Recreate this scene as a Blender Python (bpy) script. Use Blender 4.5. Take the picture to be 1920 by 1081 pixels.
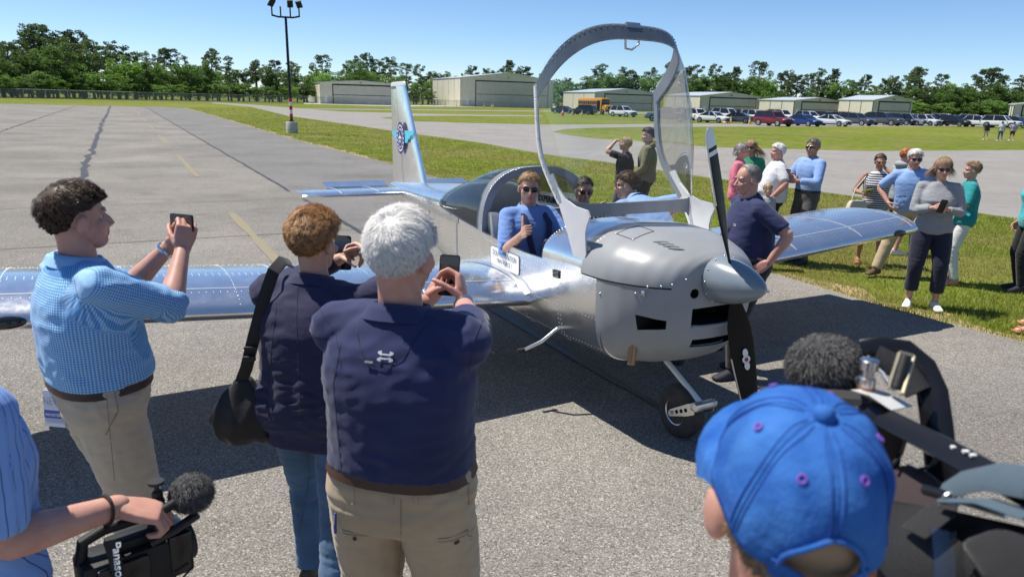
import bpy, bmesh, math, random
import numpy as np
from mathutils import Vector, Matrix
from mathutils.bvhtree import BVHTree
R = math.radians
rng = np.random.default_rng(7)
random.seed(7)
sc = bpy.context.scene
for o in list(bpy.data.objects): bpy.data.objects.remove(o)
col = sc.collection
# ---------------------------------------------------------------- camera, sky, sun, exposure
FPX, CAMH, HORY, ROLL = 1380.0, 2.13, 189.0, .027
TH = math.atan((540.5 - HORY) / FPX)
cam = bpy.data.cameras.new('camera'); camo = bpy.data.objects.new('camera', cam); col.objects.link(camo)
cam.sensor_width = 36; cam.lens = FPX / 1920 * 36; cam.clip_start = .02; cam.clip_end = 6000
camo.matrix_world = Matrix.Translation((0, 0, CAMH)) @ Matrix.Rotation(R(90) - TH, 4, 'X') @ Matrix.Rotation(ROLL, 4, 'Z')
sc.camera = camo
cam.dof.use_dof = True; cam.dof.focus_distance = 5.2; cam.dof.aperture_fstop = 5.0
SUN_AZ, SUN_EL = -.33, R(64)          # shadows fall towards (cos az, sin az)
w = bpy.data.worlds.new('World'); sc.world = w; w.use_nodes = True
nt = w.node_tree; bg = nt.nodes['Background']
sky = nt.nodes.new('ShaderNodeTexSky'); sky.sky_type = 'NISHITA'; sky.sun_disc = False
sky.sun_elevation = SUN_EL
sdir = Vector((-math.cos(SUN_AZ) * math.cos(SUN_EL), -math.sin(SUN_AZ) * math.cos(SUN_EL), math.sin(SUN_EL)))
sky.sun_rotation = math.atan2(sdir.x, sdir.y) % (2 * math.pi)
sky.air_density = .7; sky.dust_density = 0.05; sky.ozone_density = 5.0
hs_ = nt.nodes.new('ShaderNodeHueSaturation'); hs_.inputs['Saturation'].default_value = 1.06; nt.links.new(sky.outputs[0], hs_.inputs['Color']); nt.links.new(hs_.outputs[0], bg.inputs[0]); bg.inputs[1].default_value = .108
sl = bpy.data.lights.new('sun', 'SUN'); sl.energy = 5.0; sl.angle = R(.53); sl.color = (1, .945, .85)
so = bpy.data.objects.new('sun', sl); col.objects.link(so)
so.rotation_euler = sdir.to_track_quat('Z', 'Y').to_euler()
sc.view_settings.view_transform = 'Standard'; sc.view_settings.look = 'None'
sc.view_settings.exposure = 0.42; sc.view_settings.gamma = 1

# ---------------------------------------------------------------- pixel helpers (photo pixels, 1920 wide)
CR, SR = math.cos(ROLL), math.sin(ROLL)
def ray(px, py):
    u0, v0 = px - 960, py - 540.5
    u = CR * u0 + SR * v0; v = -SR * u0 + CR * v0
    return Vector((u / FPX, math.cos(TH) - v / FPX * math.sin(TH), -math.sin(TH) - v / FPX * math.cos(TH)))
def gp(px, py, z=0.0):
    d = ray(px, py); t = (z - CAMH) / d.z
    return Vector((0, 0, CAMH)) + d * t
def at(px, py, Y):
    d = ray(px, py); return Vector((0, 0, CAMH)) + d * (Y / d.y)

# ---------------------------------------------------------------- materials
MATS = {}
def mat(name, c=(.5, .5, .5), rough=.6, metal=0., c2=None, nscale=8., nmix=1., bump=0., bscale=60., bdist=.01, spec=.5, detail=4., coat=0., alpha=1., trans=0., ior=1.45, sss=0., sheen=0., coords='Object', contrast=(.35, .65)):
    if name in MATS: return MATS[name]
    m = bpy.data.materials.new(name); m.use_nodes = True; MATS[name] = m
    t = m.node_tree; b = t.nodes['Principled BSDF']
    b.inputs['Base Color'].default_value = (*c, 1); b.inputs['Roughness'].default_value = rough
    b.inputs['Metallic'].default_value = metal; b.inputs['Specular IOR Level'].default_value = spec
    b.inputs['Coat Weight'].default_value = coat; b.inputs['Alpha'].default_value = alpha
    b.inputs['Transmission Weight'].default_value = trans; b.inputs['IOR'].default_value = ior
    if sheen: b.inputs['Sheen Weight'].default_value = sheen
    if sss:
        b.inputs['Subsurface Weight'].default_value = sss; b.inputs['Subsurface Radius'].default_value = (.012, .005, .003); b.inputs['Subsurface Scale'].default_value = 1.0
    tc = t.nodes.new('ShaderNodeTexCoord')
    if c2 is not None:
        n = t.nodes.new('ShaderNodeTexNoise'); n.inputs['Scale'].default_value = nscale; n.inputs['Detail'].default_value = detail
        t.links.new(tc.outputs[coords], n.inputs['Vector'])
        r = t.nodes.new('ShaderNodeMapRange'); r.inputs['From Min'].default_value = contrast[0]; r.inputs['From Max'].default_value = contrast[1]
        r.inputs['To Max'].default_value = nmix
        t.links.new(n.outputs['Fac'], r.inputs['Value'])
        x = t.nodes.new('ShaderNodeMix'); x.data_type = 'RGBA'
        x.inputs[6].default_value = (*c, 1); x.inputs[7].default_value = (*c2, 1)
        t.links.new(r.outputs[0], x.inputs[0]); t.links.new(x.outputs[2], b.inputs['Base Color'])
    if bump:
        n2 = t.nodes.new('ShaderNodeTexNoise'); n2.inputs['Scale'].default_value = bscale; n2.inputs['Detail'].default_value = 5
        t.links.new(tc.outputs[coords], n2.inputs['Vector'])
        bp = t.nodes.new('ShaderNodeBump'); bp.inputs['Strength'].default_value = bump; bp.inputs['Distance'].default_value = bdist
        t.links.new(n2.outputs['Fac'], bp.inputs['Height']); t.links.new(bp.outputs[0], b.inputs['Normal'])
    return m
def nodes(m): return m.node_tree, m.node_tree.nodes['Principled BSDF']
def N(t, typ, **kw):
    n = t.nodes.new(typ)
    for k, v in kw.items():
        if k in n.inputs: n.inputs[k].default_value = v
        else: setattr(n, k, v)
    return n
def ramp(t, fac, stops):
    r = t.nodes.new('ShaderNodeValToRGB'); e = r.color_ramp.elements
    while len(e) < len(stops): e.new(.5)
    for i, (p, c) in enumerate(stops): e[i].position = p; e[i].color = (*c, 1) if len(c) == 3 else c
    t.links.new(fac, r.inputs[0]); return r.outputs[0]
def mixc(t, fac, a, b):
    x = t.nodes.new('ShaderNodeMix'); x.data_type = 'RGBA'
    for s, v in ((6, a), (7, b)):
        if isinstance(v, tuple): x.inputs[s].default_value = (*v, 1)
        else: t.links.new(v, x.inputs[s])
    if isinstance(fac, (int, float)): x.inputs[0].default_value = fac
    else: t.links.new(fac, x.inputs[0])
    return x.outputs[2]

# ---------------------------------------------------------------- mesh helpers
class MB:
    def __init__(s): s.v = []; s.f = []; s.m = []
    def add(s, v, f, mi=0):
        o = len(s.v); s.v += [tuple(p) for p in v]; s.f += [tuple(i + o for i in q) for q in f]; s.m += [mi] * len(f); return s
    def box(s, c, d, mi=0, M=None):
        x, y, z = d[0] / 2, d[1] / 2, d[2] / 2
        P = [Vector((sx * x, sy * y, sz * z)) for sz in (-1, 1) for sy in (-1, 1) for sx in (-1, 1)]
        if M is not None: P = [M @ p for p in P]
        P = [p + Vector(c) for p in P]
        return s.add(P, [(0, 2, 3, 1), (4, 5, 7, 6), (0, 1, 5, 4), (2, 6, 7, 3), (0, 4, 6, 2), (1, 3, 7, 5)], mi)
    def loft(s, rings, mi=0, cap=True, closed=True):
        n = len(rings[0]); V = [p for r in rings for p in r]; F = []
        for i in range(len(rings) - 1):
            for j in range(n if closed else n - 1):
                k = (j + 1) % n
                F.append((i * n + j, i * n + k, (i + 1) * n + k, (i + 1) * n + j))
        if cap and closed:
            F.append(tuple(range(n - 1, -1, -1))); F.append(tuple((len(rings) - 1) * n + j for j in range(n)))
        return s.add(V, F, mi)
    def tube(s, path, rad, n=12, mi=0, cap=True, flat=None, round_end=False):
        P = [Vector(p) for p in path]; K = len(P)
        r = [rad] * K if isinstance(rad, tuple) and len(rad) == 2 or not hasattr(rad, '__len__') else list(rad)
        if round_end:
            d0 = (P[0] - P[1]).normalized(); d1 = (P[-1] - P[-2]).normalized()
            pre = [(P[0] + d0 * r[0] * math.sin(a), r[0] * math.cos(a)) for a in (1.35, .95, .5)]
            post = [(P[-1] + d1 * r[-1] * math.sin(a), r[-1] * math.cos(a)) for a in (.5, .95, 1.35)]
            P = [a for a, _ in pre] + P + [a for a, _ in post]; r = [b for _, b in pre] + r + [b for _, b in post]; K = len(P)
        rings = []; up = None
        for i in range(K):
            t = (P[min(i + 1, K - 1)] - P[max(i - 1, 0)])
            if t.length < 1e-9: t = Vector((0, 0, 1))
            t.normalize()
            if up is None:
                up = Vector((0, 0, 1)) if abs(t.z) < .9 else Vector((0, 1, 0))
                if flat is not None: up = Vector(flat)
            sd = t.cross(up)
            if sd.length < 1e-6: sd = t.orthogonal()
            sd.normalize(); up = sd.cross(t).normalized()
            ra, rb = (r[i] if hasattr(r[i], '__len__') else (r[i], r[i]))
            rings.append([P[i] + sd * (ra * math.cos(2 * math.pi * j / n)) + up * (rb * math.sin(2 * math.pi * j / n)) for j in range(n)])
        return s.loft(rings, mi, cap)
    def ell(s, c, r, n=16, m=10, mi=0, M=None):
        rings = []
        for i in range(m + 1):
            a = math.pi * (i / m - .5) * .985
            rg = [Vector((r[0] * math.cos(a) * math.cos(2 * math.pi * j / n), r[1] * math.cos(a) * math.sin(2 * math.pi * j / n), r[2] * math.sin(a))) for j in range(n)]
            if M is not None: rg = [M @ p for p in rg]
            rings.append([p + Vector(c) for p in rg])
        return s.loft(rings, mi)
    def lathe(s, prof, c=(0, 0, 0), axis='Z', n=24, mi=0, cap=True):
        rings = []
        for r, h in prof:
            rg = []
            for j in range(n):
                a = 2 * math.pi * j / n; x, y = r * math.cos(a), r * math.sin(a)
                p = {'Z': (x, y, h), 'X': (h, x, y), 'Y': (y, h, x)}[axis]
                rg.append(Vector(p) + Vector(c))
            rings.append(rg)
        return s.loft(rings, mi, cap)
    def prism(s, poly, z0, z1, mi=0, M=None):
        n = len(poly); a = [Vector((p[0], p[1], z0)) for p in poly]; b = [Vector((p[0], p[1], z1)) for p in poly]
        if M is not None: a = [M @ p for p in a]; b = [M @ p for p in b]
        return s.loft([a, b], mi)
    def xf(s, M): s.v = [tuple(M @ Vector(p)) for p in s.v]; return s
    def mesh(s, name='mesh'):
        me = bpy.data.meshes.new(name); me.from_pydata(s.v, [], s.f); me.update()
        if any(s.m): me.polygons.foreach_set('material_index', s.m)
        return me
    def obj(s, name, mats, parent=None, smooth=True, bevel=0, fix=True, sharp=40, kind=None):
        me = s.mesh(name)
        if fix:
            bm = bmesh.new(); bm.from_mesh(me); bmesh.ops.recalc_face_normals(bm, faces=bm.faces)
            if bevel: bmesh.ops.bevel(bm, geom=[e for e in bm.edges if len(e.link_faces) == 2 and e.calc_face_angle(0) > .5], offset=bevel, segments=2, profile=.5, affect='EDGES')
            bm.to_mesh(me); bm.free()
        return mkobj(name, me, mats, parent, smooth, sharp, kind)
def mkobj(name, me, mats, parent=None, smooth=True, sharp=40, kind=None):
    for m in (mats if isinstance(mats, (list, tuple)) else [mats]): me.materials.append(m)
    if smooth:
        me.polygons.foreach_set('use_smooth', [True] * len(me.polygons))
        if sharp: me.set_sharp_from_angle(angle=R(sharp))
    o = bpy.data.objects.new(name, me); col.objects.link(o)
    if parent is not None: o.parent = parent
    if kind: o['kind'] = kind
    return o
def empty(name, loc=(0, 0, 0), rz=0, label=None, cat=None, group=None, scale=1):
    o = bpy.data.objects.new(name, None); col.objects.link(o); o.location = loc; o.rotation_euler = (0, 0, rz); o.scale = (scale,) * 3
    o.empty_display_size = .1
    return tag(o, label, cat, group)
def tag(o, label=None, cat=None, group=None, kind=None):
    if label: o['label'] = label
    if cat: o['category'] = cat
    if group: o['group'] = group
    if kind: o['kind'] = kind
    return o
def copy_tree(o, parent=None):
    c = o.copy(); col.objects.link(c); c.parent = parent
    for ch in [x for x in o.children]: copy_tree(ch, c)
    return c
def np_mesh(name, V, F, mats, parent=None, smooth=False, kind=None, mi=None):
    me = bpy.data.meshes.new(name); V = np.asarray(V, np.float32); F = np.asarray(F, np.int32)
    me.vertices.add(len(V)); me.vertices.foreach_set('co', V.ravel())
    k = F.shape[1]; me.loops.add(F.size); me.loops.foreach_set('vertex_index', F.ravel())
    me.polygons.add(len(F)); me.polygons.foreach_set('loop_start', np.arange(0, F.size, k, dtype=np.int32))
    if mi is not None: me.polygons.foreach_set('material_index', np.asarray(mi, np.int32))
    me.update(calc_edges=True)
    return mkobj(name, me, mats, parent, smooth, 0, kind)
def remesh(mb, voxel, smooth=6, name='m'):
    me = mb.mesh(name) if isinstance(mb, MB) else mb
    o = bpy.data.objects.new('tmp', me); col.objects.link(o)
    r = o.modifiers.new('r', 'REMESH'); r.mode = 'VOXEL'; r.voxel_size = voxel
    s = o.modifiers.new('s', 'SMOOTH'); s.factor = .5; s.iterations = smooth
    dg = bpy.context.evaluated_depsgraph_get(); dg.update()
    out = bpy.data.meshes.new_from_object(o.evaluated_get(dg))
    bpy.data.objects.remove(o); bpy.data.meshes.remove(me)
    return out
def vco(me):
    a = np.empty(len(me.vertices) * 3, np.float32); me.vertices.foreach_get('co', a); return a.reshape(-1, 3)
def vno(me):
    a = np.empty(len(me.vertices) * 3, np.float32); me.vertices.foreach_get('normal', a); return a.reshape(-1, 3)
def setco(me, a): me.vertices.foreach_set('co', np.asarray(a, np.float32).ravel()); me.update()
def text_mb(txt, size, thick=.0006, font_sx=1.0, bold=0.0):
    cu = bpy.data.curves.new('t', 'FONT'); cu.body = txt; cu.size = size; cu.align_x = 'CENTER'; cu.align_y = 'CENTER'; cu.offset = bold; cu.resolution_u = 3
    o = bpy.data.objects.new('t', cu); col.objects.link(o); dg = bpy.context.evaluated_depsgraph_get(); dg.update()
    me = bpy.data.meshes.new_from_object(o.evaluated_get(dg)); bpy.data.objects.remove(o)
    mb = MB(); mb.add([(v.co.x * font_sx, v.co.y, thick) for v in me.vertices], [tuple(p.vertices) for p in me.polygons]); bpy.data.meshes.remove(me)
    return mb
def frame(o, x, z):
    """matrix with local X along x, local Z along z (orthogonalised), origin o"""
    z = Vector(z).normalized(); x = Vector(x); x = (x - z * x.dot(z)).normalized(); y = z.cross(x)
    return Matrix.Translation(Vector(o)) @ Matrix((x, y, z)).transposed().to_4x4()
def wobble(P, s, seed=0):
    """cheap smooth vector-free noise in [-1,1], P (n,3)"""
    g = np.random.default_rng(seed); out = np.zeros(len(P)); Q = P * s
    for k in range(5):
        d = g.normal(size=3); d /= np.linalg.norm(d); e = g.normal(size=3)
        out += np.sin(Q @ d * (1.3 + .9 * k) + g.uniform(0, 6.3) + 1.3 * np.sin(Q @ e * .7 + g.uniform(0, 6.3))) / (1 + .5 * k)
    return out / 2.6
# ================================================================ the setting: ground, pavements, markings
def struct(o): o['kind'] = 'structure'; return o
def sheet(name, pts, z, m, sub=0):
    bm = bmesh.new(); vs = [bm.verts.new((p[0], p[1], z)) for p in pts]; bm.faces.new(vs); bmesh.ops.recalc_face_normals(bm, faces=bm.faces)
    bmesh.ops.triangulate(bm, faces=bm.faces)
    me = bpy.data.meshes.new(name); bm.to_mesh(me); bm.free()
    for p in me.polygons:
        if p.normal.z < 0: p.flip()
    return struct(mkobj(name, me, m, smooth=False))
def asphalt(name, base, spread, warm=0., big=.12):
    m = mat(name, base, .9, spec=.2); t, b = nodes(m)
    tc = N(t, 'ShaderNodeTexCoord')
    v = N(t, 'ShaderNodeTexVoronoi', Scale=140.); t.links.new(tc.outputs['Object'], v.inputs['Vector'])
    hs = N(t, 'ShaderNodeSeparateColor'); t.links.new(v.outputs['Color'], hs.inputs[0])
    n = N(t, 'ShaderNodeTexNoise', Scale=.35, Detail=6.); t.links.new(tc.outputs['Object'], n.inputs['Vector'])
    n3 = N(t, 'ShaderNodeTexNoise', Scale=4., Detail=5.); t.links.new(tc.outputs['Object'], n3.inputs['Vector'])
    lo = tuple(max(0, x * (1 - spread)) for x in base); hi = tuple(min(1, x * (1 + spread * 1.5)) for x in base)
    agg = ramp(t, hs.outputs[0], [(0, lo), (.55, base), (.86, base), (1, hi)])
    dk = tuple(x * (1 - big * 2.2) for x in (1, 1, 1)); 
    s1 = ramp(t, n.outputs['Fac'], [(.3, (1 - big * 2, 1 - big * 2, 1 - big * 1.9)), (.7, (1, 1, 1))])
    s2 = ramp(t, n3.outputs['Fac'], [(.3, (.9, .9, .9)), (.65, (1, 1, 1))])
    x = N(t, 'ShaderNodeMix', data_type='RGBA', blend_type='MULTIPLY'); x.inputs[0].default_value = 1; t.links.new(agg, x.inputs[6]); t.links.new(s1, x.inputs[7])
    x2 = N(t, 'ShaderNodeMix', data_type='RGBA', blend_type='MULTIPLY'); x2.inputs[0].default_value = 1; t.links.new(x.outputs[2], x2.inputs[6]); t.links.new(s2, x2.inputs[7])
    n5_ = N(t, 'ShaderNodeTexNoise', Scale=1.1, Detail=7.); t.links.new(tc.outputs['Object'], n5_.inputs['Vector']); s3 = ramp(t, n5_.outputs['Fac'], [(.58, (1, 1, 1)), (.72, (.8, .79, .78))])
    x3 = N(t, 'ShaderNodeMix', data_type='RGBA', blend_type='MULTIPLY'); x3.inputs[0].default_value = 1; t.links.new(x2.outputs[2], x3.inputs[6]); t.links.new(s3, x3.inputs[7]); t.links.new(x3.outputs[2], b.inputs['Base Color'])
    bp = N(t, 'ShaderNodeBump', Strength=.55, Distance=.006); t.links.new(v.outputs['Distance'], bp.inputs['Height']); t.links.new(bp.outputs[0], b.inputs['Normal'])
    return m
def grass_mat():
    m = mat('grass_ground', (.08, .12, .025), .95, spec=.08); t, b = nodes(m); tc = N(t, 'ShaderNodeTexCoord')
    def nz(s, d=5.):
        n = N(t, 'ShaderNodeTexNoise', Scale=s, Detail=d); t.links.new(tc.outputs['Object'], n.inputs['Vector']); return n.outputs['Fac']
    g = ramp(t, nz(1.6, 8.), [(.3, (.07, .115, .014)), (.5, (.145, .178, .022)), (.72, (.225, .24, .045))])
    st = ramp(t, nz(.22), [(.47, (0, 0, 0)), (.66, (1, 1, 1))])
    c = mixc(t, st, g, (.2, .18, .07))
    big = ramp(t, nz(.03, 3.), [(.35, (.8, .85, .75)), (.65, (1.05, 1.05, 1))])
    x = N(t, 'ShaderNodeMix', data_type='RGBA', blend_type='MULTIPLY'); x.inputs[0].default_value = 1; t.links.new(c, x.inputs[6]); t.links.new(big, x.inputs[7])
    t.links.new(x.outputs[2], b.inputs['Base Color'])
    bp = N(t, 'ShaderNodeBump', Strength=.8, Distance=.05); t.links.new(nz(14.), bp.inputs['Height']); t.links.new(bp.outputs[0], b.inputs['Normal'])
    return m
GR = grass_mat()
sheet('ground', [(-2500, -300), (2500, -300), (2500, 3500), (-2500, 3500)], -.012, GR)
A_LIGHT = asphalt('apron_asphalt', (.292, .273, .243), .62, big=.17)
A_DARK = asphalt('shoulder_asphalt', (.232, .225, .212), .5)
A_TAXI = asphalt('taxiway_asphalt', (.30, .285, .265), .25, big=.08)
CONC = mat('pale_concrete', (.58, .56, .5), .9, c2=(.5, .48, .44), nscale=.3)
def px2(L): return [gp(*p).xy for p in L]
edge_px = [(345, 202), (420, 223), (480, 241), (560, 264), (640, 284), (735, 308)]
e = px2(edge_px); e2 = px2([(1450, 512), (1560, 545), (1700, 588), (1800, 611), (1920, 641)])
d = (e2[-1] - e2[-2]).normalized(); far0 = gp(0, 194.5).xy; dl = (far0 - e[0]).normalized()
apron_edge = e + e2 + [e2[-1] + d * 30]
sheet('apron', apron_edge + [Vector((60, -40)), Vector((-180, -40)), e[0] + dl * 260], 0, A_LIGHT)
VP = (220, 170.5)
def onB(y, s=.582): return (VP[0] + (y - VP[1]) / s, y)
sheet('apron_shoulder', px2([onB(199), (345, 202.5)] + edge_px[1:]) + [gp(1010, 392).xy, gp(*onB(640)).xy], .004, A_DARK)
# taxiways
near_edge = [(395, 193.5), (470, 200), (540, 217), (640, 231), (735, 245), (900, 267), (1016, 288), (1150, 305), (1320, 331), (1549, 360), (1825, 397), (1920, 411)]
far_edge = [(1920, 281), (1632, 283), (1339, 276), (1257, 268), (1120, 260), (1070, 254), (1036, 247), (1060, 242), (1110, 239.5), (1200, 238), (1340, 237.5), (1632, 237), (1920, 237)]
far2 = [(1920, 231), (1340, 231.5), (1130, 233), (1016, 233.5), (860, 230), (760, 226.5), (712, 220.5), (760, 217.5), (860, 217), (1016, 218.3), (1016, 216.5), (860, 214.5), (640, 209), (545, 202), (470, 196), (400, 192)]
n1 = px2(near_edge); f1 = px2(far_edge); f2 = px2(far2)
dn = (n1[-1] - n1[-2]).normalized()
sheet('taxiway', n1 + [n1[-1] + dn * 40, Vector((60, 34))] + f1 + f2, -.008, A_TAXI)
sheet('service_road', px2([(560, 203.5), (700, 204.5), (1016, 207.5), (1240, 211.5), (1240, 213.5), (1016, 209), (700, 206), (560, 204.8)]), -.006, A_TAXI)
sheet('hangar_apron', px2([(570, 193.2), (737, 197), (812, 197.5), (1036, 200.5), (1240, 203), (1700, 214), (1700, 216), (1240, 205), (1036, 202.5), (812, 199.5), (737, 199), (570, 194.8)]), -.004, CONC)
# sandy bare soil along the pavement edge
SAND = mat('bare_sandy_soil', (.38, .27, .16), .95, c2=(.26, .22, .11), nscale=3., bump=.6, bscale=40.)
def soil_strip(name, pts, w0, w1, seed):
    g = np.random.default_rng(seed); L = []; Q = []
    for i in range(len(pts) - 1):
        a, b = pts[i], pts[i + 1]; n = max(2, int((b - a).length / .5)); nv = Vector((-(b - a).y, (b - a).x)).normalized()
        if nv.y < 0: nv = -nv
        for k in range(n):
            p = a.lerp(b, k / n); L.append(p - nv * .03); Q.append(p + nv * g.uniform(w0, w1))
    return sheet(name, L + Q[::-1], -.008, SAND)
soil_strip('bare_soil', [p for p in e], .05, .5, 1)
soil_strip('bare_soil', [p for p in e2] + [e2[-1] + d * 6], .15, .6, 2)
# tar-sealed cracks and joints, yellow paint
TAR = mat('tar_sealant', (.028, .027, .027), .55, c2=(.05, .05, .05), nscale=20.)
JOINT = mat('open_joint', (.10, .095, .09), .9)
def strip(name, p0, p1, w, wob, m, z, seed, step=.12):
    g = np.random.default_rng(seed); p0, p1 = Vector(p0), Vector(p1); L = (p1 - p0).length; n = max(3, int(L / step)); n = min(n, 700)
    nv = Vector((-(p1 - p0).y, (p1 - p0).x)).normalized(); off = 0; V = []; F = []
    for i in range(n + 1):
        p = p0.lerp(p1, i / n); off = off * .86 + g.normal() * wob * .5; ww = w * g.uniform(.7, 1.25)
        a = p + nv * (off - ww / 2); b = p + nv * (off + ww / 2); V += [(a.x, a.y, z), (b.x, b.y, z)]
    F = [(2 * i, 2 * i + 2, 2 * i + 3, 2 * i + 1) for i in range(n)]
    return struct(np_mesh(name, V, F, m))
strip('sealed_crack', gp(206.7, 198.5).xy, gp(146.7, 337).xy.lerp(gp(130, 376).xy, 1), .15, .06, TAR, .008, 3)
strip('sealed_crack', gp(*onB(199)).xy, gp(*onB(775)).xy, .07, .012, TAR, .009, 4)
strip('sealed_crack', gp(143, 198.3).xy, gp(-60, 267).xy, .09, .03, TAR, .008, 5)
axis = (gp(547, 360).xy - gp(440, 300).xy).normalized(); perp = Vector((-axis.y, axis.x))
if perp.x < 0: perp = -perp
for i, (yy, l0, l1) in enumerate([(214, -60, 12), (229, -50, 5), (243, -40, 4), (262, -40, 6), (280, -30, 5), (302, -30, 5), (337, -20, 4.5), (372, -16, 4), (430, -12, 3), (500, -9, 2)]):
    c0 = gp(*onB(yy)).xy
    strip('open_joint', c0 + perp * l0, c0 + perp * l1, .022, .008, JOINT, .0085, 20 + i, .4)
YEL = mat('worn_yellow_paint', (.24, .2, .11), .9, c2=(.23, .21, .16), nscale=9.)
for (a, b) in [((251, 203), (255, 207)), ((257, 210), (263, 217)), ((266, 221), (273, 227.5)), ((279, 234), (287, 242)), ((297, 254), (312, 269.5)), ((334, 292), (371, 332)), ((434, 400), (523, 493))]:
    strip('painted_dash', gp(*a).xy, gp(*b).xy, .13, 0, YEL, .0088, 9, .5)
# ---------------------------------------------------------------- grass blades on the near verge
def grass_blades(name, poly, n, hmin, hmax, seed, y0, y1):
    g = np.random.default_rng(seed); P = np.array([(p[0], p[1]) for p in poly]); lo, hi = P.min(0), P.max(0); pts = []
    inside = lambda q: np.logical_xor.reduce([((P[i][1] > q[:, 1]) != (P[i - 1][1] > q[:, 1])) & (q[:, 0] < (P[i - 1][0] - P[i][0]) * (q[:, 1] - P[i][1]) / (P[i - 1][1] - P[i][1] + 1e-12) + P[i][0]) for i in range(len(P))], axis=0)
    while sum(map(len, pts)) < n:
        q = g.uniform(lo, hi, (n * 2, 2)); k = g.uniform(size=len(q)) < np.clip((8. / np.maximum(q[:, 1], 5)) ** 2.4, .0015, 1)
        q = q[k]; q = q[inside(q)]; pts.append(q)
    q = np.concatenate(pts)[:n]; den = wobble(np.c_[q, q[:, :1] * 0], 1.1, 3); q = q[den + g.uniform(-.7, 1.2, len(q)) > -.3]; n = len(q)
    h = g.uniform(hmin, hmax, n) * (1 + .5 * wobble(np.c_[q, q[:, :1] * 0], .8, 5)); a = g.uniform(0, 6.28, n); ln = g.uniform(.2, 1.1, n) * h; wd = g.uniform(.0025, .006, n) * (q[:, 1] / 8)
    dx, dy = np.cos(a), np.sin(a); b0 = np.c_[q[:, 0] - dy * wd, q[:, 1] + dx * wd, np.full(n, -.012)]; b1 = np.c_[q[:, 0] + dy * wd, q[:, 1] - dx * wd, np.full(n, -.012)]
    tip = np.c_[q[:, 0] + dx * ln, q[:, 1] + dy * ln, h]
    V = np.stack([b0, b1, tip], 1).reshape(-1, 3); F = np.arange(3 * n).reshape(-1, 3)
    m = mat('grass_blades', (.1, .16, .03), .8, spec=.15); t, b = nodes(m); ge = N(t, 'ShaderNodeNewGeometry'); tc = N(t, 'ShaderNodeTexCoord')
    c = ramp(t, ge.outputs['Random Per Island'], [(0, (.14, .2, .02)), (.4, (.22, .28, .035)), (.72, (.32, .36, .07)), (.88, (.44, .39, .13)), (1, (.52, .45, .19))])
    nz = N(t, 'ShaderNodeTexNoise', Scale=.45, Detail=4.); t.links.new(tc.outputs['Object'], nz.inputs['Vector'])
    dry = ramp(t, ge.outputs['Random Per Island'], [(0, (.3, .26, .075)), (.6, (.42, .36, .13)), (1, (.28, .32, .06))])
    f = ramp(t, nz.outputs['Fac'], [(.40, (0, 0, 0)), (.57, (.9, .9, .9))])
    cc_ = mixc(t, f, c, dry); t.links.new(cc_, b.inputs['Base Color']); tr = N(t, 'ShaderNodeBsdfTranslucent'); t.links.new(cc_, tr.inputs['Color']); mx = N(t, 'ShaderNodeMixShader'); mx.inputs[0].default_value = .45; t.links.new(b.outputs[0], mx.inputs[1]); t.links.new(tr.outputs[0], mx.inputs[2]); t.links.new(mx.outputs[0], t.nodes['Material Output'].inputs['Surface'])
    return tag(np_mesh(name, V, F, m), 'short mown grass with dry straw patches beside the asphalt', 'grass', kind='stuff')
verge = [p for p in e] + [gp(1000, 392).xy, gp(1250, 455).xy] + [p for p in e2] + [e2[-1] + d * 4] + [gp(1990, 422).xy] + px2([(1920, 412), (1825, 399), (1549, 362), (1320, 333), (1150, 307), (1016, 290), (900, 269), (735, 246), (640, 232), (540, 218), (470, 202)])
grass_blades('grass', verge, 230000, .012, .042, 5, 0, 0)
# ================================================================ background: trees, fence, hangars, lamp mast, vehicles
BARK = mat('pine_bark', (.13, .09, .065), .95, c2=(.2, .16, .13), nscale=3.)
def leafmat(name, a, b, c):
    m = mat(name, a, .75); t, bs = nodes(m); ge = N(t, 'ShaderNodeNewGeometry'); oi = N(t, 'ShaderNodeObjectInfo')
    k = ramp(t, ge.outputs['Random Per Island'], [(0, a), (.55, b), (1, c)])
    hv = N(t, 'ShaderNodeHueSaturation'); t.links.new(k, hv.inputs['Color'])
    mr = N(t, 'ShaderNodeMapRange'); mr.inputs['To Min'].default_value = .8; mr.inputs['To Max'].default_value = 2.1
    t.links.new(oi.outputs['Random'], mr.inputs['Value']); t.links.new(mr.outputs[0], hv.inputs['Value'])
    t.links.new(hv.outputs[0], bs.inputs['Base Color'])
    tr = N(t, 'ShaderNodeBsdfTranslucent'); t.links.new(hv.outputs[0], tr.inputs['Color'])
    mx = N(t, 'ShaderNodeMixShader'); mx.inputs[0].default_value = .38
    t.links.new(bs.outputs[0], mx.inputs[1]); t.links.new(tr.outputs[0], mx.inputs[2]); t.links.new(mx.outputs[0], t.nodes['Material Output'].inputs['Surface'])
    return m
LEAF = {'pine': leafmat('pine_needles', (.04, .068, .02), (.068, .105, .032), (.11, .15, .05)),
        'oak': leafmat('oak_leaves', (.05, .095, .02), (.085, .15, .03), (.135, .21, .05)),
        'lime': leafmat('bright_leaves', (.07, .13, .02), (.11, .19, .03), (.17, .26, .05)),
        'thin': leafmat('thin_leaves', (.07, .095, .045), (.1, .13, .06), (.15, .18, .09))}
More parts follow.
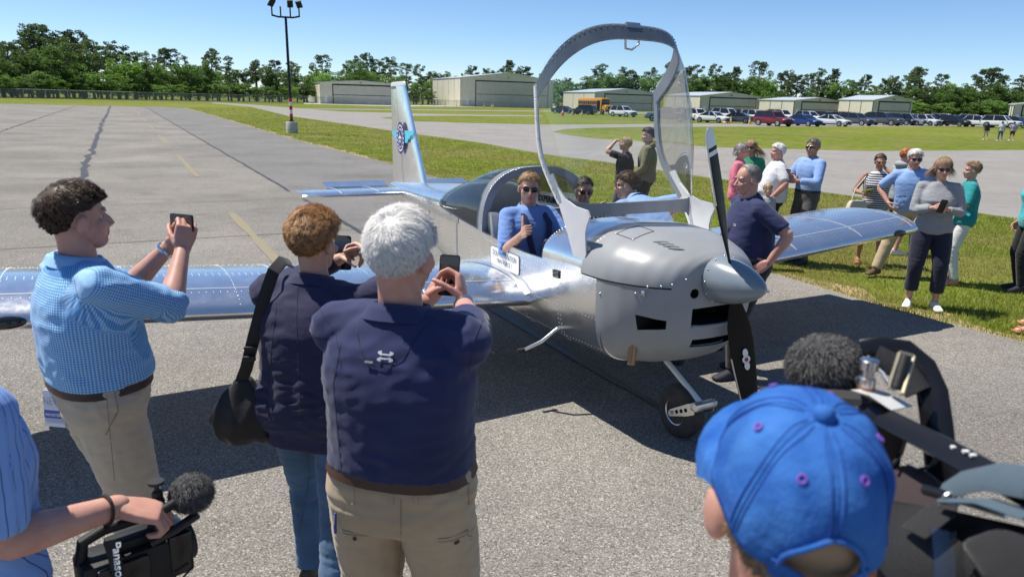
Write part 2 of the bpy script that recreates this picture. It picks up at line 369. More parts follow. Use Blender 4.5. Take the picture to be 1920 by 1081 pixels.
def cloud(clumps, per, size, g):
    """leaf faces scattered through ellipsoid clumps: (centre, radii)"""
    C = []
    for c, r in clumps:
        u = g.normal(size=(per, 3)); u /= np.linalg.norm(u, axis=1, keepdims=True); rad = g.uniform(.25, 1, (per, 1)) ** .45
        C.append(np.array(c) + u * rad * np.array(r))
    C = np.concatenate(C); n = len(C)
    a = g.normal(size=(n, 3)); a /= np.linalg.norm(a, axis=1, keepdims=True)
    b = np.cross(a, g.normal(size=(n, 3))); b /= np.linalg.norm(b, axis=1, keepdims=True)
    s = g.uniform(.5, 1.2, (n, 1)) * size
    V = np.stack([C - a * s, C - b * s * .6, C + a * s, C + b * s * .6], 1).reshape(-1, 3)
    return V, np.arange(4 * n).reshape(-1, 4)
def tree_proto(kind, seed):
    g = np.random.default_rng(seed); root = empty('tree'); tk = MB(); cl = []; H = 15.
    if kind == 'pine':
        bend = g.normal(size=2) * .4; top = (bend[0], bend[1], 13.6)
        tk.tube([(0, 0, -.2), (bend[0] * .3, bend[1] * .3, 5), (bend[0] * .7, bend[1] * .7, 10), top], [.3, .24, .16, .05], 7)
        for i in range(int(g.integers(26, 36))):
            z = g.uniform(7.2, 14.4); rr = (1 - abs((z - 10.8) / 4.8) ** 1.6) * 2.6 + .4; an = g.uniform(0, 6.28); c = (bend[0] * z / 14 + math.cos(an) * rr * g.uniform(.3, 1), bend[1] * z / 14 + math.sin(an) * rr * g.uniform(.3, 1), z)
            cl.append((c, (g.uniform(.55, 1.15), g.uniform(.55, 1.15), g.uniform(.3, .65)))); tk.tube([(bend[0] * (z - 1.2) / 14, bend[1] * (z - 1.2) / 14, z - 1.2), c], [.07, .03], 4)
        V, F = cloud(cl, 75, .23, g)
    elif kind == 'thin':
        tk.tube([(0, 0, -.2), (.1, 0, 6), (.0, .1, 14.4)], [.22, .15, .04], 6)
        for i in range(20):
            z = g.uniform(6, 14.6); an = g.uniform(0, 6.28); rr = g.uniform(.5, 2.4) * (1.2 - z / 18); c = (math.cos(an) * rr, math.sin(an) * rr, z)
            cl.append((c, (g.uniform(.5, .95), g.uniform(.5, .95), g.uniform(.3, .6)))); tk.tube([(0, 0, z - .9), c], [.06, .02], 4)
        V, F = cloud(cl, 55, .22, g)
    else:
        tk.tube([(0, 0, -.2), (.1, .1, 3.), (0, .2, 8)], [.38, .3, .1], 7)
        for i in range(60):
            u = g.normal(size=3); u /= np.linalg.norm(u); rad = g.uniform(.35, 1)
            c = (u[0] * 4.3 * rad, u[1] * 4.3 * rad, 7.6 + u[2] * 6.2 * rad)
            if c[2] < 1.2: c = (c[0], c[1], 1.2 + g.uniform(0, 1))
            cl.append((c, (g.uniform(.8, 1.5), g.uniform(.8, 1.5), g.uniform(.6, 1.1))))
            if i % 3 == 0: tk.tube([(0, .1, 3.2), (c[0] * .5, c[1] * .5, (c[2] + 3.5) / 2), c], [.14, .09, .03], 4)
        V, F = cloud(cl, 80, .27, g)
    tk.obj('trunk', BARK, root); np_mesh('crown', V, F, LEAF['pine' if kind == 'pine' else kind], root)
    return root
protos = {k: [tree_proto(k, 100 + i + j * 10) for i in range(n)] for j, (k, n) in enumerate([('pine', 4), ('oak', 3), ('lime', 2), ('thin', 2)])}
used = {}
def horizon(px): return HORY + ROLL * (px - 960)
def where(px): return next(t_ for lim, t_ in ((250, 'behind the chain-link fence'), (560, 'between the fence and the lamp mast'), (800, 'behind the long low hangar'), (1050, 'behind the tallest hangar'), (1240, 'behind the school bus'), (1430, 'behind the pale hangar'), (1590, 'behind the dark red and blue cars'), (1720, 'behind the grey cars'), (9999, 'beyond the end of the car row')) if px < lim)
def place_tree(kind, px, Y, top, label, group, wide=1.0):
    label += ' ' + where(px)
    g = random.random; P = protos[kind]; p = P[random.randrange(len(P))]
    o = p if id(p) not in used else copy_tree(p); used[id(p)] = 1
    h = CAMH + (horizon(px) - top) * Y / FPX; s = h / 14.9
    o.location = ((px - 969.5) / FPX * .972 * Y, Y, -.012); o.rotation_euler = (0, 0, g() * 6.28); o.scale = (s * wide * (.9 + g() * .25), s * wide * (.9 + g() * .25), s)
    nm = {'pine': 'pine_tree', 'oak': 'oak_tree', 'lime': 'broadleaf_tree', 'thin': 'sparse_tree'}[kind]; o.name = nm
    tag(o, label, 'tree', group)
prof = [(-80, 70), (0, 72), (40, 78), (80, 55), (130, 62), (190, 64), (225, 92), (262, 86), (300, 98), (350, 97), (400, 97), (450, 106), (480, 116), (540, 106), (600, 113), (640, 108), (700, 108), (760, 122), (800, 126), (850, 130), (900, 131), (965, 118), (1010, 128), (1050, 140), (1100, 134), (1150, 114), (1200, 113), (1250, 122), (1330, 124), (1370, 126), (1405, 118), (1440, 126), (1480, 131), (1545, 132), (1580, 140), (1625, 148), (1680, 134), (1720, 127), (1755, 132), (1800, 152), (1825, 138), (1860, 134), (1900, 142), (2000, 140)]
pxs, tops = zip(*prof)
def ptop(x): return float(np.interp(x, pxs, tops))
def tY(x): return float(np.interp(x, [-80, 0, 500, 900, 1300, 1920, 2000], [158, 160, 215, 285, 285, 250, 245]))
G1 = 'trees of the wood behind the airfield'
x = -90
while x < 2010:                                            # tall skyline trees
    k = 'thin' if (200 < x < 480 and random.random() < .45) else 'pine'
    place_tree(k, x, tY(x) + 14 + random.uniform(-4, 10), ptop(x) + random.uniform(-5, 16), 'tall pine with tufted crown on the skyline' if k == 'pine' else 'sparse thin crowned tree on the skyline', G1)
    x += random.choice([random.uniform(9, 16), random.uniform(22, 48) * (.6 if x < 330 else 1)])
x = -95
while x < 2010:                                            # rounded broadleaf trees in front
    k = random.choices(['oak', 'lime', 'pine'], [.62, .2, .18])[0]; Y = tY(x) + random.uniform(-3, 8); hz = horizon(x)
    place_tree(k, x, Y, hz - (hz - ptop(x)) * random.uniform(.55, .9), {'oak': 'dark green rounded oak', 'lime': 'bright green broadleaf tree', 'pine': 'dark pine among broadleaf trees'}[k], G1, 1.25)
    x += random.uniform(13, 21)
x = -95
while x < 2010:                                            # low shrubs along the edge
    Y = tY(x) - random.uniform(4, 8); hz = horizon(x)
    place_tree(random.choice(['oak', 'lime']), x, Y, hz - (hz - ptop(x)) * random.uniform(.2, .42), 'low leafy shrub at the foot of the trees', 'shrubs at the edge of the wood', 1.9)
    x += random.uniform(18, 30)
# ---- chain-link fence
GALV = mat('galvanised_steel', (.45, .46, .47), .5, .8)
mesh_m = mat('chain_link', (.3, .31, .31), .6, .5)
t, b = nodes(mesh_m); tr = N(t, 'ShaderNodeBsdfTransparent'); mx = N(t, 'ShaderNodeMixShader'); mx.inputs[0].default_value = .3
t.links.new(tr.outputs[0], mx.inputs[1]); t.links.new(b.outputs[0], mx.inputs[2]); t.links.new(mx.outputs[0], t.nodes['Material Output'].inputs['Surface'])
fr = empty('chain_link_fence', (0, 0, 0), 0, 'low grey chain-link fence running in front of the left part of the wood', 'fence')
fp = [Vector((-150, 146)), Vector((-80, 158)), Vector((-20, 212)), Vector((0, 235))]
post = MB(); post.tube([(0, 0, -.1), (0, 0, 1.85)], .05, 8); pm = post.mesh('post'); pm.materials.append(GALV)
for a, c in zip(fp, fp[1:]):
    n = int((c - a).length / 4)
    for i in range(n):
        p = a.lerp(c, i / n); o = bpy.data.objects.new('post', pm); col.objects.link(o); o.parent = fr; o.location = (p.x, p.y, 0)
    MB().add([(a.x, a.y, .02), (c.x, c.y, .02), (c.x, c.y, 1.8), (a.x, a.y, 1.8)], [(0, 1, 2, 3)]).obj('mesh_panel', mesh_m, fr, False)
    MB().tube([(a.x, a.y, 1.82), (c.x, c.y, 1.82)], .035, 6).obj('top_rail', GALV, fr)
# ---- hangars
CREAM = mat('cream_steel_cladding', (.68, .64, .51), .55, c2=(.63, .59, .47), nscale=.6)
GREYC = mat('door_cladding', (.56, .54, .45), .55, c2=(.51, .49, .41), nscale=.5)
ROOFM = mat('roof_steel', (.58, .62, .66), .35, .3)
DARKL = mat('dark_gap', (.025, .025, .025), .8)
WHITED = mat('white_door_paint', (.75, .75, .73), .5)
for mm, axis_s in ((CREAM, 5.), (GREYC, 4.)):
    t, b = nodes(mm); tc = N(t, 'ShaderNodeTexCoord'); wv = N(t, 'ShaderNodeTexWave', Scale=axis_s); mp = N(t, 'ShaderNodeMapping'); mp.inputs['Scale'].default_value = (1, 1, 0)
    t.links.new(tc.outputs['Object'], mp.inputs[0]); t.links.new(mp.outputs[0], wv.inputs['Vector']); bp = N(t, 'ShaderNodeBump', Strength=.6, Distance=.04); t.links.new(wv.outputs['Fac'], bp.inputs['Height']); t.links.new(bp.outputs[0], b.inputs['Normal'])
def hangar(label, pc, pf, ps, Y, a, eave_px, peak_px, npan, base_px, split=.5, sill=.1):
    X = (pc - 969.5) / FPX * .972 * Y; a = R(a); k2 = (pf - 969.5) / FPX * .972; k3 = (ps - 969.5) / FPX * .972
    W = (k2 * Y - X) / (math.cos(a) - k2 * math.sin(a)); L = (X - k3 * Y) / (math.sin(a) + k3 * math.cos(a))
    Hh = (base_px - eave_px) * Y / FPX; Pk = Hh + (eave_px - peak_px) * Y / FPX * .95
    r = empty('hangar', (X, Y, -.012), a, label, 'hangar', 'hangars across the airfield')
    # local: x along the front, y back; front face at y=0
    w = MB(); w.loft([[(0, y, 0), (W, y, 0), (W, y, Hh), (W / 2, y, Pk), (0, y, Hh)] for y in (.06, L)]); w.obj('wall', CREAM, r, False)
    for sgn in (0, 1):
        x0, x1 = (-.25, W / 2) if not sgn else (W + .25, W / 2)
        sl = (Pk - Hh) / (W / 2); zo = Hh - .25 * sl
        q = [(x0, zo + .03), (x1, Pk + .03), (x1, Pk + .2), (x0, zo + .2)]
        MB().loft([[(px, y, pz) for px, pz in q] for y in (-.35, L + .35)]).obj('roof_panel', ROOFM, r, False)
    for i in range(npan):                                   # big cladding bays on the long side
        y0, y1 = L * i / npan + .12, L * (i + 1) / npan - .12
        MB().box((-.05, (y0 + y1) / 2, Hh * .49), (.1, y1 - y0, Hh * .96)).obj('cladding_panel', CREAM, r, False)
        MB().box((-.02, y0 - .12, Hh * .49), (.06, .2, Hh * .97)).obj('joint_trim', DARKL, r, False)
    for cx in (.12, W - .12): MB().box((cx, -.02, Hh / 2), (.3, .2, Hh)).obj('corner_trim', CREAM, r, False)
    dx0, dx1, dh = W * .16, W * .94, Hh * .9
    for z0, z1 in ((.05, dh * split - .08), (dh * split + .08, dh)):
        MB().box(((dx0 + dx1) / 2, -.05, (z0 + z1) / 2), (dx1 - dx0, .16, z1 - z0)).obj('door_leaf', GREYC, r, False)
    MB().box(((dx0 + dx1) / 2, .02, dh / 2 + .1), (dx1 - dx0 + .5, .07, dh + .5)).obj('door_opening', DARKL, r, False)
    MB().box((W * .07, -.02, 1.1), (1.0, .12, 2.15)).obj('side_door', WHITED, r, False)
    MB().tube([(W / 2, -.1, Hh + (Pk - Hh) * .35), (W / 2, -.5, Hh + (Pk - Hh) * .3)], .14, 8).obj('lamp', DARKL, r)
hangar('long low cream hangar beside the lamp mast, behind the aircraft tail', 602, 750, 578, 205, 18, 157, 152, 3, 194)
hangar('tallest cream hangar, its wide folding door facing the taxiway', 864, 1036, 812, 240, 22, 149, 137, 5, 199)
hangar('cream hangar standing behind the yellow school bus', 1115, 1227, 1056, 235, 20, 171, 163, 3, 202)
hangar('pale hangar behind the white cars, between the bus hangar and a cream one', 1312, 1421, 1243, 215, 22, 175, 167, 3, 206)
hangar('cream hangar with black framed door behind the dark red car', 1487, 1577, 1422, 205, 22, 180, 174, 3, 208)
hangar('cream hangar with tall pale end wall behind the grey cars', 1634, 1706, 1570, 195, 18, 177, 168, 3, 210, .5)
hangar('cream hangar nearest the far end of the car row', 1897, 2000, 1889, 170, 8, 182, 176, 2, 216)
# ---- lamp mast
r = empty('lamp_mast', gp(548, 249), 0, 'tall black floodlight mast on a round concrete footing in the grass', 'lamp mast')
BLK = mat('black_metal', (.015, .015, .017), .4, .3); RED = mat('red_band', (.5, .02, .02), .5); WHT = mat('white_paint', (.75, .75, .73), .5)
FOOT = mat('concrete_footing', (.5, .47, .42), .9, c2=(.4, .37, .32), nscale=6.)
MB().lathe([(.33, -.1), (.33, .58), (.3, .62), (.05, .62)], n=24).obj('footing', FOOT, r)
MB().lathe([(.16, .62), (.16, .67), (.085, .68), (.07, 6.3), (.05, 6.35)], n=14).obj('pole', BLK, r)
for i in range(5): MB().lathe([(.088, .85 + i * .22), (.088, 1.07 + i * .22)], n=14, cap=False).obj('band', RED if i % 2 == 0 else WHT, r)
MB().tube([(-.75, 0, 6.38), (-.4, 0, 6.3), (.4, 0, 6.3), (.75, 0, 6.38)], .05, 8).obj('crossbar', BLK, r)
for i, xx in enumerate((-.72, -.26, .26, .74)):
    MB().tube([(xx, 0, 6.33), (xx, .0, 6.85)], .04, 8).obj('bracket', BLK, r)
    if i == 1: continue
    h = MB().box((0, 0, 0), (.32, .48, .1), M=Matrix.Rotation(R(-38), 4, 'X') @ Matrix.Rotation(R(18 - i * 12), 4, 'Z')); h.xf(Matrix.Translation((xx, -.12, 7.0))); hd = h.obj('floodlight', BLK, r, False, bevel=.02)
    g = MB().box((0, 0, -.055), (.26, .4, .01), M=Matrix.Rotation(R(-38), 4, 'X') @ Matrix.Rotation(R(18 - i * 12), 4, 'Z')); g.xf(Matrix.Translation((xx, -.12, 7.0))); g.obj('lens', mat('lamp_lens', (.5, .5, .47), .3), hd, False)
r.rotation_euler = (0, R(-.6), .4)
# ---- cars
GLASS = mat('tinted_glass', (.012, .015, .018), .06, spec=.8); TYRE = mat('tyre_rubber', (.018, .018, .018), .85); RIM = mat('alloy_rim', (.55, .55, .56), .3, .9)
LAMP = mat('headlamp', (.75, .77, .8), .12, spec=.8); TAIL = mat('tail_lamp', (.35, .01, .01), .2); TRIM = mat('black_trim', (.02, .02, .021), .6)
def paint(n, c, metal=.0): return mat('car_paint_' + n, c, .28, metal, coat=.6)
PAINT = {'white': paint('white', (.72, .73, .73)), 'red': paint('red', (.22, .01, .02), .2), 'blue': paint('blue', (.012, .04, .22), .2), 'grey': paint('grey', (.10, .11, .12), .4), 'silver': paint('silver', (.45, .46, .47), .6), 'black': paint('black', (.012, .012, .013)), 'steel': paint('steel', (.12, .155, .19), .4), 'navy': paint('navy', (.012, .018, .03))}
KINDS = {  # L, W, H, belt height profile, roof profile (x/L, z), wheel r, clearance
 'suv': (4.95, 1.95, 1.75, [(-.5, .62), (-.49, .98), (-.44, 1.08), (.15, 1.05), (.24, 1.06), (.42, .98), (.485, .84), (.5, .6)], [(-.47, 1.06), (-.44, 1.62), (-.36, 1.76), (.02, 1.76), (.09, 1.68), (.22, 1.05)], .37, .27),
 'bigsuv': (5.5, 2.05, 1.92, [(-.5, .65), (-.492, 1.05), (-.46, 1.15), (.15, 1.13), (.24, 1.15), (.44, 1.1), (.49, .95), (.5, .62)], [(-.48, 1.12), (-.45, 1.76), (-.38, 1.9), (.02, 1.9), (.09, 1.82), (.21, 1.13)], .41, .3),
 'sedan': (4.85, 1.84, 1.46, [(-.5, .55), (-.49, .9), (-.42, .99), (.12, .92), (.24, .93), (.42, .8), (.485, .68), (.5, .5)], [(-.36, .97), (-.22, 1.36), (-.12, 1.45), (.04, 1.43), (.1, 1.36), (.26, .92)], .33, .2),
 'pickup': (5.8, 2.03, 1.9, [(-.5, .65), (-.495, 1.1), (-.48, 1.15), (.14, 1.13), (.24, 1.16), (.44, 1.1), (.49, .95), (.5, .62)], [(-.13, 1.12), (-.12, 1.72), (-.07, 1.87), (.08, 1.87), (.12, 1.8), (.215, 1.13)], .41, .34)}
cache = {}
def make_car(kind, colr):
    if (kind, colr) in cache: return copy_tree(cache[(kind, colr)])
    L, W, H, belt, roof, wr, cl = KINDS[kind]; root = empty('parked_car'); cache[(kind, colr)] = root; P = PAINT[colr]
    b = MB(); rings = []
    for xn, zt in belt:
        e = abs(xn) / .5; hw = W / 2 * (1 - .16 * max(0, (e - .8) / .2) ** 2); lo = cl + (.12 if e > .97 else 0); x = xn * L
        rings.append([(x, -hw * .93, lo), (x, hw * .93, lo), (x, hw, lo + .18), (x, hw, zt - .22), (x, hw * .95, zt - .06), (x, hw * .84, zt), (x, -hw * .84, zt), (x, -hw * .95, zt - .06), (x, -hw, zt - .22), (x, -hw, lo + .18)])
    b.loft(rings); body = b.obj('body', P, root, sharp=35)
    g = MB(); g.loft([[(x * L, s * W / 2 * (.93 - .2 * max(0, (z - 1.0) / .8)), z - .03) for x, z in roof] for s in (-1, 1)]); g.obj('window_glass', GLASS, root, False)
    rt = [p for p in roof if p[1] > roof[2][1] - .16]; q = MB()
    q.loft([[(x * L, s * W / 2 * k, z + dz) for x, z in rt for k, dz in ((.75, 0),)] + [(x * L, s * W / 2 * .7, z - .05) for x, z in rt[::-1]] for s in (-1, 1)]); q.obj('roof', P, root, sharp=30)
    for s in (-1, 1):
        for (x0, z0), (x1, z1) in ((roof[0], roof[2]), (roof[-1], roof[-2])) + ((((roof[2][0] + roof[-2][0]) / 2, roof[0][1]), ((roof[2][0] + roof[-2][0]) / 2 - .01, roof[2][1])),):
            y0 = s * W / 2 * (.935 - .2 * max(0, (z0 - 1) / .8)); y1 = s * W / 2 * (.935 - .2 * max(0, (z1 - 1) / .8))
            MB().tube([(x0 * L, y0, z0 - .04), (x1 * L, y1, z1 - .03)], .045, 6).obj('pillar', P, root)
        MB().ell((.19 * L, s * W * .53, roof[0][1] + .1), (.07, .11, .08), 8, 6).obj('mirror', P, root)
        MB().box((.47 * L, s * W * .36, belt[-2][1] - .04), (.2, W * .2, .13)).obj('headlight', LAMP, root, bevel=.03)
        MB().box((-.485 * L, s * W * .4, .95 if kind != 'sedan' else .82), (.12, W * .14, .22)).obj('tail_light', TAIL, root, bevel=.02)
        for xx in (-.3, .315):
            c = (xx * L, s * (W / 2 - .12), wr)
            MB().lathe([(wr * 1.13, -.02 * s), (wr * 1.13, .125 * s)], (c[0], s * (W / 2 - .12), wr + .02), 'Y', 22).obj('wheel_arch', TRIM, root)
            wh = MB().lathe([(wr * .6, -.12), (wr * .95, -.12), (wr, -.08), (wr, .08), (wr * .95, .13), (wr * .62, .14)], c, 'Y', 22).obj('wheel', TYRE, root)
            rm = MB().lathe([(wr * .64, .1 * s), (wr * .64, .135 * s), (wr * .5, .145 * s), (wr * .1, .12 * s)], c, 'Y', 18)
            rm.obj('rim', RIM, wh)
        MB().box((0, s * (W / 2 - .02), cl + .06), (L * .44, .06, .14)).obj('sill', TRIM, root, False)
    MB().box((.492 * L, 0, belt[-2][1] - .14), (.1, W * .5, .22)).obj('grille', TRIM, root, bevel=.02)
    MB().box((.5 * L, 0, cl + .16), (.1, W * .8, .16)).obj('bumper', TRIM, root, bevel=.03)
    MB().box((-.5 * L, 0, cl + .2), (.1, W * .8, .2)).obj('bumper', TRIM, root, bevel=.03)
    if kind == 'pickup':
        MB().box((-.315 * L, 0, 1.13), (L * .33, W * .8, .06)).obj('bed', TRIM, root, False)
    if kind in ('suv', 'bigsuv'):
        for s in (-1, 1): MB().tube([(roof[2][0] * L, s * W * .33, roof[2][1] + .05), (roof[3][0] * L, s * W * .33, roof[3][1] + .05)], .022, 6).obj('roof_rail', TRIM, root)
    return root
def park(kind, colr, px, py, head, label, Y=None):
    o = make_car(kind, colr); p = gp(px, py) if Y is None else at(px, py, Y)
    o.location = (p.x, p.y, -.004); a = R(head); o.rotation_euler = (0, 0, math.atan2(math.cos(a), math.sin(a)))
    tag(o, label, 'car', 'cars parked along the far taxiway')
park('pickup', 'steel', 1251, 228, -75, 'blue-grey pickup truck parked alone beside the yellow bus and white cars')
park('suv', 'white', 1306, 226, 150, 'white estate car seen through the canopy beside the blue-grey pickup')
park('sedan', 'white', 1336, 230, 140, 'white saloon with its nose showing beside the dark saloon')
park('sedan', 'grey', 1379, 231, -62, 'dark grey saloon parked tail out beside yellow cones')
park('suv', 'red', 1449, 236, 152, 'dark red sport utility car at the front of the row')
park('sedan', 'blue', 1505, 236, 150, 'bright blue saloon between the red car and a white saloon')
park('sedan', 'white', 1558, 236, 140, 'white saloon parked between the blue saloon and dark grey cars')
park('suv', 'grey', 1603, 235, 146, 'dark grey sport utility car next to the white saloon')
park('bigsuv', 'grey', 1655, 235, 143, 'large grey sport utility car behind a yellow cone')
park('suv', 'silver', 1703, 235, 140, 'silver sport utility car beside the large grey one')
park('suv', 'black', 1741, 235, 140, 'black car between the silver car and a big white one')
park('bigsuv', 'white', 1772, 234, 138, 'large white sport utility car with dark grille beside a yellow cone')
park('bigsuv', 'white', 1824, 234, 138, 'long white sport utility car next to a pale pickup')
park('pickup', 'silver', 1866, 233, 138, 'pale pickup truck with dark front behind the walking people')
park('suv', 'white', 1903, 233, 138, 'white car at the far end of the front row')
for i, (k, c, px, Y) in enumerate([('bigsuv', 'white', 1364, 118), ('suv', 'silver', 1392, 122), ('suv', 'white', 1416, 117), ('bigsuv', 'white', 1466, 120), ('suv', 'white', 1518, 121), ('suv', 'navy', 1551, 122), ('suv', 'red', 1586, 123), ('suv', 'white', 1592, 128), ('suv', 'navy', 1690, 120), ('suv', 'white', 1735, 121), ('bigsuv', 'white', 1880, 118), ('suv', 'navy', 1908, 122), ('suv', 'white', 1290, 118), ('suv', 'white', 1840, 122), ('suv', 'black', 1790, 122), ('suv', 'grey', 1650, 121)]):
    nb = min(((1251, 'the blue-grey pickup'), (1306, 'the white estate car'), (1379, 'the dark grey saloon'), (1430, 'the dark red car'), (1466, 'the bonnet of the dark red car'), (1505, 'the bright blue saloon'), (1558, 'the white saloon'), (1603, 'the dark grey car'), (1655, 'the large grey car'), (1703, 'the silver car'), (1741, 'the black car'), (1790, 'the large white car'), (1824, 'the long white car'), (1866, 'the pale pickup'), (1903, 'the end car of the row')), key=lambda t_: abs(t_[0] - px))[1]
    park(k, c, px, 214, 145 + random.uniform(-6, 6), {'navy': 'dark blue', 'red': 'dark red'}.get(c, c) + ' car in the second row, half hidden behind ' + nb, Y)
park('sedan', 'navy', 1057, 215, 120, 'dark blue saloon beside a red cone on the far taxiway', 148)
park('suv', 'navy', 1093, 215, -60, 'dark blue sport utility car beside the yellow bus', 140)
park('suv', 'white', 1168, 218, 140, 'white off-road car beside the yellow bus', 128)
# ---- school bus
YB = mat('bus_yellow', (.62, .29, .02), .4, coat=.4); r = empty('school_bus', (*at(1118, 214, 146).xy, -.004), 0, 'yellow school bus parked before the hangars', 'bus')
a = R(143); r.rotation_euler = (0, 0, math.atan2(math.cos(a), math.sin(a)))
sec = lambda x, w, z0, z1: [(x, -w, z0), (x, w, z0), (x, w, z1 - .45), (x, w * .9, z1 - .12), (x, w * .6, z1), (x, -w * .6, z1), (x, -w * .9, z1 - .12), (x, -w, z1 - .45)]
MB().loft([sec(-4.2, 1.12, .6, 2.95), sec(-4.1, 1.2, .5, 3.05), sec(2.3, 1.2, .5, 3.1), sec(2.45, 1.15, .6, 3.0)]).obj('body', YB, r, sharp=30)
MB().loft([sec(2.4, 1.05, .55, 1.9), sec(3.5, 1.0, .55, 1.75), sec(3.65, .9, .6, 1.55)]).obj('hood', YB, r, sharp=30)
MB().box((2.44, 0, 2.3), (.12, 2.0, .85)).obj('windscreen', GLASS, r, bevel=.05)
MB().box((2.5, 0, 2.86), (.1, 1.3, .2)).obj('sign_panel', mat('bus_sign', (.5, .24, .02), .5), r)
for s in (-1, 1):
    for i in range(11): MB().box((-3.75 + i * .53, s * 1.195, 2.2), (.42, .05, .62)).obj('window', GLASS, r, bevel=.02)
    for z in (1.0, 1.35, 1.7): MB().box((-.95, s * 1.2, z), (6.2, .06, .06)).obj('rub_rail', BLK, r, False)
    MB().ell((3.6, s * .72, 1.25), (.08, .16, .16), 10, 6).obj('headlight', LAMP, r)
    MB().tube([(2.6, s * 1.1, 2.3), (3.0, s * 1.4, 2.3), (3.0, s * 1.4, 1.9)], .04, 6).obj('mirror', BLK, r)
    for xx in (-2.4, 2.75):
        wh = MB().lathe([(.3, -.14), (.5, -.12), (.5, .12), (.3, .14)], (xx, s * 1.06, .5), 'Y', 22).obj('wheel', TYRE, r); MB().lathe([(.28, .12 * s), (.26, .15 * s), (.1, .12 * s)], (xx, s * 1.06, .5), 'Y', 16).obj('rim', RIM, wh)
MB().box((1.75, -1.2, 1.6), (.8, .06, 2.0)).obj('door', GLASS, r); MB().box((3.68, 0, .75), (.12, 2.0, .25)).obj('bumper', BLK, r)
MB().box((3.64, 0, 1.25), (.1, .9, .5)).obj('grille', BLK, r)
# ---- cones
def cone(px, py, h, c, label, lying=False):
    p = gp(px, py); m = mat('cone_' + c, {'yellow': (.75, .42, .02), 'red': (.65, .04, .03)}[c], .6); o = empty('traffic_cone', (p.x, p.y, 0), 0, label, 'cone', 'cones along the far taxiway')
    MB().lathe([(.16 * h, .03), (.05 * h, h), (.03 * h, h)], n=16).obj('cone_body', m, o); MB().box((0, 0, .02), (.42 * h, .42 * h, .04)).obj('base', m, o)
    MB().lathe([(.125 * h, .38 * h), (.095 * h, .58 * h)], n=16, cap=False).obj('band', WHT, o).scale = (1.04, 1.04, 1)
    if lying: o.rotation_euler = (R(90), 0, .6); o.location.z = .17 * h
CL = 'yellow cone standing at the edge of the far taxiway'
for px, py in [(1370, 231.5), (1405, 233), (1633, 234), (1778, 234), (1893, 233)]: cone(px, py, .95, 'yellow', CL)
cone(1354, 231.5, .8, 'yellow', 'yellow cone lying on its side near the dark grey saloon', True)
cone(1055, 217, 1.3, 'red', 'tall red cone beside the dark blue saloon')
for px, py in [(1073, 217), (1091, 217.5), (1171, 219)]: cone(px, py, .95, 'yellow', 'small yellow cone in the grass before the bus and dark cars')
for px, py in [(908, 202.5), (922, 202.5), (925, 203)]: cone(px, py, 1.3, 'yellow', 'small cone on the pavement before the tallest hangar')
# ================================================================ the aircraft (local: x aft of the spinner tip, y to its right, z up)
PNX, PNY, PPSI, PPT = 1.436, 4.0, -1.056, -.022
plane = empty('light_aircraft', (PNX, PNY, .0572), 0, 'small polished metal low-wing aircraft with grey nose, two-blade propeller and raised canopy', 'aircraft')
plane.rotation_euler = (0, .022, math.atan2(-math.sin(PPSI), -math.cos(PPSI)))
pc, ps = math.cos(PPSI), math.sin(PPSI)
def toloc(W):
    dx, dy = W[0] - PNX, W[1] - PNY; x = -(pc * dx + ps * dy); y = ps * dx - pc * dy
    return Vector((x, y, W[2] + PPT * (2.6 - x)))
def toworld(P):
    return Vector((PNX - pc * P[0] + ps * P[1], PNY - ps * P[0] - pc * P[1], P[2] - PPT * (2.6 - P[0])))
def onY(px, py, y):
    d = ray(px, py); n = Vector((ps, -pc, 0)); o = Vector((-PNX, -PNY, 0))
    t = (y - n.dot(o)) / n.dot(d); return toloc(Vector((0, 0, CAMH)) + d * t)
ALU = mat('polished_aluminium', (.9, .9, .89), .13, .94, c2=(.84, .84, .83), nscale=3., bump=.045, bscale=5., bdist=.05)
t, b = nodes(ALU)
tc = N(t, 'ShaderNodeTexCoord'); n1_ = N(t, 'ShaderNodeTexNoise', Scale=7., Detail=9., Roughness=.7); t.links.new(tc.outputs['Object'], n1_.inputs['Vector'])
t.links.new(ramp(t, n1_.outputs['Fac'], [(.38, (.16, .16, .16)), (.62, (.24, .24, .24)), (.8, (.34, .34, .34))]), b.inputs['Roughness'])
ALU2 = mat('dull_aluminium', (.72, .73, .74), .32, 1., c2=(.62, .63, .64), nscale=12., bump=.03, bscale=20.)
SEAM = mat('panel_seam', (.9, .91, .92), .3, .8)
PRIM = mat('grey_primer', (.29, .30, .31), .36, c2=(.26, .27, .28), nscale=4., spec=.45, bump=.02, bscale=30.)
FRAMEG = mat('canopy_frame_paint', (.22, .235, .26), .4, c2=(.19, .2, .225), nscale=9.)
PLATE = mat('bare_frame_plate', (.6, .6, .62), .45, c2=(.54, .54, .56), nscale=7.)
SPIN = mat('spinner_paint', (.20, .235, .265), .25, coat=.4)
CARB = mat('propeller_black', (.010, .010, .011), .4, spec=.2)
DARK = mat('dark_interior', (.006, .006, .007), .9)
GREYSEAT = mat('seat_fabric', (.32, .33, .34), .9, bump=.3, bscale=200.)
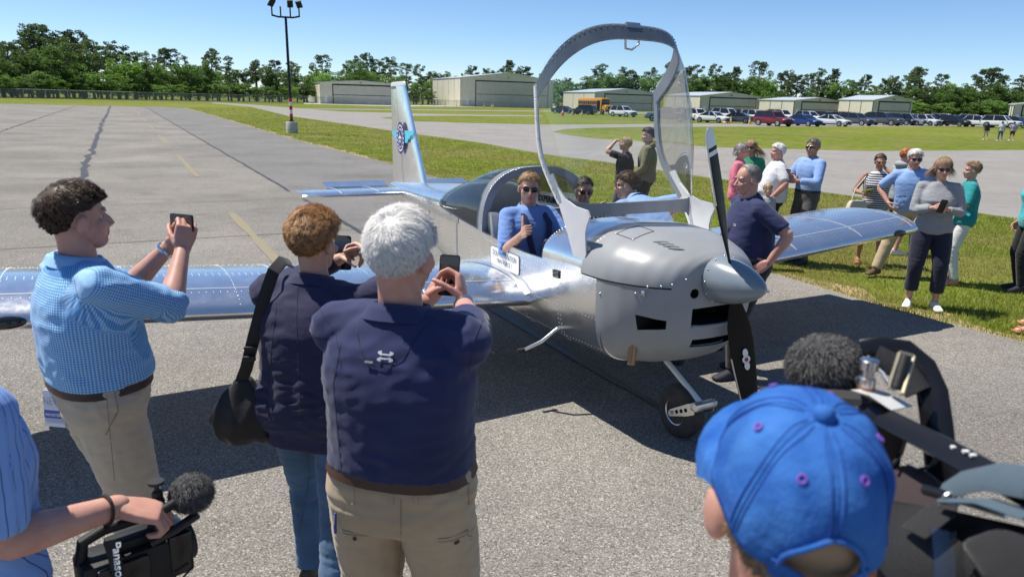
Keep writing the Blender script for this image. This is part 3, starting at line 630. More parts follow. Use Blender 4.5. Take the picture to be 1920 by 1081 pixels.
def glassmat(name, tint, refl):
    m = bpy.data.materials.new(name); m.use_nodes = True; t = m.node_tree; t.nodes.remove(t.nodes['Principled BSDF'])
    tr = N(t, 'ShaderNodeBsdfTransparent'); tr.inputs[0].default_value = (*tint, 1); gl = N(t, 'ShaderNodeBsdfGlossy'); gl.inputs['Roughness'].default_value = .03
    lw = N(t, 'ShaderNodeLayerWeight', Blend=.25); mr = N(t, 'ShaderNodeMapRange'); mr.inputs['To Min'].default_value = refl; mr.inputs['To Max'].default_value = .75; t.links.new(lw.outputs['Fresnel'], mr.inputs['Value'])
    mx = N(t, 'ShaderNodeMixShader'); t.links.new(mr.outputs[0], mx.inputs[0]); t.links.new(tr.outputs[0], mx.inputs[1]); t.links.new(gl.outputs[0], mx.inputs[2]); t.links.new(mx.outputs[0], t.nodes['Material Output'].inputs['Surface'])
    MATS[name] = m; return m
CGLASS = glassmat('canopy_glass', (.95, .98, .975), .03); RGLASS = glassmat('rear_window_glass', (.84, .88, .88), .07)
def ip(x, tab): return float(np.interp(x, [p[0] for p in tab], [p[1] for p in tab]))
# --- open cockpit hull
sill = [(.8, 1.035), (1.0, 1.05), (1.1, 1.075), (1.36, 1.045), (1.76, 1.045), (2.2, 1.075), (2.5, 1.105), (2.9, 1.145), (3.4, 1.19)]
hw = [(.8, .548), (1.3, .56), (2.4, .56), (2.9, .545), (3.4, .49), (4.5, .31), (5.4, .165), (5.92, .07)]
zb = [(.8, .46), (1.2, .44), (2.4, .46), (3.0, .53), (4.0, .72), (5.92, 1.02)]
zt = [(3.35, 1.40), (3.83, 1.345), (4.88, 1.262), (5.92, 1.19)]
def uring(x, off=0):
    w_, b_, s_ = ip(x, hw) - off, ip(x, zb) + off, ip(x, sill); L = []
    for i in range(29):
        a = math.pi * i / 28; ca, sa = math.cos(a), math.sin(a)
        y = w_ * math.copysign(abs(ca) ** .42, ca); zz = s_ - (s_ - b_) * abs(sa) ** .42; L.append((x, y, zz))
    return L
xs = np.linspace(.8, 3.42, 30); h = MB()
h.loft([uring(x) + uring(x, .022)[::-1] for x in xs]); hull = h.obj('cockpit_hull', ALU, plane, sharp=35)
# --- tail cone
def cring(x, zt_=None, n=40):
    w_, b_, t_ = ip(x, hw), ip(x, zb), ip(x, zt); m_ = ip(x, [(3.35, 1.19), (4.2, 1.17), (5.92, 1.15)]); L = []
    for i in range(n):
        a = 2 * math.pi * i / n; ca, sa = math.cos(a), math.sin(a)
        if sa >= 0: L.append((x, w_ * math.copysign(abs(ca) ** .8, ca), m_ + (t_ - m_) * abs(sa) ** .9))
        else: L.append((x, w_ * math.copysign(abs(ca) ** .42, ca), m_ - (m_ - b_) * abs(sa) ** .42))
    return L
tc_ = MB(); tc_.loft([cring(x) for x in np.linspace(3.40, 5.92, 22)]); cone_o = tc_.obj('tail_cone', ALU, plane, sharp=30)
def hullpt(x, z, side=1, off=.0015):
    """point on the outer side skin at station x and height z"""
    w_ = ip(x, hw)
    if x < 3.41: s_, b_ = ip(x, sill), ip(x, zb)
    else: s_, b_ = ip(x, [(3.35, 1.19), (4.2, 1.17), (5.92, 1.15)]), ip(x, zb)
    k = min(max((s_ - z) / (s_ - b_), 0), .999) ** (1 / .42); y = w_ * (math.sqrt(1 - k * k)) ** .42
    return Vector((x, side * (y + off), z))
def rivets(name, pts, parent, r=.0042):
    V = []; F = []
    for p, n in pts:
        p = Vector(p); n = Vector(n).normalized(); a = n.orthogonal().normalized(); b_ = n.cross(a); k = len(V)
        V += [p + a * r, p + b_ * r, p - a * r, p - b_ * r, p + n * r * .7]; F += [(k, k + 1, k + 4), (k + 1, k + 2, k + 4), (k + 2, k + 3, k + 4), (k + 3, k, k + 4)]
    o = np_mesh(name, [tuple(v) for v in V], F, SEAM, parent); o['kind'] = 'stuff'; return o
rv = []
for x in (1.25, 1.75, 2.2, 2.62, 2.95, 3.4, 3.85, 4.35, 4.85, 5.3):
    for z in np.arange(ip(x, zb) + .06, (ip(x, sill) if x < 3.4 else 1.16) - .02, .032):
        for dx in ((0,) if x > 3 else (0, .03)): rv.append((hullpt(x + dx, z), (0, 1, .1)))
for zf in (.16, .52, .94):
    for x in np.arange(.85, 5.7, .035):
        b_, s_ = ip(x, zb), (ip(x, sill) if x < 3.4 else 1.17); rv.append((hullpt(x, b_ + (s_ - b_) * zf), (0, 1, .05)))
rivets('rivets', rv, hull)
def side_strip(name, x0, x1, z0, z1, wd, m, parent):
    q = MB(); L = []
    for i in range(25):
        f_ = i / 24; x = x0 + (x1 - x0) * f_; z = z0 + (z1 - z0) * f_; L.append([hullpt(x, z - wd / 2, off=.001), hullpt(x, z + wd / 2, off=.001), hullpt(x, z + wd / 2, off=.004), hullpt(x, z - wd / 2, off=.004)])
    q.loft(L); return q.obj(name, m, parent, False)
side_strip('longeron_strip', 2.9, 5.8, 1.125, 1.13, .05, ALU2, cone_o)
for x in (2.95, 3.85): 
    q = MB(); q.loft([[hullpt(x - .014, z, off=.001), hullpt(x + .014, z, off=.001), hullpt(x + .014, z, off=.003), hullpt(x - .014, z, off=.003)] for z in np.linspace(ip(x, zb) + .05, 1.14, 14)]); q.obj('lap_joint', ALU2, hull, False)
# inner floor, bulkheads, seats, panel
MB().box((2.1, 0, .58), (2.5, .98, .04)).obj('cockpit_floor', DARK, plane, False)
MB().loft([[(3.39, p[1] * .97, p[2] - .01) for p in cring(3.4)], [(3.375, p[1] * .97, p[2] - .01) for p in cring(3.4)]]).obj('rear_bulkhead', ALU2, plane, False)
MB().box((3.0, 0, .95), (.75, .96, .04)).obj('baggage_shelf', DARK, plane, False)
for s in (-1, 1):
    st = MB(); st.loft([[(x - .06 + dz, s * .27 + yy, z) for yy, dz in ((-.21, .02), (-.1, 0), (.1, 0), (.21, .02), (.21, .1), (-.21, .1))] for x, z in ((2.25, .62), (2.33, .85), (2.42, 1.1), (2.45, 1.22), (2.47, 1.25))]); st.obj('seat_back', GREYSEAT, plane, bevel=.0)
    MB().box((2.05, s * .27, .68), (.5, .44, .12)).obj('seat_cushion', GREYSEAT, plane, bevel=.03)
pn = MB(); pn.loft([[(x, .53 * math.cos(math.pi * i / 16), 1.0 + (.31 - dz) * math.sin(math.pi * i / 16) ** .8) for i in range(17)] for x, dz in ((1.5, .0), (1.56, .04))]); pn.obj('instrument_panel', mat('panel_black', (.02, .02, .022), .6), plane, sharp=30)
fd = MB(); fd.loft([[(x, w_ * math.cos(math.pi * i / 24), 1.04 + hh * math.sin(math.pi * i / 24) ** .75) for i in range(25)] for x, w_, hh in ((.98, .545, .285), (1.2, .548, .287), (1.4, .545, .28), (1.52, .54, .262))]); fd.obj('forward_deck', ALU, plane, sharp=35)
rivets('rivets', [((1.0 + .0, .547 * math.cos(a), 1.043 + .287 * math.sin(a) ** .75), (0, math.cos(a), math.sin(a))) for a in np.linspace(.3, 2.84, 40)] + [((1.5, .543 * math.cos(a), 1.043 + .268 * math.sin(a) ** .75), (0, math.cos(a), math.sin(a))) for a in np.linspace(.3, 2.84, 40)], plane)
MB().tube([(1.95, .33, .7), (1.85, .33, .95), (1.83, .32, 1.0)], [.012, .012, .012], 8).obj('control_stick', BLK, plane); MB().tube([(1.84, .325, .97), (1.82, .32, 1.09)], [.022, .026], 12, round_end=True).obj('stick_grip', TRIM, plane)
MB().tube([onY(1040, 492, .5), onY(1078, 468, .5)], [.011, .007], 8).obj('gas_strut', BLK, plane)
# --- roll bar and rear window
def arch(x, w_, z0, z1, n=28, p=.75): return [(x, w_ * math.copysign(abs(math.cos(math.pi * i / n)) ** p, math.cos(math.pi * i / n)), z0 + (z1 - z0) * math.sin(math.pi * i / n) ** p) for i in range(n + 1)]
def band(name, xa, xb, w_, z0, z1, th, m, parent, p=.75):
    o1, o2 = arch(xa, w_, z0, z1, p=p), arch(xb, w_, z0, z1, p=p); i1, i2 = arch(xa, w_ - th, z0, z1 - th, p=p), arch(xb, w_ - th, z0, z1 - th, p=p)
    q = MB(); q.loft([[o1[i], o2[i], i2[i], i1[i]] for i in range(len(o1))]); return q.obj(name, m, parent, sharp=35)
rb = band('roll_bar', 2.47, 2.57, .535, 1.08, 1.605, .06, FRAMEG, plane)
rivets('rivets', [((2.475, y * 1.003, z * 1.001), (0, y, z - 1.1)) for _, y, z in arch(2.47, .535, 1.08, 1.605, 60)], rb)
rw = MB(); rw.loft([arch(x, w_, z0, z1, 24, p) for x, w_, z0, z1, p in ((2.55, .545, 1.1, 1.615, .75), (2.8, .545, 1.13, 1.58, .77), (3.1, .525, 1.15, 1.50, .82), (3.4, .495, 1.185, 1.41, .88), (3.46, .48, 1.19, 1.39, .9))], closed=False, cap=False); rw.obj('rear_window', RGLASS, plane, sharp=0)
tm = text_mb('EXPERIMENTAL', .085, 0, bold=.003); tm.xf(frame((3.0, -.49, 1.245), (-1, 0, 0), (0, 1, 0))); tm.obj('placard_lettering', mat('black_print', (.02, .02, .02), .6), plane, False)
MB().box((3.0, -.497, 1.245), (.78, .004, .13)).obj('placard', PLATE, plane, False)
# --- engine cowl, in two halves
cw = [(1.02, .556, .475, 1.335), (.9, .561, .462, 1.338), (.78, .552, .458, 1.33), (.66, .518, .475, 1.308), (.55, .465, .51, 1.28), (.46, .4, .555, 1.25), (.4, .33, .605, 1.225), (.365, .25, .655, 1.205), (.352, .17, .70, 1.19)]
def cowlring(st, lo, hi, n):
    x, w_, b_, t_ = st; zc = 1.03; L = []
    for i in range(n + 1):
        a = lo + (hi - lo) * i / n; ca, sa = math.cos(a), math.sin(a); kk_ = min(1, max(0, (x - .5) / .34)); pe = .86 if sa >= 0 else .86 * (1 - kk_) + .44 * kk_
        L.append((x, w_ * math.copysign(abs(ca) ** pe, ca), zc + ((t_ - zc) * sa ** .92 if sa >= 0 else -(zc - b_) * (-sa) ** (.76 * (1 - kk_) + .44 * kk_))))
    return L
up = MB(); dense = [tuple(np.interp(f_, range(len(cw)), [c[k] for c in cw]) for k in range(4)) for f_ in np.linspace(0, len(cw) - 1, 33)]
up.loft([cowlring(s_, 0, math.pi, 40) for s_ in dense]); upper = up.obj('upper_cowl', PRIM, plane, sharp=50)
lw_ = MB(); lw_.loft([cowlring(s_, -math.pi, 0, 48) for s_ in dense if s_[0] < .86])
lower = lw_.obj('lower_cowl', [PRIM, DARK], plane, sharp=50)
def carve(o, cutters):
    tmp = []
    for mb_ in cutters:
        c = mb_.obj('cut', [DARK], None, False); c.matrix_world = o.parent.matrix_world.copy() if False else c.matrix_world; tmp.append(c)
        m_ = o.modifiers.new('b', 'BOOLEAN'); m_.operation = 'DIFFERENCE'; m_.object = c; m_.solver = 'EXACT'; m_.material_mode = 'TRANSFER'
    par = o.parent; o.parent = None; dg = bpy.context.evaluated_depsgraph_get(); dg.update()
    me = bpy.data.meshes.new_from_object(o.evaluated_get(dg)); o.modifiers.clear(); o.data = me; o.parent = par
    for c in tmp: bpy.data.objects.remove(c)
    me.set_sharp_from_angle(angle=R(40))
def wedge(x0, x1, y0, y1, z0, z1, sh=0): return MB().loft([[(x0, y0, z0), (x0, y1, z0), (x0, y1, z1), (x0, y0, z1)], [(x1, y0 + sh, z0 + .01), (x1, y1 - sh, z0 + .01), (x1, y1 - sh, z1 - .01), (x1, y0 + sh, z1 - .01)]])
carve(lower, [wedge(.2, .62, -.2, .2, .785, .91, .01), wedge(.25, .66, -.16, .17, .65, .71, .01),
              MB().loft([[(.56, .25, .755), (.56, .62, .755), (.56, .62, .855), (.56, .25, .855)], [(.33, .39, .795), (.33, .62, .795), (.33, .62, .82), (.33, .39, .82)]]),
              MB().lathe([(.001, .2), (.03, .2), (.03, .6), (.001, .6)], (0, .19, 1.0), 'X', 16)])
for (z_, dz, x_, ww) in ((.79, .012, .345, .215), (.648, .01, .40, .17)):       # inlet lips
    MB().tube([(x_ + .05, -ww, z_), (x_, -ww * .6, z_), (x_ - .012, 0, z_), (x_, ww * .6, z_), (x_ + .05, ww, z_)], .011, 8).obj('inlet_lip', PRIM, lower)
MB().tube([(.46, .19, 1.0), (.40, .19, 1.0)], .018, 14).obj('oil_cooler_duct', ALU2, lower)
def cowlpt(x, ang, off=.003):
    s_ = tuple(np.interp(-x, [-c[0] for c in cw], [c[k] for c in cw]) for k in range(1, 4)); p = cowlring((x, *s_), ang, ang + .02, 1)[0]
    n_ = Vector((0, math.cos(ang), math.sin(ang))); return Vector(p) + n_ * off, n_
sl_ = MB(); sl_.loft([[cowlpt(x, .006, .001)[0] + Vector((0, 0, dz)) for dz in (-.004, .004)] + [cowlpt(x, .006, .004)[0] + Vector((0, 0, dz)) for dz in (.004, -.004)] for x in np.linspace(1.0, .4, 30)]); sl_.obj('split_line', DARK, upper, False)
q = MB(); c4 = [(.93, .95), (.93, 1.3), (.76, 1.28), (.76, .93)]                                  # oil filler door outline
for a, b_ in zip(c4, c4[1:] + c4[:1]):
    q.tube([cowlpt(a[0] + (b_[0] - a[0]) * k / 6, a[1] + (b_[1] - a[1]) * k / 6, .001)[0] for k in range(7)], .0022, 5)
q.obj('oil_door_seam', DARK, upper)
for i in range(4):                                                                              # louvres
    x0 = .62 - i * .036; q = MB(); q.tube([cowlpt(x0 + .03 * k, 1.12 - .07 * k + .0 * i, .002)[0] for k in (-1, -.33, .33, 1)], [(.004, .003), (.011, .009), (.011, .009), (.004, .003)], 8); q.obj('louvre', PRIM, upper)
for x_, a_ in ((.93, .95), (.76, .93), (.5, .02), (.44, .05), (.40, .12), (.56, -.03), (.8, -.02), (.37, .3)):
    p, n_ = cowlpt(x_, a_, .0); MB().ell(p, (.008, .008, .008), 8, 6).obj('fastener', RIM, upper)
p, n_ = cowlpt(.52, -.03); MB().box(p, (.03, .012, .035)).obj('latch', RIM, lower, bevel=.004)
# --- spinner and propeller
SZ = 1.075
MB().lathe([(.001, .0), (.03, .012), (.055, .04), (.083, .09), (.108, .15), (.128, .22), (.141, .29), (.147, .345), (.147, .352), (.1, .352)], (0, 0, SZ), 'X', 48).obj('spinner', SPIN, plane, sharp=50)
MB().lathe([(.001, -.032), (.006, -.03), (.008, .004)], (0, 0, SZ), 'X', 10).obj('spinner_tip_bolt', RIM, plane)
for k in range(12):
    a = 2 * math.pi * k / 12; MB().ell((.325, .146 * math.cos(a), SZ + .146 * math.sin(a)), (.006, .006, .006), 8, 6).obj('screw', RIM, plane)
WTIP = mat('white_tip_paint', (.75, .76, .77), .3)
def blade(sgn):
    ang = .30; ydir = math.sin(ang) * sgn; zdir = math.cos(ang) * sgn; rad = Vector((0, ydir, zdir)); tan = Vector((0, zdir, -ydir)); axx = Vector((1, 0, 0)); q = MB(); rings = []
    rr = [.1, .16, .22, .3, .4, .5, .6, .7, .775, .78, .8, .802, .822, .824, .87, .905, .925, .935]; ch = [x * (.86 if sgn > 0 else 1.12) for x in (.06, .075, .1, .125, .138, .138, .132, .122, .113, .112, .11, .11, .107, .107, .1, .085, .06, .02)]
    for r_, c_ in zip(rr, ch):
        tw = math.atan2(.2, r_) * 1.0; cd = tan * math.cos(tw) - axx * math.sin(tw); td = axx * math.cos(tw) + tan * math.sin(tw); th_ = c_ * (.30 - .2 * min(1, r_ / .5)) 
        rings.append([Vector((.25, 0, SZ)) + rad * r_ + cd * (c_ * .5 * math.cos(2 * math.pi * j / 20)) + td * (th_ * .5 * math.sin(2 * math.pi * j / 20) * (1 + .4 * math.cos(2 * math.pi * j / 20))) for j in range(20)])
    n = 20
    for i in range(len(rings) - 1): q.loft([rings[i], rings[i + 1]], 1 if (.775 <= rr[i] < .8 or rr[i] >= .822) and sgn > 0 else 0, cap=False)
    q.add(rings[0], [tuple(range(20))]); q.add(rings[-1], [tuple(range(20))], 1 if sgn > 0 else 0)
    o = q.obj('propeller_blade', [CARB, WTIP], plane, sharp=50)
    le = MB(); le.tube([rings[i][0 if sgn > 0 else 10] for i in range(5, 16)], .006, 6); le.obj('edge_guard', RIM, o)
    return o, rad, tan, axx
blade(1); bo, rad, tan, axx = blade(-1)
pz = Vector((.25, 0, SZ)) + rad * .52; fr_ = frame(pz - axx * .02, tan, -axx)
q = MB()
for (cx, cy, rx, ry) in ((0, 0, .026, .026), (0, .045, .017, .03), (0, -.045, .017, .03)): q.prism([(cx + rx * math.cos(a), cy + ry * math.sin(a)) for a in np.linspace(0, 6.283, 14)[:-1]], 0, .004)
q.xf(fr_ @ Matrix.Rotation(-.33, 4, 'Y')); q.obj('maker_emblem', WTIP, bo); q = MB(); q.prism([(.013 * math.cos(a), .013 * math.sin(a)) for a in np.linspace(0, 6.283, 14)[:-1]], 0, .006); q.xf(fr_ @ Matrix.Rotation(-.33, 4, 'Y')); q.obj('emblem_centre', mat('emblem_red', (.35, .02, .04), .5), bo)
# --- wings
XLE, CH, ZW, DIH, SEMI = 1.634, 1.454, .651, .07, 4.07
def foil(n=18, th=.15, camber=.03, x0=0., x1=1.):
    xs_ = x0 + (x1 - x0) * (1 - np.cos(np.linspace(0, math.pi, n))) / 2
    y = 5 * th * (.2969 * np.sqrt(xs_) - .126 * xs_ - .3516 * xs_ ** 2 + .2843 * xs_ ** 3 - .1036 * xs_ ** 4); c = camber * 4 * xs_ * (1 - xs_)
    return [(a, b_ + d_) for a, b_, d_ in zip(xs_, c, y)] + [(a, b_ - d_) for a, b_, d_ in list(zip(xs_, c, y))[::-1][1 if x1 == 1 else 0:(-1 if x0 == 0 else None)]]
def wingring(y, s, x0, x1, sc_=1., zo=0.):
    return [(XLE + .5 * CH + (a - .5) * CH * sc_, s * y, ZW + DIH * y + .02 + bz * CH * sc_ + zo) for a, bz in foil(20, .15, .03, x0, x1)]
def topz(a, y):
    d_ = 5 * .15 * (.2969 * math.sqrt(a) - .126 * a - .3516 * a * a + .2843 * a ** 3 - .1036 * a ** 4); return ZW + DIH * y + .02 + (.12 * a * (1 - a) + d_) * CH
for s in (1, -1):
    q = MB(); q.loft([wingring(y, s, 0, .79) for y in np.linspace(.5, SEMI - .1, 12)] + [wingring(SEMI - .1 + .1 * math.sin(a), s, 0, .79, 1 - .14 * (1 - math.cos(a))) for a in (.4, .8, 1.2, 1.57)])
    wg = q.obj('wing', ALU, plane, sharp=35)
    q = MB(); q.loft([wingring(y, s, .8, 1., 1., -.004) for y in (.6, 2.0, SEMI - .12)]); q.obj('flaperon', ALU, plane, sharp=35)
    rv = []
    for y in np.arange(.75, SEMI - .1, .3):
        for a in np.arange(.02, .78, .024): rv.append(((XLE + a * CH, s * y, topz(a, y) + .001), (0, 0, 1)))
    for a in (.1, .30, .33, .62, .77):
        for y in np.arange(.6, SEMI - .12, .04): rv.append(((XLE + a * CH, s * y, topz(a, y) + .001), (0, 0, 1)))
    rivets('rivets', rv, wg, .0038)
    for y in (1.35, 2.25, 3.15, SEMI - .14):
        q = MB(); q.loft([[(XLE + a * CH, s * (y - .009), topz(a, y) + .0005), (XLE + a * CH, s * (y + .009), topz(a, y) + .0005), (XLE + a * CH, s * (y + .009), topz(a, y) + .0022), (XLE + a * CH, s * (y - .009), topz(a, y) + .0022)] for a in np.linspace(.015, .78, 24)]); q.obj('skin_lap', SEAM, wg, False)
    q = MB(); q.loft([[(XLE + .13 * CH - .006, s * y, topz(.126, y) + .0005), (XLE + .13 * CH + .006, s * y, topz(.134, y) + .0005), (XLE + .13 * CH + .006, s * y, topz(.134, y) + .002), (XLE + .13 * CH - .006, s * y, topz(.126, y) + .002)] for y in np.linspace(.6, SEMI - .12, 12)]); q.obj('skin_lap', SEAM, wg, False)
    q = MB(); yl = SEMI - .36; q.ell((XLE + .006, s * yl, ZW + DIH * yl + .02), (.03, .1, .035), 14, 8); q.obj('landing_light', GLASS, wg)
# wing root fairing strip and walkway marks
for s in (1, -1):
    q = MB(); q.loft([[(XLE + a * CH, s * .54, topz(max(a, .001), .56) + .003), (XLE + a * CH, s * .60, topz(max(a, .001), .6) + .002), (XLE + a * CH, s * .598, topz(max(a, .001), .6) + .006), (XLE + a * CH, s * .55, topz(max(a, .001), .56) + .02)] for a in np.linspace(0.01, .99, 18)]); q.obj('root_fairing', ALU2, plane, sharp=30)
# --- tail
SX, SZT, SS = 5.015, 1.142, 1.337
def tailring(y, x0, x1, xle, c_, z): return [(xle + a * c_, y, z + bz * c_) for a, bz in foil(14, .1, 0, x0, x1)]
for s in (1, -1):
    q = MB(); q.loft([tailring(s * y, 0, 1, SX + .03 * y / SS + ex, .72 - 1.6 * ex, SZT) for y, ex in ((.06, 0), (.6, 0), (SS - .05, 0), (SS - .02, .01), (SS, .03))]); st = q.obj('stabilator', ALU, plane, sharp=35)
    q = MB(); q.loft([[(5.70, s * y, SZT + .01), (5.71, s * y, SZT + .03), (5.90, s * y, SZT + .075), (5.90, s * y, SZT + .068)] for y in (.16, SS - .42)]); q.obj('anti_servo_tab', ALU, st, sharp=30)
    q = MB()
    for y in (.5, .92): q.loft([[(SX + a * .7 + .02, s * (y - .008), SZT + .06 * math.sqrt(max(0, a * (1 - a))) * 1.35 + .004), (SX + a * .7 + .02, s * (y + .008), SZT + .06 * math.sqrt(max(0, a * (1 - a))) * 1.35 + .004), (SX + a * .7 + .02, s * y, SZT + .06 * math.sqrt(max(0, a * (1 - a))) * 1.35 + .007)] for a in np.linspace(.05, .9, 12)])
    q.obj('skin_lap', SEAM, st, False)
def finring(z, a0, a1):
    f_ = (z - 1.2) / (2.373 - 1.2); xl = 4.86 + (5.539 - 4.884) * f_; xt = 5.97 + .02 * f_; c_ = xt - xl
    return [(xl + a * c_, bz * c_ * .85, z) for a, bz in foil(14, .1, 0, a0, a1)]
q = MB(); q.loft([finring(z, 0, .58) for z in np.linspace(1.12, 2.33, 8)]); fin = q.obj('fin', ALU, plane, sharp=35)
q = MB(); q.loft([finring(z, .59, 1) for z in np.linspace(1.14, 2.30, 8)]); rud = q.obj('rudder', ALU, plane, sharp=35)
FIB = mat('white_fibreglass', (.68, .7, .7), .4)
q = MB(); q.loft([finring(2.332, 0, 1)] + [[(5.76 + (x - 5.76) * k, y * k, 2.332 + dz) for x, y, _ in finring(2.332, 0, 1)] for k, dz in ((1, .015), (.97, .035), (.85, .05))]); q.obj('fin_cap', FIB, fin, sharp=40)
rv = []
for z in np.arange(1.25, 2.3, .03):
    for a_ in (.3, .56): rr_ = finring(z, 0, 1); f_ = (z - 1.2) / 1.173; xl = 4.86 + .655 * f_; c_ = 5.97 + .02 * f_ - xl; rv.append(((xl + a_ * c_, .5 * .1 * .85 * c_ * 1.02 * (1 if a_ < .4 else .82) + .002, z), (0, 1, 0)))
rivets('rivets', rv, fin, .0045)
# emblem on the fin
em = onY(754, 259, .055); NAVY = mat('emblem_navy', (.03, .02, .14), .4); CYAN = mat('emblem_cyan', (.12, .55, .72), .4); WPR = mat('emblem_white', (.75, .75, .8), .4)
def flat(poly, off, m, name, parent): 
    q = MB(); q.prism(poly, off, off + .0015); q.xf(frame(em, (-1, 0, 0), (0, 1, 0))); return q.obj(name, m, parent, False)
EY = .052
for i, (x0, x1, z0, z1) in enumerate(((-.28, .38, .035, .08), (-.22, .27, -.01, .03), (-.16, .2, -.056, -.015))):
    flat([(x0, z0), (x1, z0 + .008), (x1 + .03, z1 + .012), (x0 - .025, z1)], 0, CYAN, 'emblem_wing', fin)
circ = lambda r_, n=40: [(r_ * math.cos(2 * math.pi * k / n), r_ * math.sin(2 * math.pi * k / n)) for k in range(n)]
flat([(a * .76, b_ * 1.12) for a, b_ in circ(.165)], .006, NAVY, 'emblem_disc', fin); 
for k in range(17):
    a = 2 * math.pi * k / 17; q = MB(); q.box((.099 * math.cos(a), .146 * math.sin(a), .0095), (.02, .03, .001), M=Matrix.Rotation(a, 4, 'Z')); q.xf(frame(em, (-1, 0, 0), (0, 1, 0))); q.obj('emblem_mark', WPR, fin, False)
flat([(a * .72, b_ * 1.1) for a, b_ in circ(.1)], .009, WPR, 'emblem_ring', fin); flat([(a * .72, b_ * 1.1) for a, b_ in circ(.088)], .0115, NAVY, 'emblem_field', fin)
flat([(-.006, -.06), (.006, -.06), (.006, .0), (.05, -.012), (.05, .002), (.006, .03), (.003, .07), (-.003, .07), (-.006, .03), (-.05, .002), (-.05, -.012), (-.006, 0)], .014, WPR, 'emblem_aircraft', fin)
for dz in (-.035, -.05): flat([(-.04, dz), (.04, dz), (.04, dz + .006), (-.04, dz + .006)], .014, WPR, 'emblem_wave', fin)
# nameplate and registration on the right-hand side
def on_hull(mb_, px, py, dirx):
    c0 = onY(px, py, .56); 
    V = []
    for v in mb_.v:
        x = c0.x - v[0]; z = c0.z + v[1] + dirx * v[0]; V.append(hullpt(x, z, 1, .003 + v[2]))
    mb_.v = [tuple(v) for v in V]; return mb_
def rrect(w_, h_, r_, n=5): return [(sx * (w_ - r_) + r_ * math.cos(a0 + k * math.pi / 2 / n), sy * (h_ - r_) + r_ * math.sin(a0 + k * math.pi / 2 / n)) for sx, sy, a0 in ((1, 1, 0), (-1, 1, math.pi / 2), (-1, -1, math.pi), (1, -1, 1.5 * math.pi)) for k in range(n + 1)]
NP = (949, 488); nd = (onY(975, 500, .56).z - onY(925, 478, .56).z) / (onY(925, 478, .56).x - onY(975, 500, .56).x)
hw_ = abs(onY(922, 488, .56).x - onY(977, 488, .56).x) / 2
for nm, k, m_, oo in (('nameplate_border', 1.0, mat('plate_grey', (.2, .2, .22), .5), 0), ('nameplate', .965, WPR, .0015)):
    q = MB(); q.prism(rrect(hw_ * k, .075 * k - (.002 if k < 1 else 0), .025), oo, oo + .001); on_hull(q, *NP, nd).obj(nm, m_, hull, False)
PRN = mat('grey_print', (.12, .12, .14), .6)
for txt, sz, dy in (('DOLPHIN AVIATION', .058, .026), ('TRPN FORCE 1', .046, -.028)):
    q = text_mb(txt, sz, .004, hw_ * 1.75 / (.62 * .058 * 16) if dy > 0 else hw_ * 1.2 / (.62 * .046 * 12)); q.v = [(a, b_ + dy, c_) for a, b_, c_ in q.v]; on_hull(q, *NP, nd).obj('nameplate_lettering', PRN, hull, False)
q = text_mb('N405TS', .1, .003, .8); on_hull(q, 783, 379, -.03).obj('registration_lettering', mat('registration_grey', (.2, .21, .24), .5), cone_o, False)
q = MB().box(onY(1045, 515, .566), (.075, .006, .055)); q.obj('vent_plate', GLASS, hull, False)
# --- canopy, hinged open
HX, HZ, OPEN = 1.06, 1.08, R(61.5)
can = empty('canopy_hinge'); bpy.data.objects.remove(can)
CM = Matrix.Translation((HX, 0, HZ)) @ Matrix.Rotation(-OPEN, 4, 'Y')
def cobj(mb_, name, m, parent=plane, **k): mb_.xf(CM); return mb_.obj(name, m, parent, **k)
rail = [(.0, 0), (.27, -.013), (.45, -.06), (.617, -.109), (.74, -.138), (.842, -.146), (.95, -.13), (1.064, -.094), (1.2, -.04), (1.298, 0)]
def closedpt(px, py, y):
    p = onY(px, py, y); dx, dz = p.x - HX, p.z - HZ; c_, s_ = math.cos(OPEN), math.sin(OPEN); return (dx * c_ + dz * s_, -dx * s_ + dz * c_)
for s in (1, -1):
    q = MB(); q.loft([[(x, s * .535, z - .022), (x, s * .535, z + .022), (x, s * .522, z + .022), (x, s * .522, z - .022)] for x, z in rail[2:]]); ro = cobj(q, 'canopy_side_rail', PLATE if s > 0 else FRAMEG, sharp=30)
    for x in np.arange(.5, 1.28, .065):
        MB().ell((x, s * .537, ip(x, rail)), (.006, .004, .006), 6, 4).xf(CM).obj('rivet', RIM, ro)
poly = [closedpt(px, py, .53) for px, py in [(1088, 497), (1098, 499), (1104, 478), (1103, 440), (1106, 424), (1112, 408), (1108, 396), (1085, 388), (1066, 374), (1052, 352), (1042, 326), (1036, 330), (1047, 362), (1058, 398), (1070, 440), (1080, 480)]]
pm_ = Matrix(((1, 0, 0, 0), (0, 0, 1, 0), (0, 1, 0, 0), (0, 0, 0, 1)))
for s in (1, -1):
    q = MB(); q.prism(poly, s * .524, s * .536, M=pm_); cobj(q, 'canopy_hinge_plate', PLATE, smooth=False)
p0 = closedpt(1294, 386, -.52)
cb = MB(); cb.loft([[(p0[0] - .04 - g_, y, p0[1] - g_ * .6), (p0[0] + .035 + g_ * .5, y, p0[1] + .035 + g_ * .2), (p0[0] + .041 + g_ * .5, y, p0[1] + .03 + g_ * .2), (p0[0] - .034 - g_, y, p0[1] - .006 - g_ * .6)] for y, g_ in ((.53, .1), (.49, .06), (.44, .025), (.36, .005), (.2, 0), (0, 0), (-.3, 0), (-.5, .01), (-.53, .04))]); cobj(cb, 'canopy_cross_bar', FRAMEG, sharp=30)
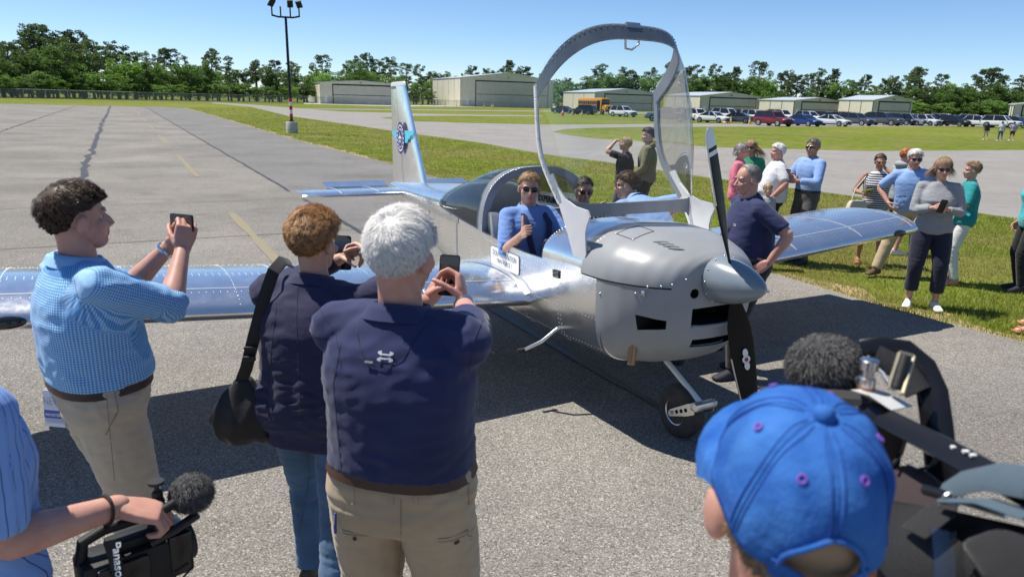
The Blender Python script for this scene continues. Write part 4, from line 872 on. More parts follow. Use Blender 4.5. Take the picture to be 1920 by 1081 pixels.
def carch(k, n=36):
    """transverse glass section at fraction k from the rear arch (0) to the nose (1)"""
    xb_ = 1.298 - .85 * k; zb_ = ip(xb_, rail) if k < 1 else -.06; top = [(0, .525), (.25, .56), (.5, .525), (.75, .41), (.92, .27), (1, .19)]; xt = [(0, 1.46), (.25, 1.2), (.5, .93), (.75, .66), (.92, .46), (1, .36)]
    L = []
    for i in range(n + 1):
        a = math.pi * i / n; sa, ca = math.sin(a), math.cos(a); f_ = sa ** .72
        L.append((xb_ + (ip(k, xt) - xb_) * f_, .537 * math.copysign(abs(ca) ** .62, ca), zb_ + (ip(k, top) - zb_) * f_))
    return L
q = MB(); q.loft([carch(k) for k in np.linspace(-.03, 1, 20)], closed=False, cap=False); cobj(q, 'canopy_glass', CGLASS, sharp=0)
o1, o2 = carch(0), carch(.115); q = MB(); cen = Vector((1.38, 0, .1))
def inn(p, d_=.014): v = Vector(p); n_ = Vector((0, v.y, v.z - .05)); return v - n_.normalized() * d_
q.loft([[inn(a, .004), inn(b_, .004), inn(b_, .018), inn(a, .018)] for a, b_ in zip(o1, o2)]); ra = cobj(q, 'canopy_rear_arch', FRAMEG, sharp=30)
for p in carch(.02)[2:-2]:
    MB().ell(p, (.006, .006, .006), 6, 4).xf(CM).obj('rivet', RIM, ra)
MB().tube([(1.40, -.03, .50), (1.36, -.05, .455), (1.33, .0, .43), (1.33, .06, .44), (1.38, .08, .49)], .008, 8).xf(CM).obj('canopy_latch', RIM, ra); MB().box((1.45, .02, .52), (.04, .12, .03)).xf(CM).obj('latch_block', RIM, ra, bevel=.005)
# --- undercarriage, step, exhaust
TY = mat('aircraft_tyre', (.035, .032, .03), .8, c2=(.06, .052, .045), nscale=14.)
def wheel(c, r_, wd, s_out, parent):
    w_ = MB().lathe([(r_ * .5, -wd * .42), (r_ * .78, -wd * .5), (r_ * .95, -wd * .36), (r_, -wd * .12), (r_, wd * .12), (r_ * .95, wd * .36), (r_ * .78, wd * .5), (r_ * .5, wd * .42)], c, 'Y', 40).obj('wheel', TY, parent, sharp=50)
    for s in (1, -1):
        hb = MB().lathe([(r_ * .52, wd * .36 * s), (r_ * .5, wd * .46 * s), (r_ * .44, wd * .40 * s), (r_ * .42, wd * .3 * s), (r_ * .18, wd * .34 * s), (r_ * .12, wd * .5 * s), (.001, wd * .5 * s)], c, 'Y', 28).obj('hub', ALU2, w_, sharp=40)
        for k in range(5):
            a = 2 * math.pi * k / 5; MB().lathe([(.014, wd * .325 * s), (.014, wd * .345 * s), (.001, wd * .345 * s)], (c[0] + r_ * .3 * math.cos(a), c[1], c[2] + r_ * .3 * math.sin(a)), 'Y', 12).obj('lightening_hole', DARK, w_)
    return w_
nw = Vector((.60, 0, .18 - .044)); wheel(nw, .18, .125, 1, plane)
ps0, ps1 = onY(1241, 664, 0), onY(1312, 752, 0)
MB().tube([ps0 + (ps0 - ps1).normalized() * .15, ps1, ps1 + (ps1 - ps0).normalized() * .06], .019, 14).obj('nose_gear_leg', WHT, plane)
fk = ps1 + (ps1 - ps0).normalized() * .05
for s in (1, -1):
    q = MB(); q.loft([[(fk.x + (nw.x - fk.x) * f_, s * (.085 + .0 * f_), fk.z + (nw.z - fk.z) * f_ + dz) for dz in (-wd, wd)] + [(fk.x + (nw.x - fk.x) * f_, s * .078, fk.z + (nw.z - fk.z) * f_ + dz) for dz in (wd, -wd)] for f_, wd in ((-.02, .04), (.3, .042), (.8, .03), (1.06, .024), (1.12, .014))]); fo = q.obj('fork', ALU2, plane, sharp=30)
    for f_ in (.35, .55, .75): MB().lathe([(.013, .086 * s), (.013, .0875 * s), (.001, .0875 * s)], (fk.x + (nw.x - fk.x) * f_, 0, fk.z + (nw.z - fk.z) * f_), 'Y', 12).obj('lightening_hole', DARK, fo)
MB().tube([nw + Vector((0, -.1, 0)), nw + Vector((0, .1, 0))], .012, 10).obj('axle', RIM, plane); MB().box((fk.x, 0, fk.z + .01), (.06, .18, .05)).obj('fork_crown', ALU2, plane, bevel=.01)
for s in (1, -1):
    q = MB(); q.loft([[(2.68 - .05, y, z + .012), (2.68 + .05, y, z + .012), (2.68 + .05, y, z - .012), (2.68 - .05, y, z - .012)] for y, z in ((s * .3, .5), (s * .6, .46), (s * .85, .33), (s * 1.0, .21))]); q.obj('main_gear_leg', ALU2, plane, sharp=30)
    wheel(Vector((2.68, s * 1.08, .19 + .002)), .19, .13, s, plane)
a0, a1, a2 = onY(1050, 614, .5), onY(1018, 640, .62), onY(985, 656, .70)
MB().tube([a0 + Vector((0, -.12, .05)), a0, a1, a2], .014, 10).obj('boarding_step', ALU2, plane); MB().tube([a2 + Vector((0, -.05, 0)), a2 + Vector((0, .06, 0))], .016, 10).obj('step_pad', TRIM, plane)
e0, e1 = onY(1192, 640, .40), onY(1185, 684, .42)
MB().tube([e0, e1], .025, 14, cap=False).obj('exhaust_pipe', mat('heat_stained_steel', (.3, .2, .12), .4, .8), plane)
# ================================================================ people
def skin(name, c): return mat('skin_' + name, c, .5, c2=tuple(x * k for x, k in zip(c, (.9, .82, .8))), nscale=22., sss=.12, bump=.06, bscale=140., bdist=.003)
SKIN = {'fair': skin('fair', (.52, .31, .225)), 'pink': skin('pink', (.55, .30, .23)), 'tan': skin('tan', (.40, .225, .15)), 'mid': skin('mid', (.44, .26, .18))}
LIPS = mat('lips', (.42, .16, .14), .45); SHADES = mat('sunglass_lens', (.006, .006, .008), .08, spec=.8)
def cloth(name, c, rough=.85, k=.82, bump=.25, bscale=9., weave=True, sheen=.15):
    m = mat('cloth_' + name, c, rough, c2=tuple(x * k for x in c), nscale=5., sheen=sheen, bump=bump, bscale=bscale, bdist=.03); return m
def pattern_cloth(name, fn):
    """cloth coloured from the garment coordinates stored in attribute 'fab' (u around, v along, metres)"""
    m = mat('cloth_' + name, (.5, .5, .5), .85, sheen=.1, bump=.25, bscale=9., bdist=.03); t, b = nodes(m); at_ = N(t, 'ShaderNodeAttribute', attribute_name='fab'); sp = N(t, 'ShaderNodeSeparateXYZ'); t.links.new(at_.outputs['Vector'], sp.inputs[0])
    def stripes(o, period, duty):
        a = N(t, 'ShaderNodeMath', operation='MULTIPLY'); a.inputs[1].default_value = 1 / period; t.links.new(sp.outputs[o], a.inputs[0])
        f_ = N(t, 'ShaderNodeMath', operation='FRACT'); t.links.new(a.outputs[0], f_.inputs[0]); g_ = N(t, 'ShaderNodeMath', operation='LESS_THAN'); g_.inputs[1].default_value = duty; t.links.new(f_.outputs[0], g_.inputs[0]); return g_.outputs[0]
    t.links.new(fn(t, stripes), b.inputs['Base Color']); return m
# ---- head template: origin mid-head, facing +y, total height .235
def head_mesh(vox, fem=False):
    q = MB(); q.ell((0, -.012, .028), (.074, .094, .086), 24, 16); q.ell((0, .02, -.03), (.062, .068, .075), 20, 14); q.ell((0, .045, -.08), (.040, .040, .032), 16, 10)     # skull, face, chin
    q.ell((0, -.01, -.045), (.058, .06, .055), 16, 10)
    q.tube([(0, .078, .012), (0, .094, -.008), (0, .103, -.027), (0, .09, -.036)], [.009, .011, .0135, .009], 10, round_end=True)                                    # nose
    for s in (-1, 1):
        q.ell((s * .011, .091, -.031), (.008, .009, .007), 8, 6); q.ell((s * .045, .055, -.022), (.022, .026, .02), 10, 8)                                           # nostril, cheek
        q.ell((s * .032, .073, .026), (.026, .013, .0085), 10, 8)                                                                                              # brow
        q.ell((s * .077, -.008, -.008), (.0125, .022, .033), 10, 8, M=Matrix.Rotation(R(-14) * 1, 4, 'X') @ Matrix.Rotation(R(-18 * s), 4, 'Z'))                       # ear
    q.ell((0, .083, -.052), (.023, .0105, .0065), 12, 8); q.ell((0, .081, -.063), (.021, .0105, .007), 12, 8)                                                        # lips
    me = remesh(q, vox, 3); V = vco(me)
    for s in (-1, 1):                                                                                                                                       # eye sockets
        d = ((V[:, 0] - s * .031) / .019) ** 2 + ((V[:, 2] - .006) / .012) ** 2; V[:, 1] -= np.where(V[:, 1] > .03, .009 * np.exp(-d), 0)
    if fem: V[:, 0] *= .95; V[:, 2] *= .98
    setco(me, V); return me
HEADS = {}
def head_data(vox, fem):
    k = (vox, fem)
    if k not in HEADS:
        me = head_mesh(vox, fem); V = vco(me).copy(); F = [tuple(p.vertices) for p in me.polygons]; HEADS[k] = (V, F)
    return HEADS[k]
# ---- hand: wrist at origin, fingers along +z, palm facing +y, thumb on +x side (a left hand seen palm-on; mirrored for the other)
def hand_data(pose, vox=.0042):
    if ('h', pose, vox) in HEADS: return HEADS[('h', pose, vox)]
    q = MB(); q.loft([[(x * w_, y * d_ + .002, z) for x, y in ((-1, -.6), (-.6, -1), (.6, -1), (1, -.6), (1, .6), (.6, 1), (-.6, 1), (-1, .6))] for z, w_, d_ in ((-.02, .026, .02), (.01, .03, .019), (.05, .04, .016), (.085, .041, .013), (.095, .039, .010))])
    C = {'relaxed': (35, 40, 25), 'fist': (80, 95, 60), 'grip': (45, 65, 40), 'flat': (8, 10, 5), 'pinch': (55, 60, 30), 'thumb': (82, 98, 60)}[pose]
    def chain(p, d, nrm, lens, rads, angs):
        pts = [Vector(p)]; d = Vector(d).normalized(); ax = d.cross(Vector(nrm)).normalized()
        for l, a in zip(lens, angs): d = Matrix.Rotation(R(a), 3, ax) @ d; pts.append(pts[-1] + d * l)
        q.tube(pts, rads, 8, round_end=True)
    for i, (x, L_, sp) in enumerate(((.029, 1.0, 5), (.010, 1.1, 1), (-.010, 1.03, -3), (-.028, .82, -8))):
        k = 1 + (i - 1) * .06; chain((x, 0, .088), (math.sin(R(sp)), 0, math.cos(R(sp))), (0, 1, 0), (.042 * L_, .026 * L_, .021 * L_), (.0098, .0088, .008, .0068), [c * k for c in C])
    th = {'relaxed': ((.75, .35, .75), (20, 15)), 'fist': ((.45, .75, .7), (35, 45)), 'grip': ((.7, .6, .6), (15, 25)), 'flat': ((.8, .15, .6), (5, 5)), 'pinch': ((.5, .75, .7), (15, 15)), 'thumb': ((.98, .12, .2), (-4, -6))}[pose]
    chain((.026, .004, .02), th[0], (-1, .6, 0) if pose != 'thumb' else (0, 0, 1), (.045, .033, .026), (.014, .0112, .0098, .0078), (0, th[1][0], th[1][1]))
    me = remesh(q, vox, 3); V = vco(me).copy(); F = [tuple(p.vertices) for p in me.polygons]; HEADS[('h', pose, vox)] = (V, F); return V, F
def ik(a, b, l1, l2, hint):
    a, b = Vector(a), Vector(b); d = b - a; L = min(d.length, (l1 + l2) * .998); u = d.normalized(); x = (l1 * l1 - l2 * l2 + L * L) / (2 * L); h_ = math.sqrt(max(l1 * l1 - x * x, 0))
    hv = Vector(hint) - a; hv = hv - u * hv.dot(u)
    if hv.length < 1e-6: hv = u.orthogonal()
    return a + u * x + hv.normalized() * h_, a + u * L
def ring(c, ax, ay, a, b_, n=26, p=2.4):
    L = []
    for i in range(n):
        t_ = 2 * math.pi * i / n; ca, sa = math.cos(t_), math.sin(t_); L.append(Vector(c) + ax * (a * math.copysign(abs(ca) ** (2 / p), ca)) + ay * (b_ * math.copysign(abs(sa) ** (2 / p), sa)))
    return L
HAIRM = {}
def hairmat(name, c, c2, rough=.45):
    m = mat('hair_' + name, c, rough); t, b = nodes(m); ge = N(t, 'ShaderNodeNewGeometry'); t.links.new(ramp(t, ge.outputs['Random Per Island'], [(0, c), (1, c2)]), b.inputs['Base Color']); b.inputs['Specular IOR Level'].default_value = .4; HAIRM[name] = m
hairmat('white', (.66, .64, .61), (.9, .88, .85), .5); hairmat('brown', (.035, .02, .012), (.10, .058, .032)); hairmat('auburn', (.26, .12, .045), (.62, .36, .16)); hairmat('dark', (.012, .009, .008), (.04, .028, .022)); hairmat('grey', (.2, .19, .18), (.45, .43, .41)); hairmat('blond', (.30, .19, .09), (.55, .38, .20)); hairmat('ginger', (.32, .09, .02), (.55, .19, .05)); hairmat('sand', (.22, .14, .075), (.42, .28, .16)); hairmat('saltpepper', (.09, .085, .08), (.35, .33, .31))
SK = dict(c=np.array((0, -.012, .03)), r=np.array((.079, .1, .092)))
def hair_geo(style, n, length, width, seed, vol=.0, curl=.0, maxz=None, clump=.5):
    """strand ribbons in head space; style sets the hairline and comb direction"""
    g = np.random.default_rng(seed); u = g.normal(size=(n * 5, 3)); u /= np.linalg.norm(u, axis=1, keepdims=True); x, y, z = u.T
    front = {'balding': .78, 'default': .42, 'fringe': .25}.get(style, .42)
    low = np.interp(y, [-1, -.6, -.3, -.1, .25, .5, .8, 1], [-.74, -.7, -.4, .06, .08, front, front + .08, front + .1])
    if style in ('bob', 'long'): low = np.interp(y, [-1, -.5, .1, .3, .55, .8, 1], [-.8, -.8, -.55, .1, .45, .5, .5])
    keep = z > low
    if style == 'balding': keep &= ~((z > .62) & (y > -.25)) | (g.uniform(size=len(z)) < .12)
    if maxz is not None: keep &= z < maxz
    u = u[keep][:n]; n = len(u); P = SK['c'] + u * SK['r'] * g.uniform(.99, 1.02, (n, 1)); nrm = u / SK['r']; nrm /= np.linalg.norm(nrm, axis=1, keepdims=True)
    crown = np.array((.1, -.62, .78)); flow = u - crown * (u @ crown)[:, None]; flow /= np.linalg.norm(flow, axis=1, keepdims=True) + 1e-6
    if style == 'side': flow = flow * .7 + np.array((.5, .1, 0)) * np.clip(u[:, 2:3], 0, 1)
    if style == 'brushed': flow = flow * .5 + np.array((0, -.9, -.1))
    if style == 'fringe': flow = flow * .8 + np.array((.35, .45, 0)) * np.clip(u[:, 2:3], 0, 1)
    cl = wobble(u, 6, seed)[:, None] * .7 + wobble(u, 15, seed + 1)[:, None] * .3; tv = np.cross(flow, nrm); flow = flow + tv * cl
    hang = style in ('bob', 'long'); flow += g.normal(size=(n, 3)) * (.10 + curl * .5); K = 7
    L = length * g.uniform(.55, 1.15, n) * (1 if hang else np.interp(u[:, 2], [-.7, -.1, .4], [.3, .55, 1.])); pts = [P]; d = nrm * (.22 + vol * 1.2) + flow; d /= np.linalg.norm(d, axis=1, keepdims=True)
    rmax = 1.045 + vol * .75 * np.interp(u[:, 2], [-.6, 0, .5], [.3, .75, 1])[:, None] * (1 + .3 * wobble(u, 7, seed + 2)[:, None]) + .03 * wobble(u, 16, seed + 5)[:, None] + .035 * g.uniform(size=(n, 1)) ** 2; rmax = rmax + (g.uniform(size=(n, 1)) < .05) * .1; rlo = 1.015 + (rmax - 1.015) * g.uniform(.45, 1, (n, 1))
    for k in range(1, K):
        q = pts[-1] + d * (L / (K - 1))[:, None]; q = q + curl * .004 * np.stack([np.sin(k * 2.1 + u[:, 0] * 40), np.cos(k * 1.7 + u[:, 1] * 40), np.sin(k * 1.3 + u[:, 2] * 30)], 1)
        rel = (q - SK['c']) / SK['r']; rl = np.linalg.norm(rel, axis=1, keepdims=True); tgt = np.clip(rl, rlo if k > 2 else 1.012, rmax); free = hang & (rel[:, 2:3] < -.25) if hang else np.zeros((n, 1), bool)
        q = np.where(free & (rl > 1.05), q, SK['c'] + rel / rl * SK['r'] * tgt)
        pts.append(q); d = d * .6 + flow * .4 - np.array((0, 0, 1)) * (.08 if not hang else .45) + g.normal(size=(n, 3)) * (.03 + curl * .22); d /= np.linalg.norm(d, axis=1, keepdims=True)
    pts = np.stack(pts, 1); G = max(30, n // 40); gi = g.choice(n, G, replace=False); near = gi[np.argmin(((P[:, None, :] - P[gi][None]) ** 2).sum(2) if n * G < 8e6 else np.concatenate([((P[k:k + 1500, None, :] - P[gi][None]) ** 2).sum(2) for k in range(0, n, 1500)]), axis=1)]
    fk_ = (clump * (np.arange(K) / (K - 1)) ** .8)[None, :, None]; pts = pts * (1 - fk_) + (pts[near] + (pts[:, :1] - pts[near][:, :1]) * .35) * fk_; side = np.cross(np.diff(pts, axis=1, append=pts[:, -1:] * 2 - pts[:, -2:-1]), (pts - SK['c'])); side /= np.linalg.norm(side, axis=2, keepdims=True) + 1e-9; side += g.normal(size=(n, 1, 3)) * .2
    tw = np.linspace(1, .15, K)[None, :, None] * width * g.uniform(.6, 1.3, (n, 1, 1)); A = pts - side * tw; B = pts + side * tw; V = np.stack([A, B], 2).reshape(-1, 3); base = (np.arange(n) * K * 2)[:, None, None]; kk = (np.arange(K - 1) * 2)[None, :, None]
    F = (base + kk + np.array([0, 1, 3, 2])[None, None, :]).reshape(-1, 4); return V, F
def hair_cap(style, off, seed):
    g = np.random.default_rng(seed); q = MB(); nu, nv = 30, 16; V = []; F = []
    front = .8 if style == 'balding' else .42
    for j in range(nv + 1):
        for i in range(nu):
            a = 2 * math.pi * i / nu; y = math.sin(a); lo = float(np.interp(y, [-1, -.6, -.3, -.1, .25, .5, .8, 1], [-.74, -.7, -.4, .06, .08, front, front + .08, front + .1]))
            if style in ('bob', 'long'): lo = float(np.interp(y, [-1, -.5, .1, .3, .55, .8, 1], [-.8, -.8, -.55, .1, .45, .5, .5]))
            z = lo + (1 - lo) * (j / nv) ** .8; z = min(z, .999); r_ = math.sqrt(max(0, 1 - z * z)); u = np.array((math.cos(a) * r_, math.sin(a) * r_, z)); k = 1.0 + off * (1 - (1 - j / nv) ** 4 * .9) + .012 * math.sin(a * 7 + j) ; V.append(SK['c'] + u * SK['r'] * k)
    for j in range(nv):
        for i in range(nu): F.append((j * nu + i, j * nu + (i + 1) % nu, (j + 1) * nu + (i + 1) % nu, (j + 1) * nu + i))
    return np.array(V), F
def shoe(q, M, L=.27, kind='shoe'):
    secs = [(-.07, .030, .012, .085), (-.05, .037, .0, .10), (.0, .036, .0, .095), (.06, .040, .0, .075), (.12, .046, .0, .055), (.165, .042, .004, .042), (.19, .028, .012, .03)]
    if kind == 'sandal': secs = [(a, w_, b_, b_ + .022) for a, w_, b_, t_ in secs]
    rings = []
    for y, w_, z0, z1 in secs:
        rings.append([M @ Vector((w_ * cx, y, z0 + (z1 - z0) * cz)) for cx, cz in ((-.9, 0), (.9, 0), (1, .2), (.95, .6), (.6, .95), (0, 1), (-.6, .95), (-.95, .6), (-1, .2))])
    q.loft(rings)
def person(label, pos, face, h=1.75, skin_='fair', vox=.013, w=1., dep=1., belly=0., hip=1., fem=False, lean=0., side=0., bend=0., pelvis=None, head=(0, 0, 0), arms=None, feet=None, knees=None,
           top=None, sleeve=.5, hem=-.03, topfit=1., neck='collar', bottom=None, leglen=1., legfit=1., belt=None, shoes=None, shoekind='shoe', hair=None, glasses=None, hands=('relaxed', 'relaxed'), hdir=None, palm=None, skirt=None, group=None, name='person', collar_m=None, folds=1., bust=0., pattern=False, vis=('l', 'r')):
    s = h / 1.75; S = Vector; root_loc = (pos[0], pos[1], pos[2] if len(pos) > 2 else 0.)
    P = S(pelvis or (0, 0, .95)); up = Matrix.Rotation(R(-lean), 3, 'X') @ Matrix.Rotation(R(side), 3, 'Y') @ S((0, 0, 1)); up2 = Matrix.Rotation(R(-lean - bend), 3, 'X') @ Matrix.Rotation(R(side), 3, 'Y') @ S((0, 0, 1))
    X = S((1, 0, 0)); X = (X - up * X.dot(up)).normalized()
    def spine(t_):  # point and local axes along the trunk
        if t_ < .15: return P + up * t_, X, up.cross(X)
        k = min(1, (t_ - .15) / .25); d = (up * (1 - k) + up2 * k).normalized(); return P + up * .15 + ((up + d).normalized()) * (t_ - .15), X, d.cross(X)
    T = [(-.12, .13, .095), (-.05, .168 * hip, .115), (.02, .170 * hip, .118), (.10, .155, .112), (.20, .158, .116), (.30, .172, .122), (.37, .178, .118), (.42, .168, .105), (.46, .135, .085), (.49, .098, .072), (.515, .068, .062)]
    if fem: T = [(a, x_ * (.9 if a > .05 else 1), y_ * .9) for a, x_, y_ in T]
    def torso(inf, t0, t1, fit=1.):
        tt = sorted(set([t0, t1] + [a for a, _, _ in T if t0 < a < t1])); R_ = []
        for t_ in tt:
            c, ax, ay = spine(t_); a = ip(t_, [(p[0], p[1]) for p in T]) * w; b_ = ip(t_, [(p[0], p[2]) for p in T]) * dep; bl = belly * math.exp(-((t_ - .12) / .13) ** 2); bu = bust * math.exp(-((t_ - .3) / .07) ** 2)
            loose = fit if t_ < .3 else 1 + (fit - 1) * max(0, (.42 - t_) / .12)
            R_.append(ring(c + ay * (bl * .6 + bu * .5), ax, ay, (a + inf + bl * .35) * loose, (b_ + inf + bl * .7 + bu * .5) * loose))
        return R_
    sw = .178 * (w * .6 + .4); shc, ax_, ay_ = spine(.445); SH = {'r': shc + X * sw - ay_ * .005, 'l': shc - X * sw - ay_ * .005}
    arms = arms or {}; A = {}
    for sd in 'lr':
        sg = 1 if sd == 'r' else -1; tgt = arms.get(sd)
        if tgt is None: wr = SH[sd] + S((sg * .09, .06, -.52)); hint = SH[sd] + S((sg * .3, -.4, -.25))
        else: wr = S(tgt[0]); hint = S(tgt[1])
        el, wr = ik(SH[sd], wr, .285, .255, hint); A[sd] = (SH[sd], el, wr)
    feet = feet or ((-.1, 0.02), (.1, -.02)); LG = {}
    for sd, ft, sg in (('l', feet[0], -1), ('r', feet[1], 1)):
        hp = P + X * sg * .092 * hip - up * .03; an = S((ft[0], ft[1], ft[2] if len(ft) > 2 else .085)); kh = (knees or {}).get(sd, hp + S((sg * .08, .6, -.3)))
        kn, an = ik(hp, an, .425, .43, kh); yaw = ft[3] if len(ft) > 3 else -sg * 12; LG[sd] = (hp, kn, an, yaw)
    NB = spine(.50)[0]; hy_, hp_, hr_ = head; HR = Matrix.Rotation(R(-hy_), 3, 'Z') @ Matrix.Rotation(R(-hp_), 3, 'X') @ Matrix.Rotation(R(hr_), 3, 'Y'); hc = NB + (up2 * .6 + S((0, 0, .4))).normalized() * .154 + HR @ S((0, .014, 0))
    def limb(q, pts, rad, f0=0., f1=1., n=14, re=True):
        """tube through joints with radii at evenly spaced fractions, clipped to [f0,f1] of its length"""
        Ls = [0]; 
        for a, b_ in zip(pts, pts[1:]): Ls.append(Ls[-1] + (b_ - a).length)
        tot = Ls[-1]; R_ = []; 
        for k in range(n + 1):
            d = tot * (f0 + (f1 - f0) * k / n); i = max(j for j in range(len(Ls) - 1) if Ls[j] <= d + 1e-9); p = pts[i].lerp(pts[i + 1], (d - Ls[i]) / max(1e-9, Ls[i + 1] - Ls[i])); R_.append((p, ip(d / tot, rad)))
        q.tube([p for p, _ in R_], [r_ for _, r_ in R_], 14, round_end=re)
    armr = [(0, .05), (.15, .05), (.45, .043), (.53, .041), (.65, .043), (.8, .035), (1, .027)]; legr = [(0, .088), (.15, .088), (.45, .06), (.52, .056), (.65, .06), (.78, .05), (.93, .038), (1, .037)]
    wf = (w * .5 + .5) * (.9 if fem else 1.)
    body = MB(); body.loft(torso(-.008, -.12, .515)); body.tube([NB - up2 * .04, NB + up2 * .03, hc + HR @ S((0, -.022, -.07)), hc + HR @ S((0, -.024, -.03)), hc + HR @ S((0, -.02, .01))], [.066 * wf, .057 * wf, .055 * wf, .062, .06], 16)
    for sd in 'lr':
        limb(body, A[sd], [(a, r_ * wf) for a, r_ in armr]); limb(body, LG[sd][:3], [(a, r_ * wf) for a, r_ in legr])
        hp, kn, an, yaw = LG[sd]; M = Matrix.Translation(an - S((0, 0, .075))) @ Matrix.Rotation(R(yaw), 4, 'Z') @ Matrix.Scale(.92, 4); shoe(body, M)
    bme = remesh(body, vox * .8, 4); V = [vco(bme)]; F = [tuple(p.vertices) for p in bme.polygons]; MI = [0] * len(F)
    hv, hf = head_data(.0045 if vox < .012 else .007, fem); HRn = np.array(HR); Vh = hv @ HRn.T + np.array(hc); off = len(V[0]); V.append(Vh); F += [tuple(i + off for i in f_) for f_ in hf]; fc = np.array([hv[list(f_)].mean(0) for f_ in hf])
    MI += [1 if (abs(c_[0]) < .022 and -.071 < c_[2] < -.046 and c_[1] > .079) else 0 for c_ in fc]; off += len(Vh)
    for i, sd in enumerate('lr'):
        if hands[i] is None: continue
        hv2, hf2 = hand_data(hands[i], .0042 if vox < .016 else .006); sh_, el, wr = A[sd]; fd_ = S((hdir or {}).get(sd, (wr - el))).normalized(); pn_ = S((palm or {}).get(sd, (-1 if sd == 'r' else 1, 0, 0))); M = frame(wr, pn_.cross(fd_) if sd == 'l' else -pn_.cross(fd_), fd_)
        hv3 = hv2.copy()
        M3 = np.array(M.to_3x3()); pl = M3[:, 1]; flip = np.dot(pl, np.array(pn_)) < 0
        if flip: hv3[:, 1] *= -1; hf2 = [f_[::-1] for f_ in hf2]
        Vn = (hv3 * (.92 if fem else 1.02)) @ M3.T + np.array(M.to_translation()); V.append(Vn); F += [tuple(j + off for j in f_) for f_ in hf2]; MI += [0] * len(hf2); off += len(Vn)
    bpy.data.meshes.remove(bme); me = bpy.data.meshes.new(name); me.from_pydata((np.concatenate(V) * s).tolist(), [], F); me.polygons.foreach_set('material_index', MI); me.update()
    o = mkobj(name, me, [SKIN[skin_], LIPS], sharp=0); o.location = root_loc; o.rotation_euler = (0, 0, -R(face)); tag(o, label, 'person', group)
    def put(q, nm, m, vx=None, sm=5, fab=False, fold=0., parent=o, seed=1):
        me_ = remesh(q, vx or vox, sm); Vc = vco(me_)
        if fold:
            n_ = vno(me_); a_ = np.zeros(len(Vc))
            for sd in 'lr':
                for J, rr, am in ((A[sd][1], .11, 1.), (A[sd][0], .13, .7), (LG[sd][1], .13, 1.), (LG[sd][0], .15, .6)):
                    a_ = np.maximum(a_, am * np.exp(-((Vc - np.array(J)) ** 2).sum(1) / rr ** 2))
            wst = np.array(spine(.06)[0]); a_ = np.maximum(a_, .8 * np.exp(-((Vc[:, 2] - wst[2]) / .1) ** 2)); r1 = 1 - np.abs(wobble(Vc * np.array((1, 1, 2.2)), 17, seed)) * 2; r2 = wobble(Vc, 9, seed + 3)
            hemk = np.clip((Vc[:, 2] - spine(hem)[0][2]) / .05, .05, 1) if nm == 'top' else np.ones(len(Vc)); ang = np.arctan2(Vc[:, 0], Vc[:, 1]); hz_ = np.array(spine(.1)[0])[2]; dr = np.sin(ang * 9 + 2.2 * wobble(Vc, 6, seed + 9)) * np.exp(-((Vc[:, 2] - hz_) / .09) ** 2) * .5
            Vc = Vc + n_ * ((r1 * .6 + r2 * .5) * (.0022 + .006 * a_) * fold + dr * .004 * fold)[:, None] * hemk[:, None]
        if fab:
            sa, sb = np.array(P), np.array(spine(.48)[0]); segs = [(sa, sb, .0)] + [(np.array(A[sd][0]) + (np.array(A[sd][1]) - np.array(A[sd][0])) * .12, np.array(A[sd][1]), 1) for sd in 'lr'] + [(np.array(A[sd][1]), np.array(A[sd][2]), 1) for sd in 'lr']; best = None
            for a1, b1, kd in segs:
                ab = b1 - a1; tt = np.clip(((Vc - a1) @ ab) / (ab @ ab), -.35 if kd else -.6, 1); cpt = a1 + tt[:, None] * ab; dv = Vc - cpt; ds = np.linalg.norm(dv, axis=1) - (.13 if not kd else .05); e1_ = np.cross(ab, (1, .1, .2) if kd else (0, 1, 0)); e1_ /= np.linalg.norm(e1_); e2_ = np.cross(ab, e1_); e2_ /= np.linalg.norm(e2_); uu = np.arctan2(dv @ e1_, dv @ e2_) * (.15 if not kd else .06); uv = np.c_[uu, tt * np.linalg.norm(ab), tt * 0]
                if best is None: best, bd = uv, ds
                else: mk = ds < bd; best[mk] = uv[mk]; bd = np.minimum(bd, ds)
            at_ = me_.attributes.new('fab', 'FLOAT_VECTOR', 'POINT'); at_.data.foreach_set('vector', best.astype(np.float32).ravel())
        setco(me_, Vc * s); me_.materials.clear(); return mkobj(nm, me_, m, parent, sharp=0)
    out = {'body': o, 'A': A, 'hc': hc, 'HR': HR, 's': s, 'spine': spine, 'P': P, 'X': X, 'LG': LG, 'torso': torso}
    if bottom:
        q = MB()
        if not skirt:
            q.loft(torso(.010, -.11, .08))
            lr = [(0, .098 * legfit), (.2, .097 * legfit), (.5, .074 * legfit), (.7, .069 * legfit), (1, .064 * legfit)]
            for sd in 'lr': limb(q, LG[sd][:3], [(a, r_ * (wf * .5 + .5)) for a, r_ in lr], 0, leglen, 18, False)
        else: c, ax, ay = spine(.06); q.loft([ring(spine(.08)[0], X, ay, .165 * w, .12), ring(P - up * .1, X, ay, .19 * hip, .15), ring(P - S((0, 0, skirt)), X, ay, .21 * hip, .17)])
        out['bottom'] = put(q, 'skirt' if skirt else ('shorts' if leglen < .6 else 'trousers'), bottom, fold=folds, seed=5)
